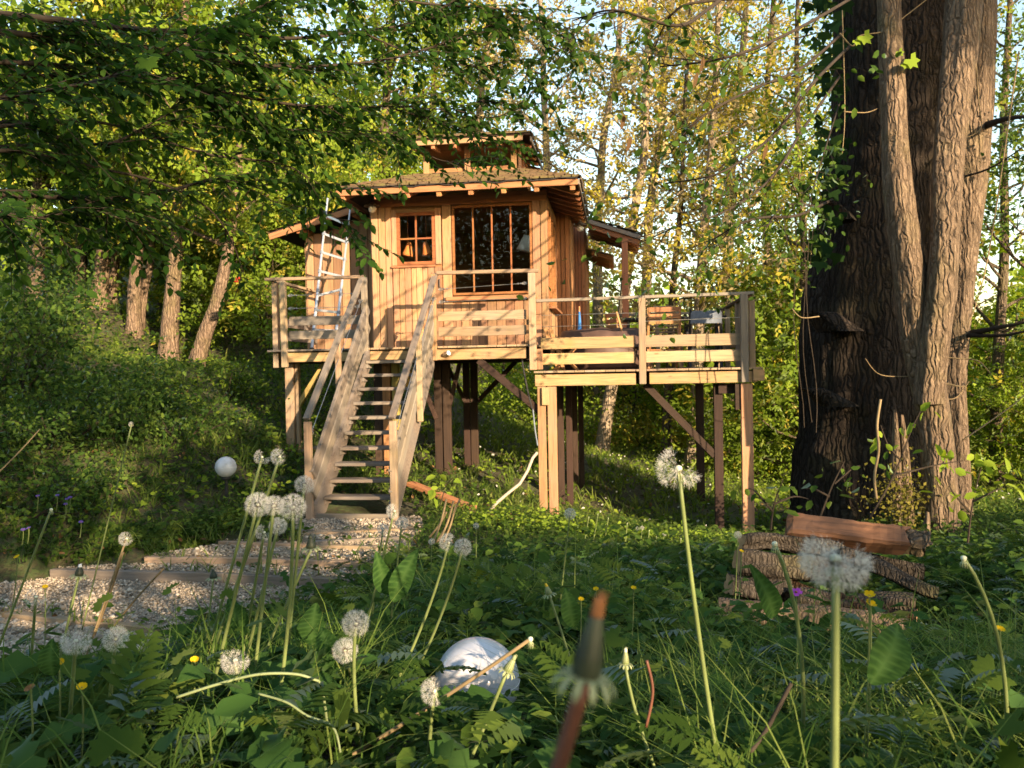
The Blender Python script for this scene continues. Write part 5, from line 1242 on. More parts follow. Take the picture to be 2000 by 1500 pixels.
big_leaf('rounded dark leaf standing before the left stones', (105, 1320), (98, 1250), 1.3, 1.3, .04)
big_leaf('narrow dock leaf hanging above the tall group of stalks', (480, 1230), (445, 1170), 1.75, 1.75, .05)
big_leaf('long dock leaf standing at the back left of the rusty bud', (1120, 1225), (1105, 1150), 2.1, 2.1, .055)
# ------------------------------------------------------------------ trees
def smooth(P, m=5):
    P = [np.array(p, float) for p in P]; n = len(P); Q = []
    for i in range(n - 1):
        p0, p1, p2, p3 = P[max(i - 1, 0)], P[i], P[i + 1], P[min(i + 2, n - 1)]
        for f in np.linspace(0, 1, m + 1)[:-1]: Q.append(.5 * ((2 * p1) + (p2 - p0) * f + (2 * p0 - 5 * p1 + 4 * p2 - p3) * f * f + (3 * p1 - p0 - 3 * p2 + p3) * f ** 3))
    Q.append(P[-1]); return Q

def limb(mb, p, d, L, r, rs, tips, lvl, droop=0.0, n=5, sides=5, up=.15):
    P = [np.array(p)]; d = np.array(d) / np.linalg.norm(d); seg = L / n
    for i in range(n):
        d = d + rs.normal(0, .16, 3) + np.array([0, 0, up * .5 - droop * (i / n)]); d /= np.linalg.norm(d); P.append(P[-1] + d * seg)
    rad = [r * (1 - .75 * i / n) for i in range(n + 1)]
    mb.tube(P, rad, sides, cap=False)
    if lvl > 0:
        for k in range(rs.integers(3, 6)):
            i = rs.integers(2, n + 1); q = rs.normal(0, 1, 3); q -= d * q.dot(d) * .3; q[2] = q[2] * .5; q /= np.linalg.norm(q)
            limb(mb, P[i], unit((P[i] - P[i - 1]))*.6 + q * .75, L * rs.uniform(.4, .62), rad[i] * .6, rs, tips, lvl - 1, droop, max(3, n - 2), 3, up)
    tips.append((P, L))

def crown_leaves(tips, n, size, rs, spread, flat, up_bias):
    up_bias *= .55
    P, Yd = [], []; wts = np.array([t[1] for t in tips]); wts = wts / wts.sum()
    for (Q, L), wgt in zip(tips, wts):
        k = max(3, int(n * wgt)); Q = np.array(Q); m = len(Q)
        f = rs.uniform(.3, 1.05, k) * (m - 1); i = np.clip(f.astype(int), 0, m - 2); fr = (f - i)[:, None]
        c = Q[i] * (1 - fr) + Q[i + 1] * fr; off = rs.normal(0, 1, (k, 3)) * spread; off[:, 2] *= flat
        P.append(c + off); dd = Q[i + 1] - Q[i]; Yd.append(unit(dd) * .5 + rs.normal(0, .6, (k, 3)))
    P = np.concatenate(P); Yd = np.concatenate(Yd); Yd[:, 2] -= .25
    N = rs.normal(0, .5, P.shape); N[:, 2] += up_bias
    return P, frames(Yd, N)

def tree(lab, trunk, r0, crown_z, nb, bl, mats, nleaf, lsize, seed, name='tree', group=None, bark=M_BARK_D, droop=0.0, spread=.35, flat=.6, lvl=1, up=.15, flare=1.5, cat='tree', twig=None):
    """trunk: list of world points; limbs leave between crown_z fractions of it"""
    rs = np.random.default_rng(seed); Q = smooth(trunk, 5); n = len(Q)
    t = thing(name, lab, cat, tuple(Q[0]), group); mb = MB(); tips = []
    rad = [r0 * (1 - .72 * (i / (n - 1))) * (1 + (flare - 1) * math.exp(-i * .9)) for i in range(n)]
    Q[0] = Q[0] - np.array([0, 0, .4]); mb.tube(Q, rad, 8, cap=False, wob=.12)
    H = Q[-1][2] - Q[0][2]
    for k in range(nb):
        f = crown_z[0] + (crown_z[1] - crown_z[0]) * ((k + rs.uniform(0, 1)) / nb); x = f * (n - 1); i = min(int(x), n - 2); p = Q[i] * (1 - x + i) + Q[i + 1] * (x - i)
        a = rs.uniform(0, 2 * PI); L = bl * (1 - .5 * max(0, f - .3)) * rs.uniform(.6, 1.15)
        limb(mb, p, (math.cos(a), math.sin(a), rs.uniform(.05, .75)), L, max(.012, rad[i] * .42), rs, tips, lvl, droop, 5, 4, up)
    tips.append(([Q[i] for i in range(n - 4, n)], bl * .6))
    mb.build('trunk', bark, t, True)
    for mat, share in mats:
        P, R = crown_leaves(tips, int(nleaf * share * (1.55 if mat in (L_BG_G, L_BG_D) else .72)), lsize, rs, spread, flat, 1.0)
        P, R = P[::2], R[::2]; cloud('crown', T_SPRIG, P, R, lsize * 2.15 * rs.uniform(.6, 1.35, len(P)), mat, np.clip(rs.normal(.5, .25, len(P)), 0, 1), t)
    return t
def from_px(pts, Y):
    return [at(x, y, (Y if not hasattr(Y, '__len__') else Y[i])) for i, (x, y) in enumerate(pts)]
def rooted(pts, Y, top=None):
    P = from_px(pts, Y); z = tz(P[0][0], P[0][1]); P[0] = np.array([P[0][0], P[0][1], z]); 
    if top: P.append(P[-1] + np.array(top))
    return P

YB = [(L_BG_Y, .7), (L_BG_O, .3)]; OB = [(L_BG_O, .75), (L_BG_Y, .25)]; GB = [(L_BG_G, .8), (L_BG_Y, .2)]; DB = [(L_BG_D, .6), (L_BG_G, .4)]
GR = 'sunlit spring trees beyond the deck'
# right and centre, from left to right in the picture
tree('pale leaning birch-like trunk beside the porch post, reaching the sky', rooted([(1175, 885), (1188, 790), (1207, 690), (1222, 560), (1236, 430), (1258, 300), (1262, 150), (1268, 0)], 20, (.1, .2, 3)), .17, (.42, 1), 16, 2.6, YB, 3000, .13, 21, group=GR, bark=M_BARK_P)
tree('straight trunk framed under the lower deck between the brace and the leg', rooted([(1352, 920), (1360, 800), (1364, 700), (1368, 560), (1378, 420), (1392, 260), (1402, 60)], 19, (.1, 0, 3.5)), .17, (.30, 1), 22, 2.8, YB, 4200, .13, 22, group=GR, bark=M_BARK_P)
tree('thin dark trunk seen under the deck left of the knee brace', rooted([(1302, 880), (1303, 800), (1310, 700), (1314, 560), (1330, 400), (1338, 200)], 20, (.3, 0, 4)), .13, (.3, 1), 18, 2.6, OB, 3000, .13, 23, group=GR)
tree('forked golden tree rising just right of the cabin roof', rooted([(1166, 845), (1168, 600), (1166, 470), (1172, 380), (1180, 260), (1205, 120), (1214, -20)], 23, (.3, 0, 3)), .17, (.35, 1), 24, 2.4, OB, 2900, .13, 24, group=GR, bark=M_BARK_P)
tree('slim trunk just behind the right corner of the lantern roof', rooted([(1062, 860), (1064, 560), (1068, 330), (1062, 180), (1058, 40)], 25, (-.2, 0, 3)), .17, (.42, 1), 20, 2.4, OB, 2300, .14, 25, group=GR, bark=M_BARK_P)
tree('golden trunk standing in the gap above the middle deck post', rooted([(1255, 850), (1262, 600), (1268, 420), (1290, 250), (1300, 100), (1322, -60)], 27, (.3, 0, 3)), .19, (.25, 1), 26, 3.0, [(L_BG_Y, 1)], 4200, .14, 26, group=GR, bark=M_BARK_P)
tree('tall yellow tree directly above the table on the deck', rooted([(1415, 870), (1420, 600), (1424, 430), (1432, 250), (1452, 90), (1460, -60)], 25, (.2, 0, 3)), .20, (.28, 1), 28, 3.0, [(L_BG_Y, .8), (L_BG_O, .2)], 4600, .14, 27, group=GR, bark=M_BARK_P)
tree('yellow green tree above the right corner of the deck', rooted([(1505, 860), (1502, 700), (1500, 520), (1492, 330), (1500, 150), (1515, -60)], 24, (.2, 0, 3)), .16, (.2, 1), 30, 3.0, [(L_BG_G, .5), (L_BG_Y, .5)], 3000, .14, 28, group=GR)
tree('green tree close behind the left side of the big trunk', rooted([(1560, 900), (1566, 700), (1570, 480), (1560, 300), (1556, 80)], 18, (.1, 0, 2)), .11, (.12, 1), 30, 2.4, GB, 2800, .11, 29, group=GR)
tree('yellow green tree filling the right edge beyond the big trunk', rooted([(1945, 930), (1950, 700), (1962, 480), (1960, 250), (1972, 20)], 17, (.1, 0, 2)), .13, (.08, 1), 34, 2.5, [(L_BG_G, .7), (L_BG_Y, .3)], 4600, .11, 30, group=GR)
tree('dark leaved tree at the far right edge, nearest beyond the big trunk', rooted([(2060, 960), (2070, 600), (2050, 250), (2060, -50)], 14, (0, 0, 2)), .13, (.15, 1), 26, 2.2, [(L_BG_D, 1)], 2400, .095, 31, group='trees at the right edge')
tree('pale forked trunk showing above the upper roof', rooted([(940, 820), (938, 420), (936, 250), (945, 130), (962, 20)], 27, (.3, 0, 4)), .2, (.5, 1), 20, 3, YB, 2600, .14, 32, group=GR, bark=M_BARK_P)
tree('bright green tree behind the left half of the roof', rooted([(742, 780), (744, 500), (748, 300), (760, 120), (770, -40)], 25, (.2, 0, 3)), .2, (.22, 1), 28, 3.2, GB, 4800, .14, 33, group='hillside trees left of the cabin')
tree('tree with bronze young leaves behind the upper roof', rooted([(860, 800), (850, 500), (838, 300), (850, 120), (840, -60)], 30, (.3, 0, 3)), .2, (.35, 1), 24, 3.2, [(L_BG_O, .5), (L_BG_G, .5)], 3800, .15, 34, group='hillside trees left of the cabin')
# left hillside trunks
HL = 'hillside trees left of the cabin'
tree('stout sunlit trunk with a flared foot on the left slope', rooted([(328, 712), (332, 640), (338, 560), (346, 470), (350, 380), (352, 230), (360, 60)], 18, (.2, 0, 3)), 0.208, (.42, 1), 22, 3.2, GB, 4200, .12, 41, group=HL, bark=M_BARK, flare=1.7)
tree('dark trunk leaning right beside the stout sunlit one', rooted([(380, 706), (402, 650), (424, 590), (442, 510), (455, 420), (468, 300), (470, 120)], 17.5, (.2, 0, 3)), 0.176, (.45, 1), 20, 3.0, GB, 3800, .12, 42, group=HL, bark=M_BARK)
tree('paired trunk left of the stout one, leaning slightly left', rooted([(262, 650), (262, 590), (266, 520), (276, 440), (280, 300), (282, 100)], 19, (.2, 0, 3)), 0.176, (.45, 1), 20, 3.0, GB, 3600, .12, 43, group=HL, bark=M_BARK)
tree('thin trunk forking away from the paired trunk to the right', rooted([(272, 640), (282, 570), (294, 510), (300, 420), (310, 260)], 19.3, (.3, 0, 3)), 0.104, (.5, 1), 14, 2.6, GB, 2200, .12, 44, group=HL, bark=M_BARK)
tree('tall sunlit trunk further up the slope on the left', rooted([(192, 605), (198, 540), (204, 460), (204, 380), (206, 300), (210, 100)], 20, (.1, 0, 3)), 0.208, (.5, 1), 20, 3.2, GB, 3600, .12, 45, group=HL, bark=M_BARK)
tree('slim trunk right beside the tall sunlit one on the slope', rooted([(218, 600), (224, 520), (228, 430), (232, 330), (236, 160)], 20.5, (.1, 0, 3)), 0.120, (.5, 1), 16, 2.6, GB, 2400, .12, 46, group=HL, bark=M_BARK)
tree('short straight trunk half hidden behind the leaning dark trunk', rooted([(396, 640), (396, 560), (398, 480), (404, 360), (402, 180)], 22, (.1, 0, 3)), 0.120, (.4, 1), 18, 2.8, GB, 3000, .12, 47, group=HL, bark=M_BARK)
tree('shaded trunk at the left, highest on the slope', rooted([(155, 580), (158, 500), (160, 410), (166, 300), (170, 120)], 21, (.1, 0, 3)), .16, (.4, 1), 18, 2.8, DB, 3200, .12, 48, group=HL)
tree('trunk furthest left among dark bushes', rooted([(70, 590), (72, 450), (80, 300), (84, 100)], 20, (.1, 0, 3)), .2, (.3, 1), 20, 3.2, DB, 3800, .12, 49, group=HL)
# understory hornbeams with layered sprays on the slope behind the cabin
US = 'young leafy trees on the slope behind the cabin'
for k, (x, yb, yt, Y, m_, lab, nl) in enumerate([(620, 660, 330, 21, GB, 'bright green young tree behind the left wing roof', 5200), (520, 680, 380, 20, GB, 'bright green young tree just left of the ladder', 5200), (460, 640, 300, 23, GB, 'leafy young tree above the leaning dark trunk', 4600),
                                               (700, 680, 270, 24, [(L_BG_G, .7), (L_BG_Y, .3)], 'yellow green young tree showing above the left roof slope', 4800), (560, 560, 200, 28, [(L_BG_G, .6), (L_BG_Y, .4)], 'sunlit young tree high on the hill left of the roof', 4600), (790, 700, 250, 28, [(L_BG_G, .5), (L_BG_Y, .5)], 'sunlit young tree behind the lantern roof, left side', 4000),
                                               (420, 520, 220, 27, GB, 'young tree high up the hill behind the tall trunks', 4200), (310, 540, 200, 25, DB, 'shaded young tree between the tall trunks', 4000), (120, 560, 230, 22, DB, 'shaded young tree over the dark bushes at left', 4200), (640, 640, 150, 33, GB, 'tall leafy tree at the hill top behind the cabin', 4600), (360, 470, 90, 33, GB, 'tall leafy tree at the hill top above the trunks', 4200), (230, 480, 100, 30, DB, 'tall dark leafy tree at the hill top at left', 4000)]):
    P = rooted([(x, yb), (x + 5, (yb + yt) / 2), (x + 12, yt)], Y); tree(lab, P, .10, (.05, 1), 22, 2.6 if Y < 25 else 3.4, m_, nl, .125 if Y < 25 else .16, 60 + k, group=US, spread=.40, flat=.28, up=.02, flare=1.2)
for k, (x, yb, yt, Y, m_, lab, nl) in enumerate([(1235, 880, 690, 24, [(L_BG_G, .5), (L_BG_Y, .5)], 'low leafy tree seen beneath the deck, behind the leaning birch', 3600), (1330, 890, 700, 27, GB, 'green leafy tree seen beneath the right half of the deck', 3000), (1420, 880, 640, 23, GB, 'leafy tree behind the right front leg of the deck', 4200), (1510, 930, 560, 19, GB, 'leafy young tree between the deck and the big trunk', 5200),
                                               (1120, 880, 600, 30, [(L_BG_G, .4), (L_BG_Y, .6)], 'pale leafy tree seen past the right wall of the cabin', 2600), (1580, 960, 640, 17, GB, 'leafy young tree touching the left side of the big trunk', 2600), (1925, 960, 640, 19, GB, 'leafy young tree just right of the big trunk', 4600), (2030, 980, 700, 16, GB, 'leafy bush-like tree in the right corner beyond the logs', 2400), (980, 860, 560, 34, GB, 'low leafy tree seen under the upper deck', 2600), (1470, 880, 500, 30, [(L_BG_G, .5), (L_BG_Y, .5)], 'far leafy tree above the right end of the deck railing', 3600)]):
    P = rooted([(x, yb), (x + 4, (yb + yt) / 2), (x + 8, yt)], Y); tree(lab, P, .09, (.05, 1), 20, 2.3 if Y > 16 else 1.3, m_, nl, .13 if Y > 16 else .085, 90 + k, group='young leafy trees in the hollow beyond the deck', spread=.40 if Y > 16 else .25, flat=.35, up=.02, flare=1.2)

# bushes on the left bank
def bush(lab, c, R, n, size, mat, seed, group='bushes on the left bank'):
    rs = np.random.default_rng(seed); c = np.array([c[0], c[1], tz(c[0], c[1])]); t = thing('bush', lab, 'bush', tuple(c), group); mb = MB(); tips = []
    for k in range(16):
        a = rs.uniform(0, 2 * PI); limb(mb, c + np.array([.2 * math.cos(a), .2 * math.sin(a), -.1]), (math.cos(a) * R[0], math.sin(a) * R[1], rs.uniform(.4, 1.6) * R[2]), np.mean(R) * rs.uniform(.7, 1.15), .02, rs, tips, 1, .1, 5, 4)
    mb.build('stems', M_TWIG, t); P, Rm = crown_leaves(tips, n, size, rs, np.array([R[0], R[1], R[2]]) * .17, 1.0, .8)
    for m_, sh in mat:
        k = rs.random(len(P)) < sh; cloud('foliage', T_LEAF, P[k], Rm[k], size * rs.uniform(.6, 1.3, k.sum()), m_, np.clip(rs.normal(.5, .25, k.sum()), 0, 1), t)
BM = [(L_BUSH, 1)]; BM2 = [(L_BUSH, .6), (L_BG_G, .5)]
for lab, x, Y, R, n, s in [('tall dark bush at the left edge below the branches', 5, 12, (1.0, 1.2, 2.3), 4200, .085), ('dark rounded bush left of the slope, behind the tall one', 55, 15, (1.1, 1.2, 1.2), 3000, .09), ('bramble mound in the middle of the left bank', 100, 10.5, (1.2, 1.1, .55), 3400, .07), ('bramble mound below the sunlit trunks', 220, 12.5, (1.1, 1.1, .3), 3600, .075), 
                         ('low bramble sprawling toward the globe lamp', 330, 11.5, (1.1, .9, .32), 2400, .065), ('bramble at the far left above the violets', 10, 9, (1.0, .9, .6), 3600, .06), ('sunlit low bush at the foot of the leaning trunk', 425, 14.5, (.9, .8, .3), 1500, .075)]:
    c = at(x, 800, Y); bush(lab, c, R, n, s, BM if Y != 16 and Y != 14.5 else BM2, int(x * 7 + Y))

for lab, x, y, Y, R, n, m_ in [('lime green bush lit by the sun seen between the posts under the upper deck', 985, 800, 25, (2.2, 1.2, 1.9), 4200, L_BG_G), ('pale green bush behind the rear posts under the lower deck', 1100, 800, 21, (1.6, 1.0, .9), 2600, L_BG_G), ('yellow green bush at the meadow edge under the lower deck', 1260, 800, 22, (1.8, 1.0, .8), 2800, L_BG_Y), ('fresh green bush at the meadow edge right of the deck leg', 1520, 850, 18, (1.6, 1.0, .9), 2800, L_BG_G)]:
    c = at(x, y, Y); bush(lab, c, R, n, .10, [(m_, 1)], int(x), 'bushes round the meadow beyond the deck')
# ------------------------------------------------------------------ the big multi-stemmed tree at right
def big_tree():
    K = 1.5     # the tree stands about ten metres off
    def from_px(pts, Y): return [at(x, y, K * (Y if not hasattr(Y, '__len__') else Y[i])) for i, (x, y) in enumerate(pts)]
    def at(x, y, Y, _at=globals()['at']): return _at(x, y, Y)
    base = at(1720, 1030, 10.5); base[2] = tz(base[0], base[1])
    t = thing('big_tree', 'huge dark multi-stemmed tree trunk filling the right side', 'tree', tuple(base))
    def stem(name, pts, Y, widths, mat, n=44, seg=16, rough=.1, seed=1, flatten=1.0):
        rs = np.random.default_rng(seed); P = from_px(pts, Y); P[0] = P[0] - np.array([0, 0, .25]); Q = np.array(smooth(P, seg)); k = len(Q)
        wr = np.interp(np.linspace(0, 1, k), np.linspace(0, 1, len(widths)), [w_ / 2 * K * (Y if not hasattr(Y, '__len__') else np.mean(Y)) / FPX for w_ in widths])
        ph = rs.uniform(0, 6.3, 14); V = []; a = np.linspace(0, 2 * PI, n, endpoint=False)
        noise = rs.normal(0, 1, (k, n))
        for _ in range(2): noise = (noise * 2 + np.roll(noise, 1, 0) + np.roll(noise, -1, 0) + np.roll(noise, 2, 0) + np.roll(noise, -2, 0)) / 6
        for i in range(k):
            f = i / (k - 1); s_ = i * .05
            rr = 1 + rough * (.5 * np.sin(4 * a + ph[0] + s_) + .4 * np.sin(7 * a + ph[1] - s_ * .7) + .25 * np.sin(13 * a + ph[2] + s_ * .9 + .7 * math.sin(s_ * 2)) + .3 * math.sin(f * 12 + ph[3]) * np.sin(2 * a + ph[4])) + .045 * noise[i]
            V.append(Q[i] + np.stack([np.cos(a) * wr[i] * rr, np.sin(a) * wr[i] * rr * flatten, .0 * a], 1))
        V = np.concatenate(V); ii = (np.arange(k - 1)[:, None] * n + np.arange(n)[None]); jj = (np.arange(k - 1)[:, None] * n + (np.arange(n)[None] + 1) % n)
        F = np.stack([ii, jj, jj + n, ii + n], 2).reshape(-1); m = fast_mesh(name, V, F, 4, mat, None, True); o = link(bpy.data.objects.new(name, m)); adopt(o, t); return Q, wr, o
    M1 = bark_mat('big_bark_shaded', (.026, .020, .016), (.058, .046, .036), moss=.12, sc=.8, bump=1.0); M2 = bark_mat('big_bark_sunlit', (.14, .102, .07), (.285, .215, .148), moss=.3, sc=1.0, bump=.75, crack=.55)  # one bark in two tones: shade and sunlight put into the colour
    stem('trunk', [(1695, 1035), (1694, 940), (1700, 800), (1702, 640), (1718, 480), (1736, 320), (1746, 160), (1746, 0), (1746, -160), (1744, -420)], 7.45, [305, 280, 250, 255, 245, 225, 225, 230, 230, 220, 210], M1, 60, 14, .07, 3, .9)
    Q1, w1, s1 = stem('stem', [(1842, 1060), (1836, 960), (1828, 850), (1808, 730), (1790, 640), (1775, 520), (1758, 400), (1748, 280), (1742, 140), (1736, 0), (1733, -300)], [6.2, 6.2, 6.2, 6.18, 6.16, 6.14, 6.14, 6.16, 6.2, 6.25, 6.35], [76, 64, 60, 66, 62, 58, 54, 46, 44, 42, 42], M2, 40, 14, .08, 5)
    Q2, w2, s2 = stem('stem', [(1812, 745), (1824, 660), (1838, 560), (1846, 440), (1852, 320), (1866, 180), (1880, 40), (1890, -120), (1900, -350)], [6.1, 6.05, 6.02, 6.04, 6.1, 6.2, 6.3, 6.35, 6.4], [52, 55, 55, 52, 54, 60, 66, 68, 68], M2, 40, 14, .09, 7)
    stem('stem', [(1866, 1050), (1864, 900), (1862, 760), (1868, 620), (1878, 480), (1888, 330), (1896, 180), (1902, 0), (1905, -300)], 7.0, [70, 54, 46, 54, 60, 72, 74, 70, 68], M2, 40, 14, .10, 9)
    # broken lit slivers of bark at the foot
    for k, pts in enumerate([[(1752, 1000), (1750, 900), (1748, 800)], [(1775, 1010), (1768, 900), (1762, 810)], [(1806, 1120), (1808, 1060), (1812, 1000)]]):
        stem('bark_sliver', pts, 6.25 if k < 2 else 5.9, [26, 18, 5], M2, 14, 8, .25, 20 + k)
    # stubs and knobs
    for pts, Y, wd in [([(1640, 395), (1612, 398), (1605, 402)], 7.0, [60, 50, 24]), ([(1640, 610), (1600, 612), (1590, 615)], 6.95, [80, 60, 26]), ([(1640, 755), (1590, 760), (1582, 762)], 6.95, [70, 50, 26])]:
        stem('burl', pts, Y, wd, M1, 16, 6, .2, int(pts[0][1]))
    # moss cushion at the foot
    rs = np.random.default_rng(3); n = 1000; c = at(1765, 985, 6.12 * K); P = c + rs.normal(0, 1, (n, 3)) * np.array([.20, .07, .22]); P[:, 1] += np.abs(P[:, 0] - c[0]) * .3
    mossm = leafm('moss_cushion', (.06, .06, .012), (.11, .105, .02), (.18, .16, .035), trans=.25, rough=.8)
    o = cloud('moss', T_RHOMB, P, frames(rs.normal(0, 1, (n, 3)), rs.normal(0, 1, (n, 3)) + np.array([0, -1, .5])), rs.uniform(.02, .06, n), mossm, rs.uniform(0, 1, n), t)
    # branches and twigs across the trunk and to both sides
    rs = np.random.default_rng(8); mb = MB(); tipsL = []
    def br(pts, Ys, r): P = smooth(from_px(pts, Ys), 6); k = len(P); MB().tube(P, [K * r * (1 - .75 * i / (k - 1)) for i in range(k)], 6).build('branch', M_TWIG, t, True); return P
    Bs = []
    for pts, Ys, r in [([(1720, -40), (1640, 10), (1550, 60), (1460, 100), (1380, 120), (1290, 130)], [6.9, 6.4, 6.0, 5.8, 5.8, 5.9], .022), ([(1650, 60), (1570, 130), (1480, 170), (1400, 210), (1340, 255), (1310, 300)], [6.8, 6.2, 5.9, 5.8, 5.8, 5.9], .018),
                       ([(1660, 90), (1590, 160), (1530, 240), (1480, 290), (1400, 340), (1300, 358)], [6.8, 6.2, 6, 5.8, 5.7, 5.8], .02), ([(1640, 150), (1570, 250), (1520, 330), (1470, 380), (1400, 420), (1330, 440), (1260, 470)], [6.8, 6.3, 6, 5.9, 5.8, 5.8, 5.9], .017), ([(1625, 390), (1560, 420), (1490, 425), (1440, 440), (1390, 470)], [7, 6.5, 6.2, 6.1, 6.2], .022),
                       ([(1610, 405), (1540, 400), (1500, 440), (1470, 500)], [7, 6.4, 6.2, 6.2], .014), ([(1640, 200), (1612, 290), (1585, 380), (1560, 470)], [6.9, 6.5, 6.3, 6.3], .012), ([(1700, -60), (1560, -10), (1400, 0), (1310, 30), (1260, 150)], [6.9, 6.2, 5.9, 5.9, 6.1], .02),
                       ([(1480, -60), (1380, 20), (1320, 50), (1200, 20), (1120, 40)], [6.0, 5.8, 5.7, 5.7, 5.8], .02),
                       ([(1925, 245), (1965, 232), (2010, 228)], [6.9, 6.6, 6.3], .035), ([(1900, 650), (1950, 640), (2010, 628)], [6.9, 6.6, 6.4], .03), ([(1890, 655), (1960, 655), (2010, 645)], [6.9, 6.6, 6.4], .022), ([(1860, 350), (1930, 330), (2010, 280)], [6.6, 6.2, 6.0], .012)]:
        if len(Bs) < 9: Ys = [(5.4 + (y_ - 5.7) * 4.0) / K for y_ in Ys]; r *= .6
        Bs.append((br(pts, Ys, r), r))
    for P, r in Bs[:9]:
        for k in range(9):
            i = rs.integers(len(P) // 4, len(P)); d = unit(P[min(i + 1, len(P) - 1)] - P[i - 1]) + rs.normal(0, .55, 3) + np.array([-.1, 0, -.1]); limb(mb, P[i], d, rs.uniform(.3, .9), max(.004, r * .4), rs, tipsL, 1, .1, 5, 4, .0)
    for P, r in Bs[9:]:
        for k in range(5): i = rs.integers(len(P) // 3, len(P)); limb(mb, P[i], (1, rs.normal(0, .4), rs.normal(0, .5)), rs.uniform(.3, .8), .006, rs, tipsL, 1, .1, 4, 4, .0)
    # pale twigs crossing the sunlit stem
    mb.build('twigs', M_TWIG, t, True)['kind'] = 'stuff'
    for pts, r in [([(1785, 735), (1830, 745), (1880, 755), (1892, 745)], .010), ([(1892, 745), (1870, 775), (1850, 780)], .006), ([(1785, 735), (1720, 732), (1690, 700)], .005), ([(1825, 720), (1842, 700), (1870, 700), (1910, 705), (1935, 730)], .009), ([(1600, 618), (1565, 620), (1545, 600)], .007), ([(1645, 20), (1650, 215), (1645, 300)], .006), ([(1648, 218), (1690, 220), (1715, 212)], .007), ([(1640, 65), (1665, 90), (1680, 70), (1730, 60), (1770, 30), (1815, -5)], .009), ([(1903, 80), (1912, 200), (1916, 250), (1885, 270)], .006), ([(1990, 100), (1930, 500), (1890, 640)], .008), ([(1880, 860), (1980, 790), (2010, 760)], .008)]:
        P = smooth(from_px(pts, 6.2 if pts[0][0] < 1960 else 6.0), 6); MB().tube(P, [K * .8 * r * (1 - .5 * i / (len(P) - 1)) for i in range(len(P))], 5).build('bare_twig', M_DRY, t, True)
    # sparse young leaves hanging on the left branches
    P, R = crown_leaves(tipsL, 620, .1, rs, .06, .8, .5); cloud('leaves', T_LEAF, P, R, rs.uniform(.045, .085, len(P)), L_BG_D, np.clip(rs.normal(.5, .2, len(P)), 0, 1), t)
    for lab_k, (x, y, s_) in enumerate([(1680, 60, .16), (1770, 105, .17), (1752, 95, .09), (1762, 118, .1), (1668, 72, .1)]):
        c = at(x, y, 6.05 * K); s_ *= K * .8; V, F = T_LOBE; cloud('oak_leaf', T_LOBE, np.array([c]), frames(np.array([[.5, 0, -.6]]), np.array([[0.2, -1, .3]])), np.array([s_]), L_BG_G, np.array([.6]), t)
    # withered leaves hanging on twigs
    for x, y in [(1375, 110), (1362, 140), (1220, 222), (1232, 265), (1498, 280)]:
        c = at(x, y, 5.6); cloud('withered_leaf', T_LEAF, np.array([c]), frames(np.array([[-.25, 0, -1]]), np.array([[.4, -1, .0]])), np.array([[.06, .12, .08]]), L_LITTER, np.array([.0]), t)
    # ivy on the left edge of the trunk
    n = 170; yy = rs.uniform(-60, 520, n); ex = np.interp(yy, [-60, 0, 200, 400, 520], [1618, 1626, 1634, 1622, 1615]); P = np.array([at(x + rs.normal(-8, 16), y, K * 6.95 + rs.uniform(-.5, .35)) for x, y in zip(ex, yy)])
    iv = cloud('ivy', T_IVY, P, frames(np.stack([rs.normal(0, .4, n), rs.normal(0, .4, n), -np.ones(n)], 1), np.stack([rs.normal(-.5, .5, n), -np.ones(n) * .8, rs.normal(.3, .4, n)], 1)), rs.uniform(.10, .19, n), L_IVY, rs.uniform(0, 1, n), t); iv['kind'] = 'stuff'
    mb3 = MB()
    for k in range(3):
        x0 = 1565 + rs.normal(0, 22); P = [at(x0 + 6 * math.sin(i * .8 + k) + (18 * i / 9), 420 + 45 * i + 10 * k, 6.6 * K) for i in range(10)]; mb3.tube(P, .006, 4)
    mb3.build('hanging_stems', M_TWIG, t)['kind'] = 'stuff'
    return t
big_tree()
# sapling leaves round the foot of the big tree
def sapling(lab, stems, Y, n, size, mat, seed, name='sapling'):
    rs = np.random.default_rng(seed); b = at(*stems[0][0], Y); b[2] = min(b[2], tz(b[0], b[1])); t = thing(name, lab, 'sapling', tuple(b), 'saplings among the weeds'); mb = MB(); tips = []
    for pts in stems:
        P = smooth(from_px(pts, Y), 5); mb.tube(P, [.008 * (1 - .7 * i / len(P)) for i in range(len(P))], 5); tips.append((P, 1.0))
    mb.build('stem', M_TWIG, t); P, R = crown_leaves(tips, n, size, rs, .09, .7, 1.0); cloud('leaves', T_LEAF, P, R, size * rs.uniform(.7, 1.3, len(P)), mat, rs.uniform(.3, 1, len(P)), t)
sapling('sapling with oval leaves in front of the sunlit stem', [[(1700, 1010), (1745, 930), (1780, 840), (1800, 800)], [(1745, 930), (1820, 910), (1880, 900)], [(1760, 900), (1735, 870), (1720, 830)]], 5.6, 26, .085, L_BG_G, 1)
sapling('low sapling with oval leaves before the left foot of the big trunk', [[(1600, 1015), (1625, 950), (1650, 900)], [(1620, 970), (1590, 955), (1575, 955)], [(1630, 945), (1665, 915), (1680, 910)]], 5.4, 22, .08, L_BG_D, 2)
sapling('leggy sapling left of the reddish beam', [[(1505, 1035), (1512, 985), (1530, 935)], [(1510, 1000), (1475, 960), (1460, 955)], [(1512, 985), (1550, 970), (1580, 975)]], 5.3, 16, .06, L_BG_D, 3)
sapling('yellow green sapling just right of the sunlit stem foot', [[(1890, 1060), (1900, 980), (1920, 900)], [(1895, 1000), (1860, 960), (1850, 930)], [(1900, 980), (1940, 960), (1965, 950)]], 5.6, 30, .085, L_BG_G, 4)
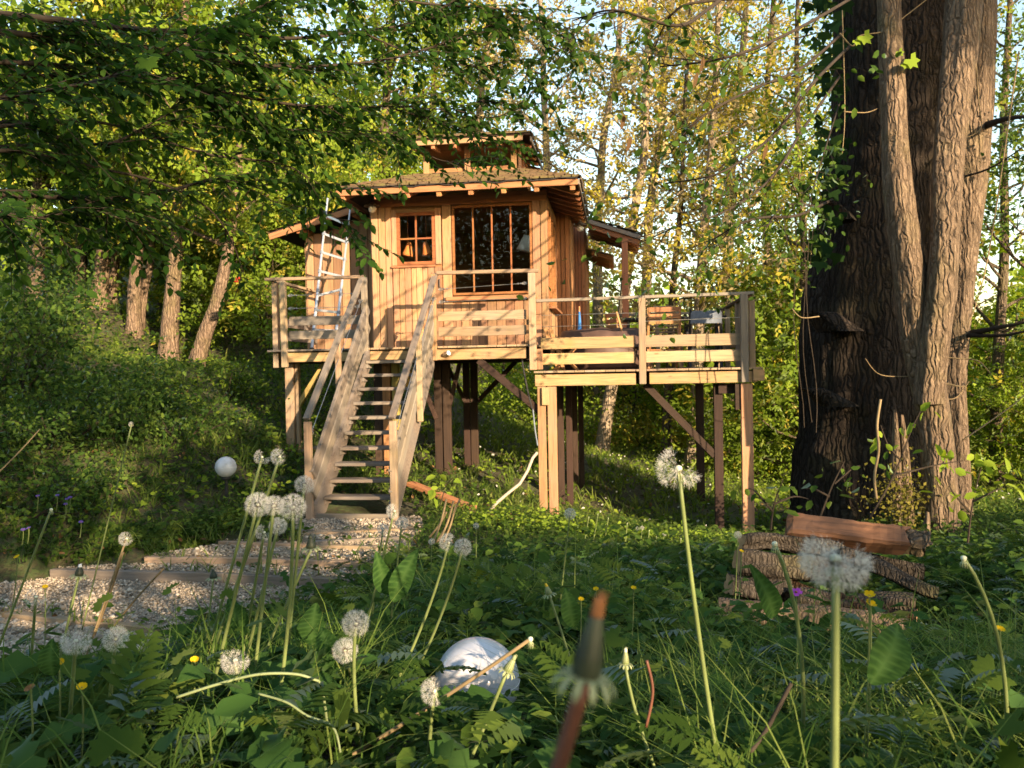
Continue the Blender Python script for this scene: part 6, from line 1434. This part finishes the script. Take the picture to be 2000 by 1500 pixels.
sapling('bright little maple seedling standing in sun right of the stair foot', [[(860, 985), (868, 955), (872, 925)], [(866, 960), (845, 950), (838, 952)], [(868, 950), (882, 935), (886, 928)]], 10.2, 16, .14, L_BG_G, 5)

# ------------------------------------------------------------------ overhanging hornbeam, upper left
def hornbeam():
    rs = np.random.default_rng(12); base = np.array([-5.2, 4.0, 0]); base[2] = tz(base[0], base[1])
    t = thing('hornbeam', 'dark overhanging hornbeam whose leafy branches fill the upper left', 'tree', tuple(base)); mb = MB()
    trunk = smooth([base - np.array([0, 0, .3]), base + np.array([.1, .1, 1.5]), base + np.array([.25, .1, 3.2]), base + np.array([.3, .2, 6]), base + np.array([.5, .2, 8])], 5); MB().tube(trunk, [.24 - .006 * i for i in range(len(trunk))], 10, wob=.1).build('trunk', M_BARK_D, t, True)
    Bs = []
    def br(pts, Ys, r, root=True):
        P = from_px(pts, Ys)
        if root: P = [np.array([-5.0, 4.05, max(.2, P[0][2] - .3)])] + P
        P = smooth(P, 6); k = len(P); MB().tube(P, [.6 * r * (1 - .8 * i / (k - 1)) for i in range(k)], 6, cap=False).build('branch', M_TWIG, t, True); Bs.append(P); return P
    br([(-120, 370), (0, 380), (120, 385), (210, 390), (330, 372), (430, 350), (520, 372)], [4.6, 5, 5.2, 5.4, 5.6, 5.9, 6.3], .045)
    br([(-150, 330), (0, 240), (90, 262), (200, 282), (280, 250), (345, 205), (420, 150)], [4.6, 5, 5.1, 5.2, 5.4, 5.6, 5.8], .03)
    br([(-100, 20), (0, 28), (140, 42), (300, 60), (440, 62), (560, 75), (700, 62), (820, 40), (900, -10)], [4.8, 5.0, 5.2, 5.5, 5.8, 6.1, 6.5, 6.9, 7.2], .05)
    br([(-80, 60), (120, 80), (320, 96), (420, 118), (560, 130), (640, 128), (760, 115), (880, 80), (970, 45)], [4.8, 5.2, 5.5, 5.7, 6.0, 6.2, 6.5, 6.9, 7.2], .04)
    br([(-60, 120), (200, 140), (400, 180), (450, 208), (520, 240), (600, 258), (700, 255), (800, 262)], [4.9, 5.4, 5.8, 6.0, 6.2, 6.4, 6.7, 7.1], .032)
    br([(-60, 150), (300, 150), (480, 190), (580, 205), (660, 210), (780, 208), (880, 212), (960, 190)], [5, 5.6, 6.0, 6.2, 6.4, 6.8, 7.2, 7.4], .03)
    br([(-90, 200), (60, 180), (180, 160), (300, 120), (420, 60), (520, 10)], [4.5, 4.7, 4.9, 5.1, 5.4, 5.6], .03)
    br([(-90, 300), (60, 300), (200, 330), (320, 360), (420, 420), (470, 520), (455, 590)], [4.6, 4.9, 5.3, 5.7, 6.1, 6.3, 6.4], .025)
    br([(-60, 250), (200, 240), (400, 300), (540, 318), (600, 345), (640, 372)], [4.8, 5.4, 5.9, 6.3, 6.5, 6.7], .025)
    br([(-60, 420), (20, 430), (110, 420), (180, 400), (260, 440)], [4.6, 4.8, 5.0, 5.2, 5.4], .022)
    br([(400, -60), (520, -30), (700, -10), (860, 10), (1000, 20), (1080, 50)], [5.6, 5.9, 6.3, 6.7, 7.1, 7.3], .03, False)
    br([(700, 60), (820, 110), (930, 130), (1010, 120), (1050, 170)], [6.5, 6.8, 7.1, 7.3, 7.4], .014, False)
    br([(760, 210), (860, 240), (940, 270), (1000, 280), (1030, 300)], [6.8, 7.1, 7.3, 7.5, 7.5], .012, False)
    br([(820, 40), (920, 20), (1010, 40), (1100, 70), (1140, 110)], [6.9, 7.1, 7.3, 7.4, 7.5], .012, False)
    br([(760, 262), (830, 300), (870, 315), (910, 318)], [7.0, 7.2, 7.3, 7.3], .009, False)
    br([(880, 212), (960, 230), (1010, 215), (1040, 235)], [7.2, 7.3, 7.4, 7.5], .009, False)
    br([(430, 350), (540, 395), (640, 415), (690, 455)], [5.9, 6.4, 6.8, 6.9], .008, False)
    P_, Y_, N_, S_ = [], [], [], []
    dead = MB()
    for bi, B in enumerate(Bs):
        B = np.array(B); k = len(B); L = np.linalg.norm(np.diff(B, axis=0), axis=1).sum(); ns = int(L * {0: 10, 7: 5, 8: 6, 12: 8, 13: 8, 14: 8, 15: 8, 16: 7}.get(bi, 14))
        for _ in range(ns):
            f = rs.uniform(.08, 1.0) * (k - 1); i = min(int(f), k - 2); p = B[i] + (B[i + 1] - B[i]) * (f - i); d = unit(B[i + 1] - B[i]); side = np.cross(d, [0, 0, 1.0]); side = unit(side) * rs.choice([-1, 1])
            dirn = unit(d * rs.uniform(.3, 1.0) + side * rs.uniform(.3, 1.0) + np.array([0, 0, rs.uniform(-.55, .3)])); ln = rs.uniform(.25, .75)
            tw = [p]
            for q in range(5): dirn = unit(dirn + rs.normal(0, .12, 3) + np.array([0, 0, -.07])); tw.append(tw[-1] + dirn * ln / 5)
            mb.tube(tw[::2] + tw[-1:], [.005, .0035, .002, .001], 3, cap=False); tw = np.array(tw); pn = unit(np.array([rs.normal(0, .35), rs.normal(0, .35), 1.0])); m = int(ln / .042)
            for j in range(m):
                g = (.1 + .9 * j / m) * 5; a = min(int(g), 4); c = tw[a] + (tw[a + 1] - tw[a]) * (g - a); dd = unit(tw[a + 1] - tw[a]); sd = unit(np.cross(dd, pn)) * (1 if j % 2 else -1)
                P_.append(c); Y_.append(dd * .65 + sd * .75 + rs.normal(0, .18, 3) + np.array([0, 0, -.28])); N_.append(pn + rs.normal(0, .28, 3)); S_.append(rs.uniform(.054, .098))
    mb.build('twigs', M_TWIG, t, True)['kind'] = 'stuff'; P_, Y_, N_, S_ = map(np.array, (P_, Y_, N_, S_)); print('hornbeam leaves', len(P_))
    cloud('crown', T_LEAF, P_, frames(Y_, N_), S_, L_NEAR, np.clip(rs.normal(.45, .25, len(P_)), 0, 1), t)
    c = at(287, 122, 2.6); cloud('large_leaf', T_LOBE, np.array([c + np.array([0, 0, .03])]), frames(np.array([[.1, 0, -1]]), np.array([[.1, -1, .35]])), np.array([.062]), L_NEAR, np.array([.8]), t)
hornbeam()

# ------------------------------------------------------------------ ground cover
def in_view(n, Y0, Y1, wide=.76):
    Y = np.sqrt(RNG.uniform(Y0 ** 2, Y1 ** 2, n)); X = RNG.uniform(-1, 1, n) * (wide * Y + .25); return X, Y
GLB = at(932, 1330, 2.1)
def clear(X, Y, pad=0):
    k = ~onpath(X, Y) & (np.hypot(X - GLB[0], Y - GLB[1]) > .17)
    k &= ~((X > .55) & (X < 2.6) & (np.abs(Y - 3.9) < 1.15) & (np.sin(X * 91 + Y * 57) < .45))
    uu = (X - ORG[0]) * AU[0] + (Y - ORG[1]) * AU[1]; vv = (X - ORG[0]) * AV[0] + (Y - ORG[1]) * AV[1]
    return k & ~((uu > -2.75) & (uu < -1.4) & (vv > -2.1) & (vv < -.9))
def patch_noise(X, Y, s=1.0, seed=0):
    a = np.sin(X * 1.7 * s + 1.3 * np.sin(Y * 1.1 * s + seed)) + np.sin(Y * 2.1 * s + 1.7 * np.sin(X * .9 * s + seed * 2)) + .6 * np.sin(X * 4.3 * s + Y * 3.1 * s + seed); return a / 2.6
def cover(name, lab, n, Y0, Y1, T, size, mat, h, up=1.0, per=6, seed=0, ymin=None, thin=None, stemmy=True):
    X, Y = in_view(n, Y0, Y1); k = clear(X, Y)
    if thin is not None: k &= thin(X, Y)
    X, Y = X[k], Y[k]; m = len(X); pn = patch_noise(X, Y, 1.0, seed)
    hp = h * (1 + .55 * pn) * RNG.uniform(.5, 1.3, m); hp = np.maximum(hp, .01)
    Xp = np.repeat(X, per) ; Yp = np.repeat(Y, per); a = RNG.uniform(0, 2 * PI, m * per); r = np.repeat(size * 1.2 * (1 + hp / h), per) * RNG.uniform(.1, 1.1, m * per)
    x = Xp + r * np.cos(a); y = Yp + r * np.sin(a); z = terr(x, y) + np.repeat(hp, per) * RNG.uniform(.25, 1.0, m * per)
    ok = clear(x, y) & ~((y < 2.2) & (np.abs(x / np.maximum(y, .1) + .0425) < .060) & (z / np.maximum(y, .1) > -.40)); P = np.stack([x, y, z], 1)[ok]; a = a[ok]; q = len(P)
    R = frames(np.stack([np.cos(a), np.sin(a), RNG.normal(-.1, .4, q)], 1), np.stack([RNG.normal(0, .38, q), RNG.normal(0, .38, q) - .1, np.full(q, up)], 1))
    o = cloud(name, T, P, R, size * RNG.uniform(.55, 1.35, q), mat, np.clip(.5 + .25 * np.repeat(pn, per)[ok] + RNG.normal(0, .2, q), 0, 1)); return tag(o, lab, 'ground cover', kind='stuff')
def grass(name, lab, n, Y0, Y1, ht, wd, mat, T=T_BLADE, seed=1, thin=None, tuft=5):
    X, Y = in_view(n, Y0, Y1); k = clear(X, Y)
    if thin is not None: k &= thin(X, Y)
    X, Y = X[k], Y[k]; m = len(X); pn = patch_noise(X, Y, .8, seed); X = np.repeat(X, tuft) + RNG.normal(0, ht * .12, m * tuft); Y = np.repeat(Y, tuft) + RNG.normal(0, ht * .12, m * tuft)
    ok = clear(X, Y); X, Y = X[ok], Y[ok]; pn = np.repeat(pn, tuft)[ok]; q = len(X); P = np.stack([X, Y, terr(X, Y) - .01], 1); a = RNG.uniform(0, 2 * PI, q); ln = RNG.uniform(.12, .75, q)
    Yd = np.stack([np.cos(a) * ln, np.sin(a) * ln, np.ones(q)], 1); N = np.stack([-np.cos(a), -np.sin(a), ln], 1) + RNG.normal(0, .3, (q, 3))
    s = ht * (1 + .35 * pn) * RNG.uniform(.45, 1.3, q); S = np.stack([np.full(q, wd) * RNG.uniform(.6, 1.3, q), s, s], 1)
    o = cloud(name, T, P, frames(Yd, N), S, mat, np.clip(.5 + .25 * pn + RNG.normal(0, .22, q), 0, 1)); return tag(o, lab, 'grass', kind='stuff')
NEAR_OK = lambda X, Y: (Y > .75) | (np.abs(X) > .25)
GLOBE_OK = lambda X, Y: NEAR_OK(X, Y) & ~((np.abs(X + .06 * Y) < .22) & (Y < 2.25))
cover('ground_cover', 'lobed weed leaves carpeting the near foreground', 1300, .5, 2.3, T_LOBE, .026, L_WEED, .10, per=7, seed=1, thin=NEAR_OK)
cover('ground_cover', 'oval weed leaves mixed through the near foreground', 1500, .5, 2.6, T_LEAF, .038, L_WEED, .12, per=5, seed=2, thin=NEAR_OK)
cover('ground_cover', 'lobed weed leaves of the middle foreground', 2000, 2.2, 5.2, T_LOBE, .042, L_WEED, .13, per=7, seed=3)
cover('ground_cover', 'oval weed leaves of the middle foreground', 3400, 2.4, 6.5, T_LEAF, .055, L_WEED, .14, per=6, seed=4)
cover('ground_cover', 'leafy weeds round the path and on the bank', 5500, 5, 12.5, T_LEAF, .065, L_WEED, .15, per=6, seed=5)
MEAD = lambda X, Y: (X > -2.2) & (Y > 10.5)
cover('ground_cover', 'ivy and bramble leaves covering the left slope', 5000, 9, 22, T_LEAF, .085, L_BUSH, .18, per=6, seed=6, thin=lambda X, Y: X < -2.2)
cover('ground_cover', 'big cut leaves standing above the near weeds', 200, .8, 3.2, T_LOBE2, .045, L_WEED, .18, per=5, seed=12, thin=GLOBE_OK)
cover('ground_cover', 'bright young lance leaves among the near weeds', 700, .7, 4.5, T_LEAF, .05, L_DOCK, .19, per=5, seed=13, thin=GLOBE_OK)
cover('ground_cover', 'pale nettle leaves standing in the middle foreground', 900, 2.4, 8, T_LEAF, .075, L_BG_D, .24, per=7, seed=14)
cover('ground_cover', 'ferny divided leaves standing among the near weeds', 420, .6, 3.0, T_FERN, .12, L_WEED, .16, per=4, seed=21, thin=GLOBE_OK)
cover('ground_cover', 'ferny divided leaves of the middle foreground', 900, 2.6, 8, T_FERN, .16, L_WEED, .20, per=4, seed=22)
cover('ground_cover', 'jagged dandelion leaves in rosettes among the near weeds', 420, .7, 3.2, T_JAG, .15, L_DOCK, .10, per=6, seed=25, thin=GLOBE_OK, up=.7)
cover('ground_cover', 'jagged dandelion leaves in rosettes of the middle foreground', 700, 3, 8, T_JAG, .19, L_DOCK, .12, per=6, seed=26, up=.7)
grass('grass', 'tall thin grass standing in the foreground', 750, .9, 4.5, .42, .0042, L_GRASS, seed=23, thin=GLOBE_OK)
grass('grass', 'long grass blades in the near foreground', 2000, .55, 2.4, .26, .0045, L_GRASS, seed=2, thin=GLOBE_OK)
grass('grass', 'grass tufts between the weeds of the middle foreground', 3500, 2.2, 6, .22, .007, L_GRASS, seed=3)
grass('grass', 'grass on the ground round the stairs and posts', 5600, 5.5, 13, .22, .011, L_GRASS, seed=4)
grass('meadow_grass', 'meadow grass sloping away beneath the decks', 12000, 10, 30, .24, .028, L_MEADOW, T=T_BLADE2, seed=5, thin=MEAD, tuft=5)
grass('meadow_grass', 'grass and herbs of the far hillside', 4200, 14, 45, .30, .035, L_MEADOW, T=T_BLADE2, seed=6, tuft=4)
cover('ground_cover', 'pale green herbs catching the sun on the left slope', 3800, 9, 20, T_LEAF, .075, L_BG_G, .20, per=6, seed=16, up=.4, thin=lambda X, Y: (X < -2.4) & (patch_noise(X, Y, .7, 3) > -.1))
grass('grass', 'grass growing over the open left slope', 5200, 9, 19, .26, .016, L_GRASS, T=T_BLADE2, seed=31, thin=lambda X, Y: X < -2.2)
# taller herbs and grass, coloured paler to stand in for the sunlit strip
STRIP = lambda X, Y: (np.abs(Y - (9.7 - .42 * X)) < .45) & (X > -.6) & (X < 3.2)
cover('ground_cover', 'herbs coloured paler for the sunlit strip by the front posts', 6000, 7.6, 10.6, T_LEAF, .055, L_BG_G, .17, per=6, seed=8, thin=STRIP, up=.3)
grass('grass', 'grass coloured paler for the sunlit strip by the front posts', 3000, 7.4, 10.8, .22, .014, L_MEADOW, T=T_BLADE2, seed=41, thin=lambda X, Y: (np.abs(Y - (9.7 - .42 * X)) < .75) & (X > -1.2) & (X < 3.0), tuft=4)
cover('ground_cover', 'low herbs among the meadow grass under the decks', 4200, 10.5, 26, T_LEAF, .085, L_BG_G, .14, per=5, seed=9, thin=MEAD, up=.4)
# white flower specks in the meadow
X, Y = in_view(520, 11, 19); k = (X > -1) & clear(X, Y); X, Y = X[k], Y[k]; q = len(X)
tag(cloud('white_flowers', T_RHOMB, np.stack([X, Y, terr(X, Y) + RNG.uniform(.12, .26, q)], 1), frames(RNG.normal(0, 1, (q, 3)), RNG.normal(0, .4, (q, 3)) + np.array([0, -.8, .8])), np.full(q, .045), M_PAPPUS, np.ones(q)), 'tiny white meadow flowers scattered on the slope under the deck', 'flowers', kind='stuff')
# leaf litter
X, Y = in_view(2600, 2.5, 16); k = clear(X, Y); X, Y = X[k], Y[k]; q = len(X)
tag(cloud('leaf_litter', T_LEAF, np.stack([X, Y, terr(X, Y) + .02], 1), frames(RNG.normal(0, 1, (q, 3)), RNG.normal(0, .3, (q, 3)) + np.array([0, 0, 1])), RNG.uniform(.04, .09, q), L_LITTER, RNG.uniform(0, 1, q)), 'dead brown leaves lying under the weeds', 'leaf litter', kind='stuff')
# tuft of long blades by the tall dandelions
n = 60; bx = at(510, 1330, 1.75); P = np.stack([bx[0] + RNG.normal(0, .09, n), bx[1] + RNG.normal(0, .07, n), np.zeros(n)], 1); P[:, 2] = terr(P[:, 0], P[:, 1]); a = RNG.uniform(0, 6.28, n); ln = RNG.uniform(.05, .45, n)
S = np.stack([np.full(n, .006), RNG.uniform(.15, .36, n), RNG.uniform(.15, .36, n)], 1)
tag(cloud('grass_tuft', T_BLADE, P, frames(np.stack([np.cos(a) * ln, np.sin(a) * ln, np.ones(n)], 1), np.stack([-np.cos(a), -np.sin(a), ln], 1)), S, L_GRASS, RNG.uniform(.2, .8, n)), 'tuft of upright grass blades at the foot of the tall dandelions', 'grass', kind='stuff')

# bare soil bank above the path timbers on the left
def bank():
    rs = np.random.default_rng(4); top = [(-5.9, 8.75), (-5.2, 8.62), (-4.6, 8.72), (-3.9, 8.9), (-3.4, 9.4), (-2.9, 9.75)]; V = []; F = []; Q = smooth([(x, y, 0) for x, y in top], 8); k = len(Q)
    for i, p in enumerate(Q):
        z0, z1 = -2.1, tz(p[0], p[1] + .25) - .02 - (.15 if i > k * .6 else 0)
        for j in range(7): f = j / 6; V.append((p[0] + rs.normal(0, .02), p[1] + .22 * f + rs.normal(0, .035), z0 + (z1 - z0) * f + rs.normal(0, .015)))
    for i in range(k - 1):
        for j in range(6): F.append((i * 7 + j, i * 7 + j + 1, (i + 1) * 7 + j + 1, (i + 1) * 7 + j))
    mb = MB(); mb.add(V, F); tag(mb.build('soil_bank', M_SOILB, None, True), kind='structure')
bank()
n = 2600; f = RNG.uniform(0, 1, n); X = -5.9 + 3.0 * f; Y = np.interp(X, [-5.9, -5.2, -4.6, -3.9, -3.4, -2.9], [8.75, 8.62, 8.72, 8.9, 9.4, 9.75]); k = (RNG.uniform(0, 1, n) < np.where((X > -5.6) & (X < -4.6), .25, 1)); X, Y = X[k], Y[k]; q = len(X); g_ = RNG.uniform(0, 1, q)
tag(cloud('ground_cover', T_LEAF, np.stack([X, Y + .2 * g_ - .06, -2.0 + (terr(X, Y + .3) + 2.12) * (.15 + .9 * g_)], 1), frames(np.stack([RNG.normal(0, .6, q), -np.ones(q) * .6, RNG.normal(-.5, .3, q)], 1), np.stack([RNG.normal(0, .3, q), -.7 * np.ones(q), np.ones(q)], 1)), RNG.uniform(.04, .09, q), L_WEED, RNG.uniform(0, 1, q)), 'weeds hanging over the bare soil bank beside the path', 'ground cover', kind='stuff')

# ------------------------------------------------------------------ woods all round: beyond the hollow, and unseen ones behind the viewer shaped for shade
def woods(name, lab, n, fn, size, mat, seed, trunks=None):
    rs = np.random.default_rng(seed); P, keep = fn(rs, n); P = P[keep]; q = len(P)
    o = cloud(name, T_RHOMB, P, frames(rs.normal(0, 1, (q, 3)) + np.array([0, 0, -.3]), rs.normal(0, .6, (q, 3)) + np.array([0, 0, .8])), size * rs.uniform(.6, 1.4, q), mat, np.clip(rs.normal(.5, .25, q), 0, 1)); return tag(o, lab, 'woods', kind='stuff')
def far_fn(rs, n):
    a = rs.uniform(-.9, .9, n); d = rs.uniform(48, 75, n); X = d * np.sin(a); Y = d * np.cos(a); clump = np.sin(a * 23) + np.sin(a * 41 + 1) + np.sin(a * 67 + 2); top = 4.5 + 1.3 * clump + np.where(a < -.12, 10, 0); z = terr(X, Y) + rs.uniform(0, 1, n) ** 1.2 * np.maximum(1.5, top + 3); return np.stack([X, Y, z], 1), np.ones(n, bool)
woods('far_woods', 'far woodland closing the view beyond the hollow', 16000, far_fn, .9, L_BG_G, 5)
SE, SWv = np.array([.841, .542]), np.array([-.542, .841])     # across the sunlight, along it
def wood_fn(prof, thick, w0, s0, s1):
    def f(rs, n):
        s = rs.uniform(s0, s1, n); wv = w0 + rs.normal(0, thick, n); X = s * SE[0] + wv * SWv[0]; Y = s * SE[1] + wv * SWv[1]; lump = .3 * np.sin(s * 2.3) + .25 * np.sin(s * 4.9 + 1) + .2 * np.sin(s * 9.1)
        top = np.interp(s, prof[0], prof[1]) + lump; z0 = terr(X, Y); z = z0 + rs.uniform(0, 1, n) * np.maximum(.2, top - z0); 
        h = z + .253 * (-11 - wv) * -1; keep = (Y < -.6) | (np.abs(X) > .9 * np.maximum(Y, .01) + 2.5)
        for a, b, c, d in HOLES: keep &= ((s - a) / c) ** 2 + ((h - b) / d) ** 2 > 1
        return np.stack([X, Y, z], 1), keep
    return f
HOLES = [(1.2, 4.6, .5, .25), (1.45, 5.9, .5, .3), (2.7, 5.1, .35, .3), (-.5, 5.3, .5, .25), (1.7, 6.9, .45, .3), (2.6, 5.9, .3, .3), (3.25, 2.95, .42, .30), (.75, 2.55, .5, .35), (.2, 3.1, .3, .2), (1.3, 4.3, .35, .22), (.6, 5.2, .4, .25), (1.9, 5.0, .3, .4), (-.6, 4.6, .35, .3), (-.2, 6.4, .4, .25), (2.3, 6.2, .3, .4), (-2.0, 5.6, .5, .3), (3.2, 4.2, .25, .25), (1.4, 2.3, .3, .2), (1.0, 7.4, .5, .3), (3.9, 3.3, .2, .3), (4.1, 2.4, .3, .15), (-1.2, 3.2, .3, .2)]  # gaps cut in the unseen wood to let sun patches through
PROF = ([-30, -3, 1, 2.0, 3.0, 3.7, 4.3, 4.6, 4.9, 5.6, 8.6, 9.4, 10.2, 12, 26], [14, 11, 9.0, 6.9, 5.7, 4.8, 4.4, 3.6, 2.9, 1.8, 1.5, 1.6, 1.6, 1.3, 1.3])  # top heights of the unseen wood, shaped to set where shade falls
woods('shade_wood_edge', 'tall unseen wood edge behind the viewer to the left, shaped for shade', 42000, wood_fn(PROF, 1.0, -11, -30, 3.4), .30, L_BG_D, 6)
woods('shade_wood_edge', 'low unseen hedge-like wood edge behind the viewer to the right, shaped for shade', 22000, wood_fn(PROF, .8, -11, 3.2, 26), .17, L_BG_D, 7)
# unseen tree added behind the viewer to shade the dark trunk and upper stems
def sw(s, w_, z): p = SE * s + SWv * w_; return np.array([p[0], p[1], z])
def shade_tree(lab, s, w_, r, h, blobs, n, seed):
    rs = np.random.default_rng(seed); b = sw(s, w_, 0); b[2] = tz(b[0], b[1]); t = thing('tree', lab, 'tree', tuple(b), 'added shade trees behind the viewer'); mb = MB(); mb.tube(smooth([b - np.array([0, 0, .3]), b + np.array([0, 0, h * .5]), b + np.array([.05, 0, h])], 5), [r * (1 - .03 * i) for i in range(11)], 10, wob=.1); mb.build('trunk', M_BARK_D, t, True)
    P = []
    for (bs, bh, rs_, rh, k) in blobs: q = int(n * k); c = rs.normal(0, .55, (q, 3)); P.append(np.array([sw(bs + a * rs_, w_ + c_ * rs_ * .7, bh + b_ * rh) for a, b_, c_ in c]))
    P = np.concatenate(P); q = len(P); cloud('crown', T_RHOMB, P, frames(rs.normal(0, 1, (q, 3)), rs.normal(0, 1, (q, 3)) + np.array([0, 0, .5])), rs.uniform(.14, .3, q), L_BG_D, rs.uniform(0, 1, q), t)
shade_tree('unseen stout tree added behind the viewer to shade the big trunk', 9.82, -11, .6, 9, [(9.7, 8.6, .7, .9, .2), (8.75, 9.0, .9, 1.0, .34), (10.9, 9.0, 1.2, 1.0, .38), (9.82, 5.5, .4, 1.6, .12)], 9500, 3)
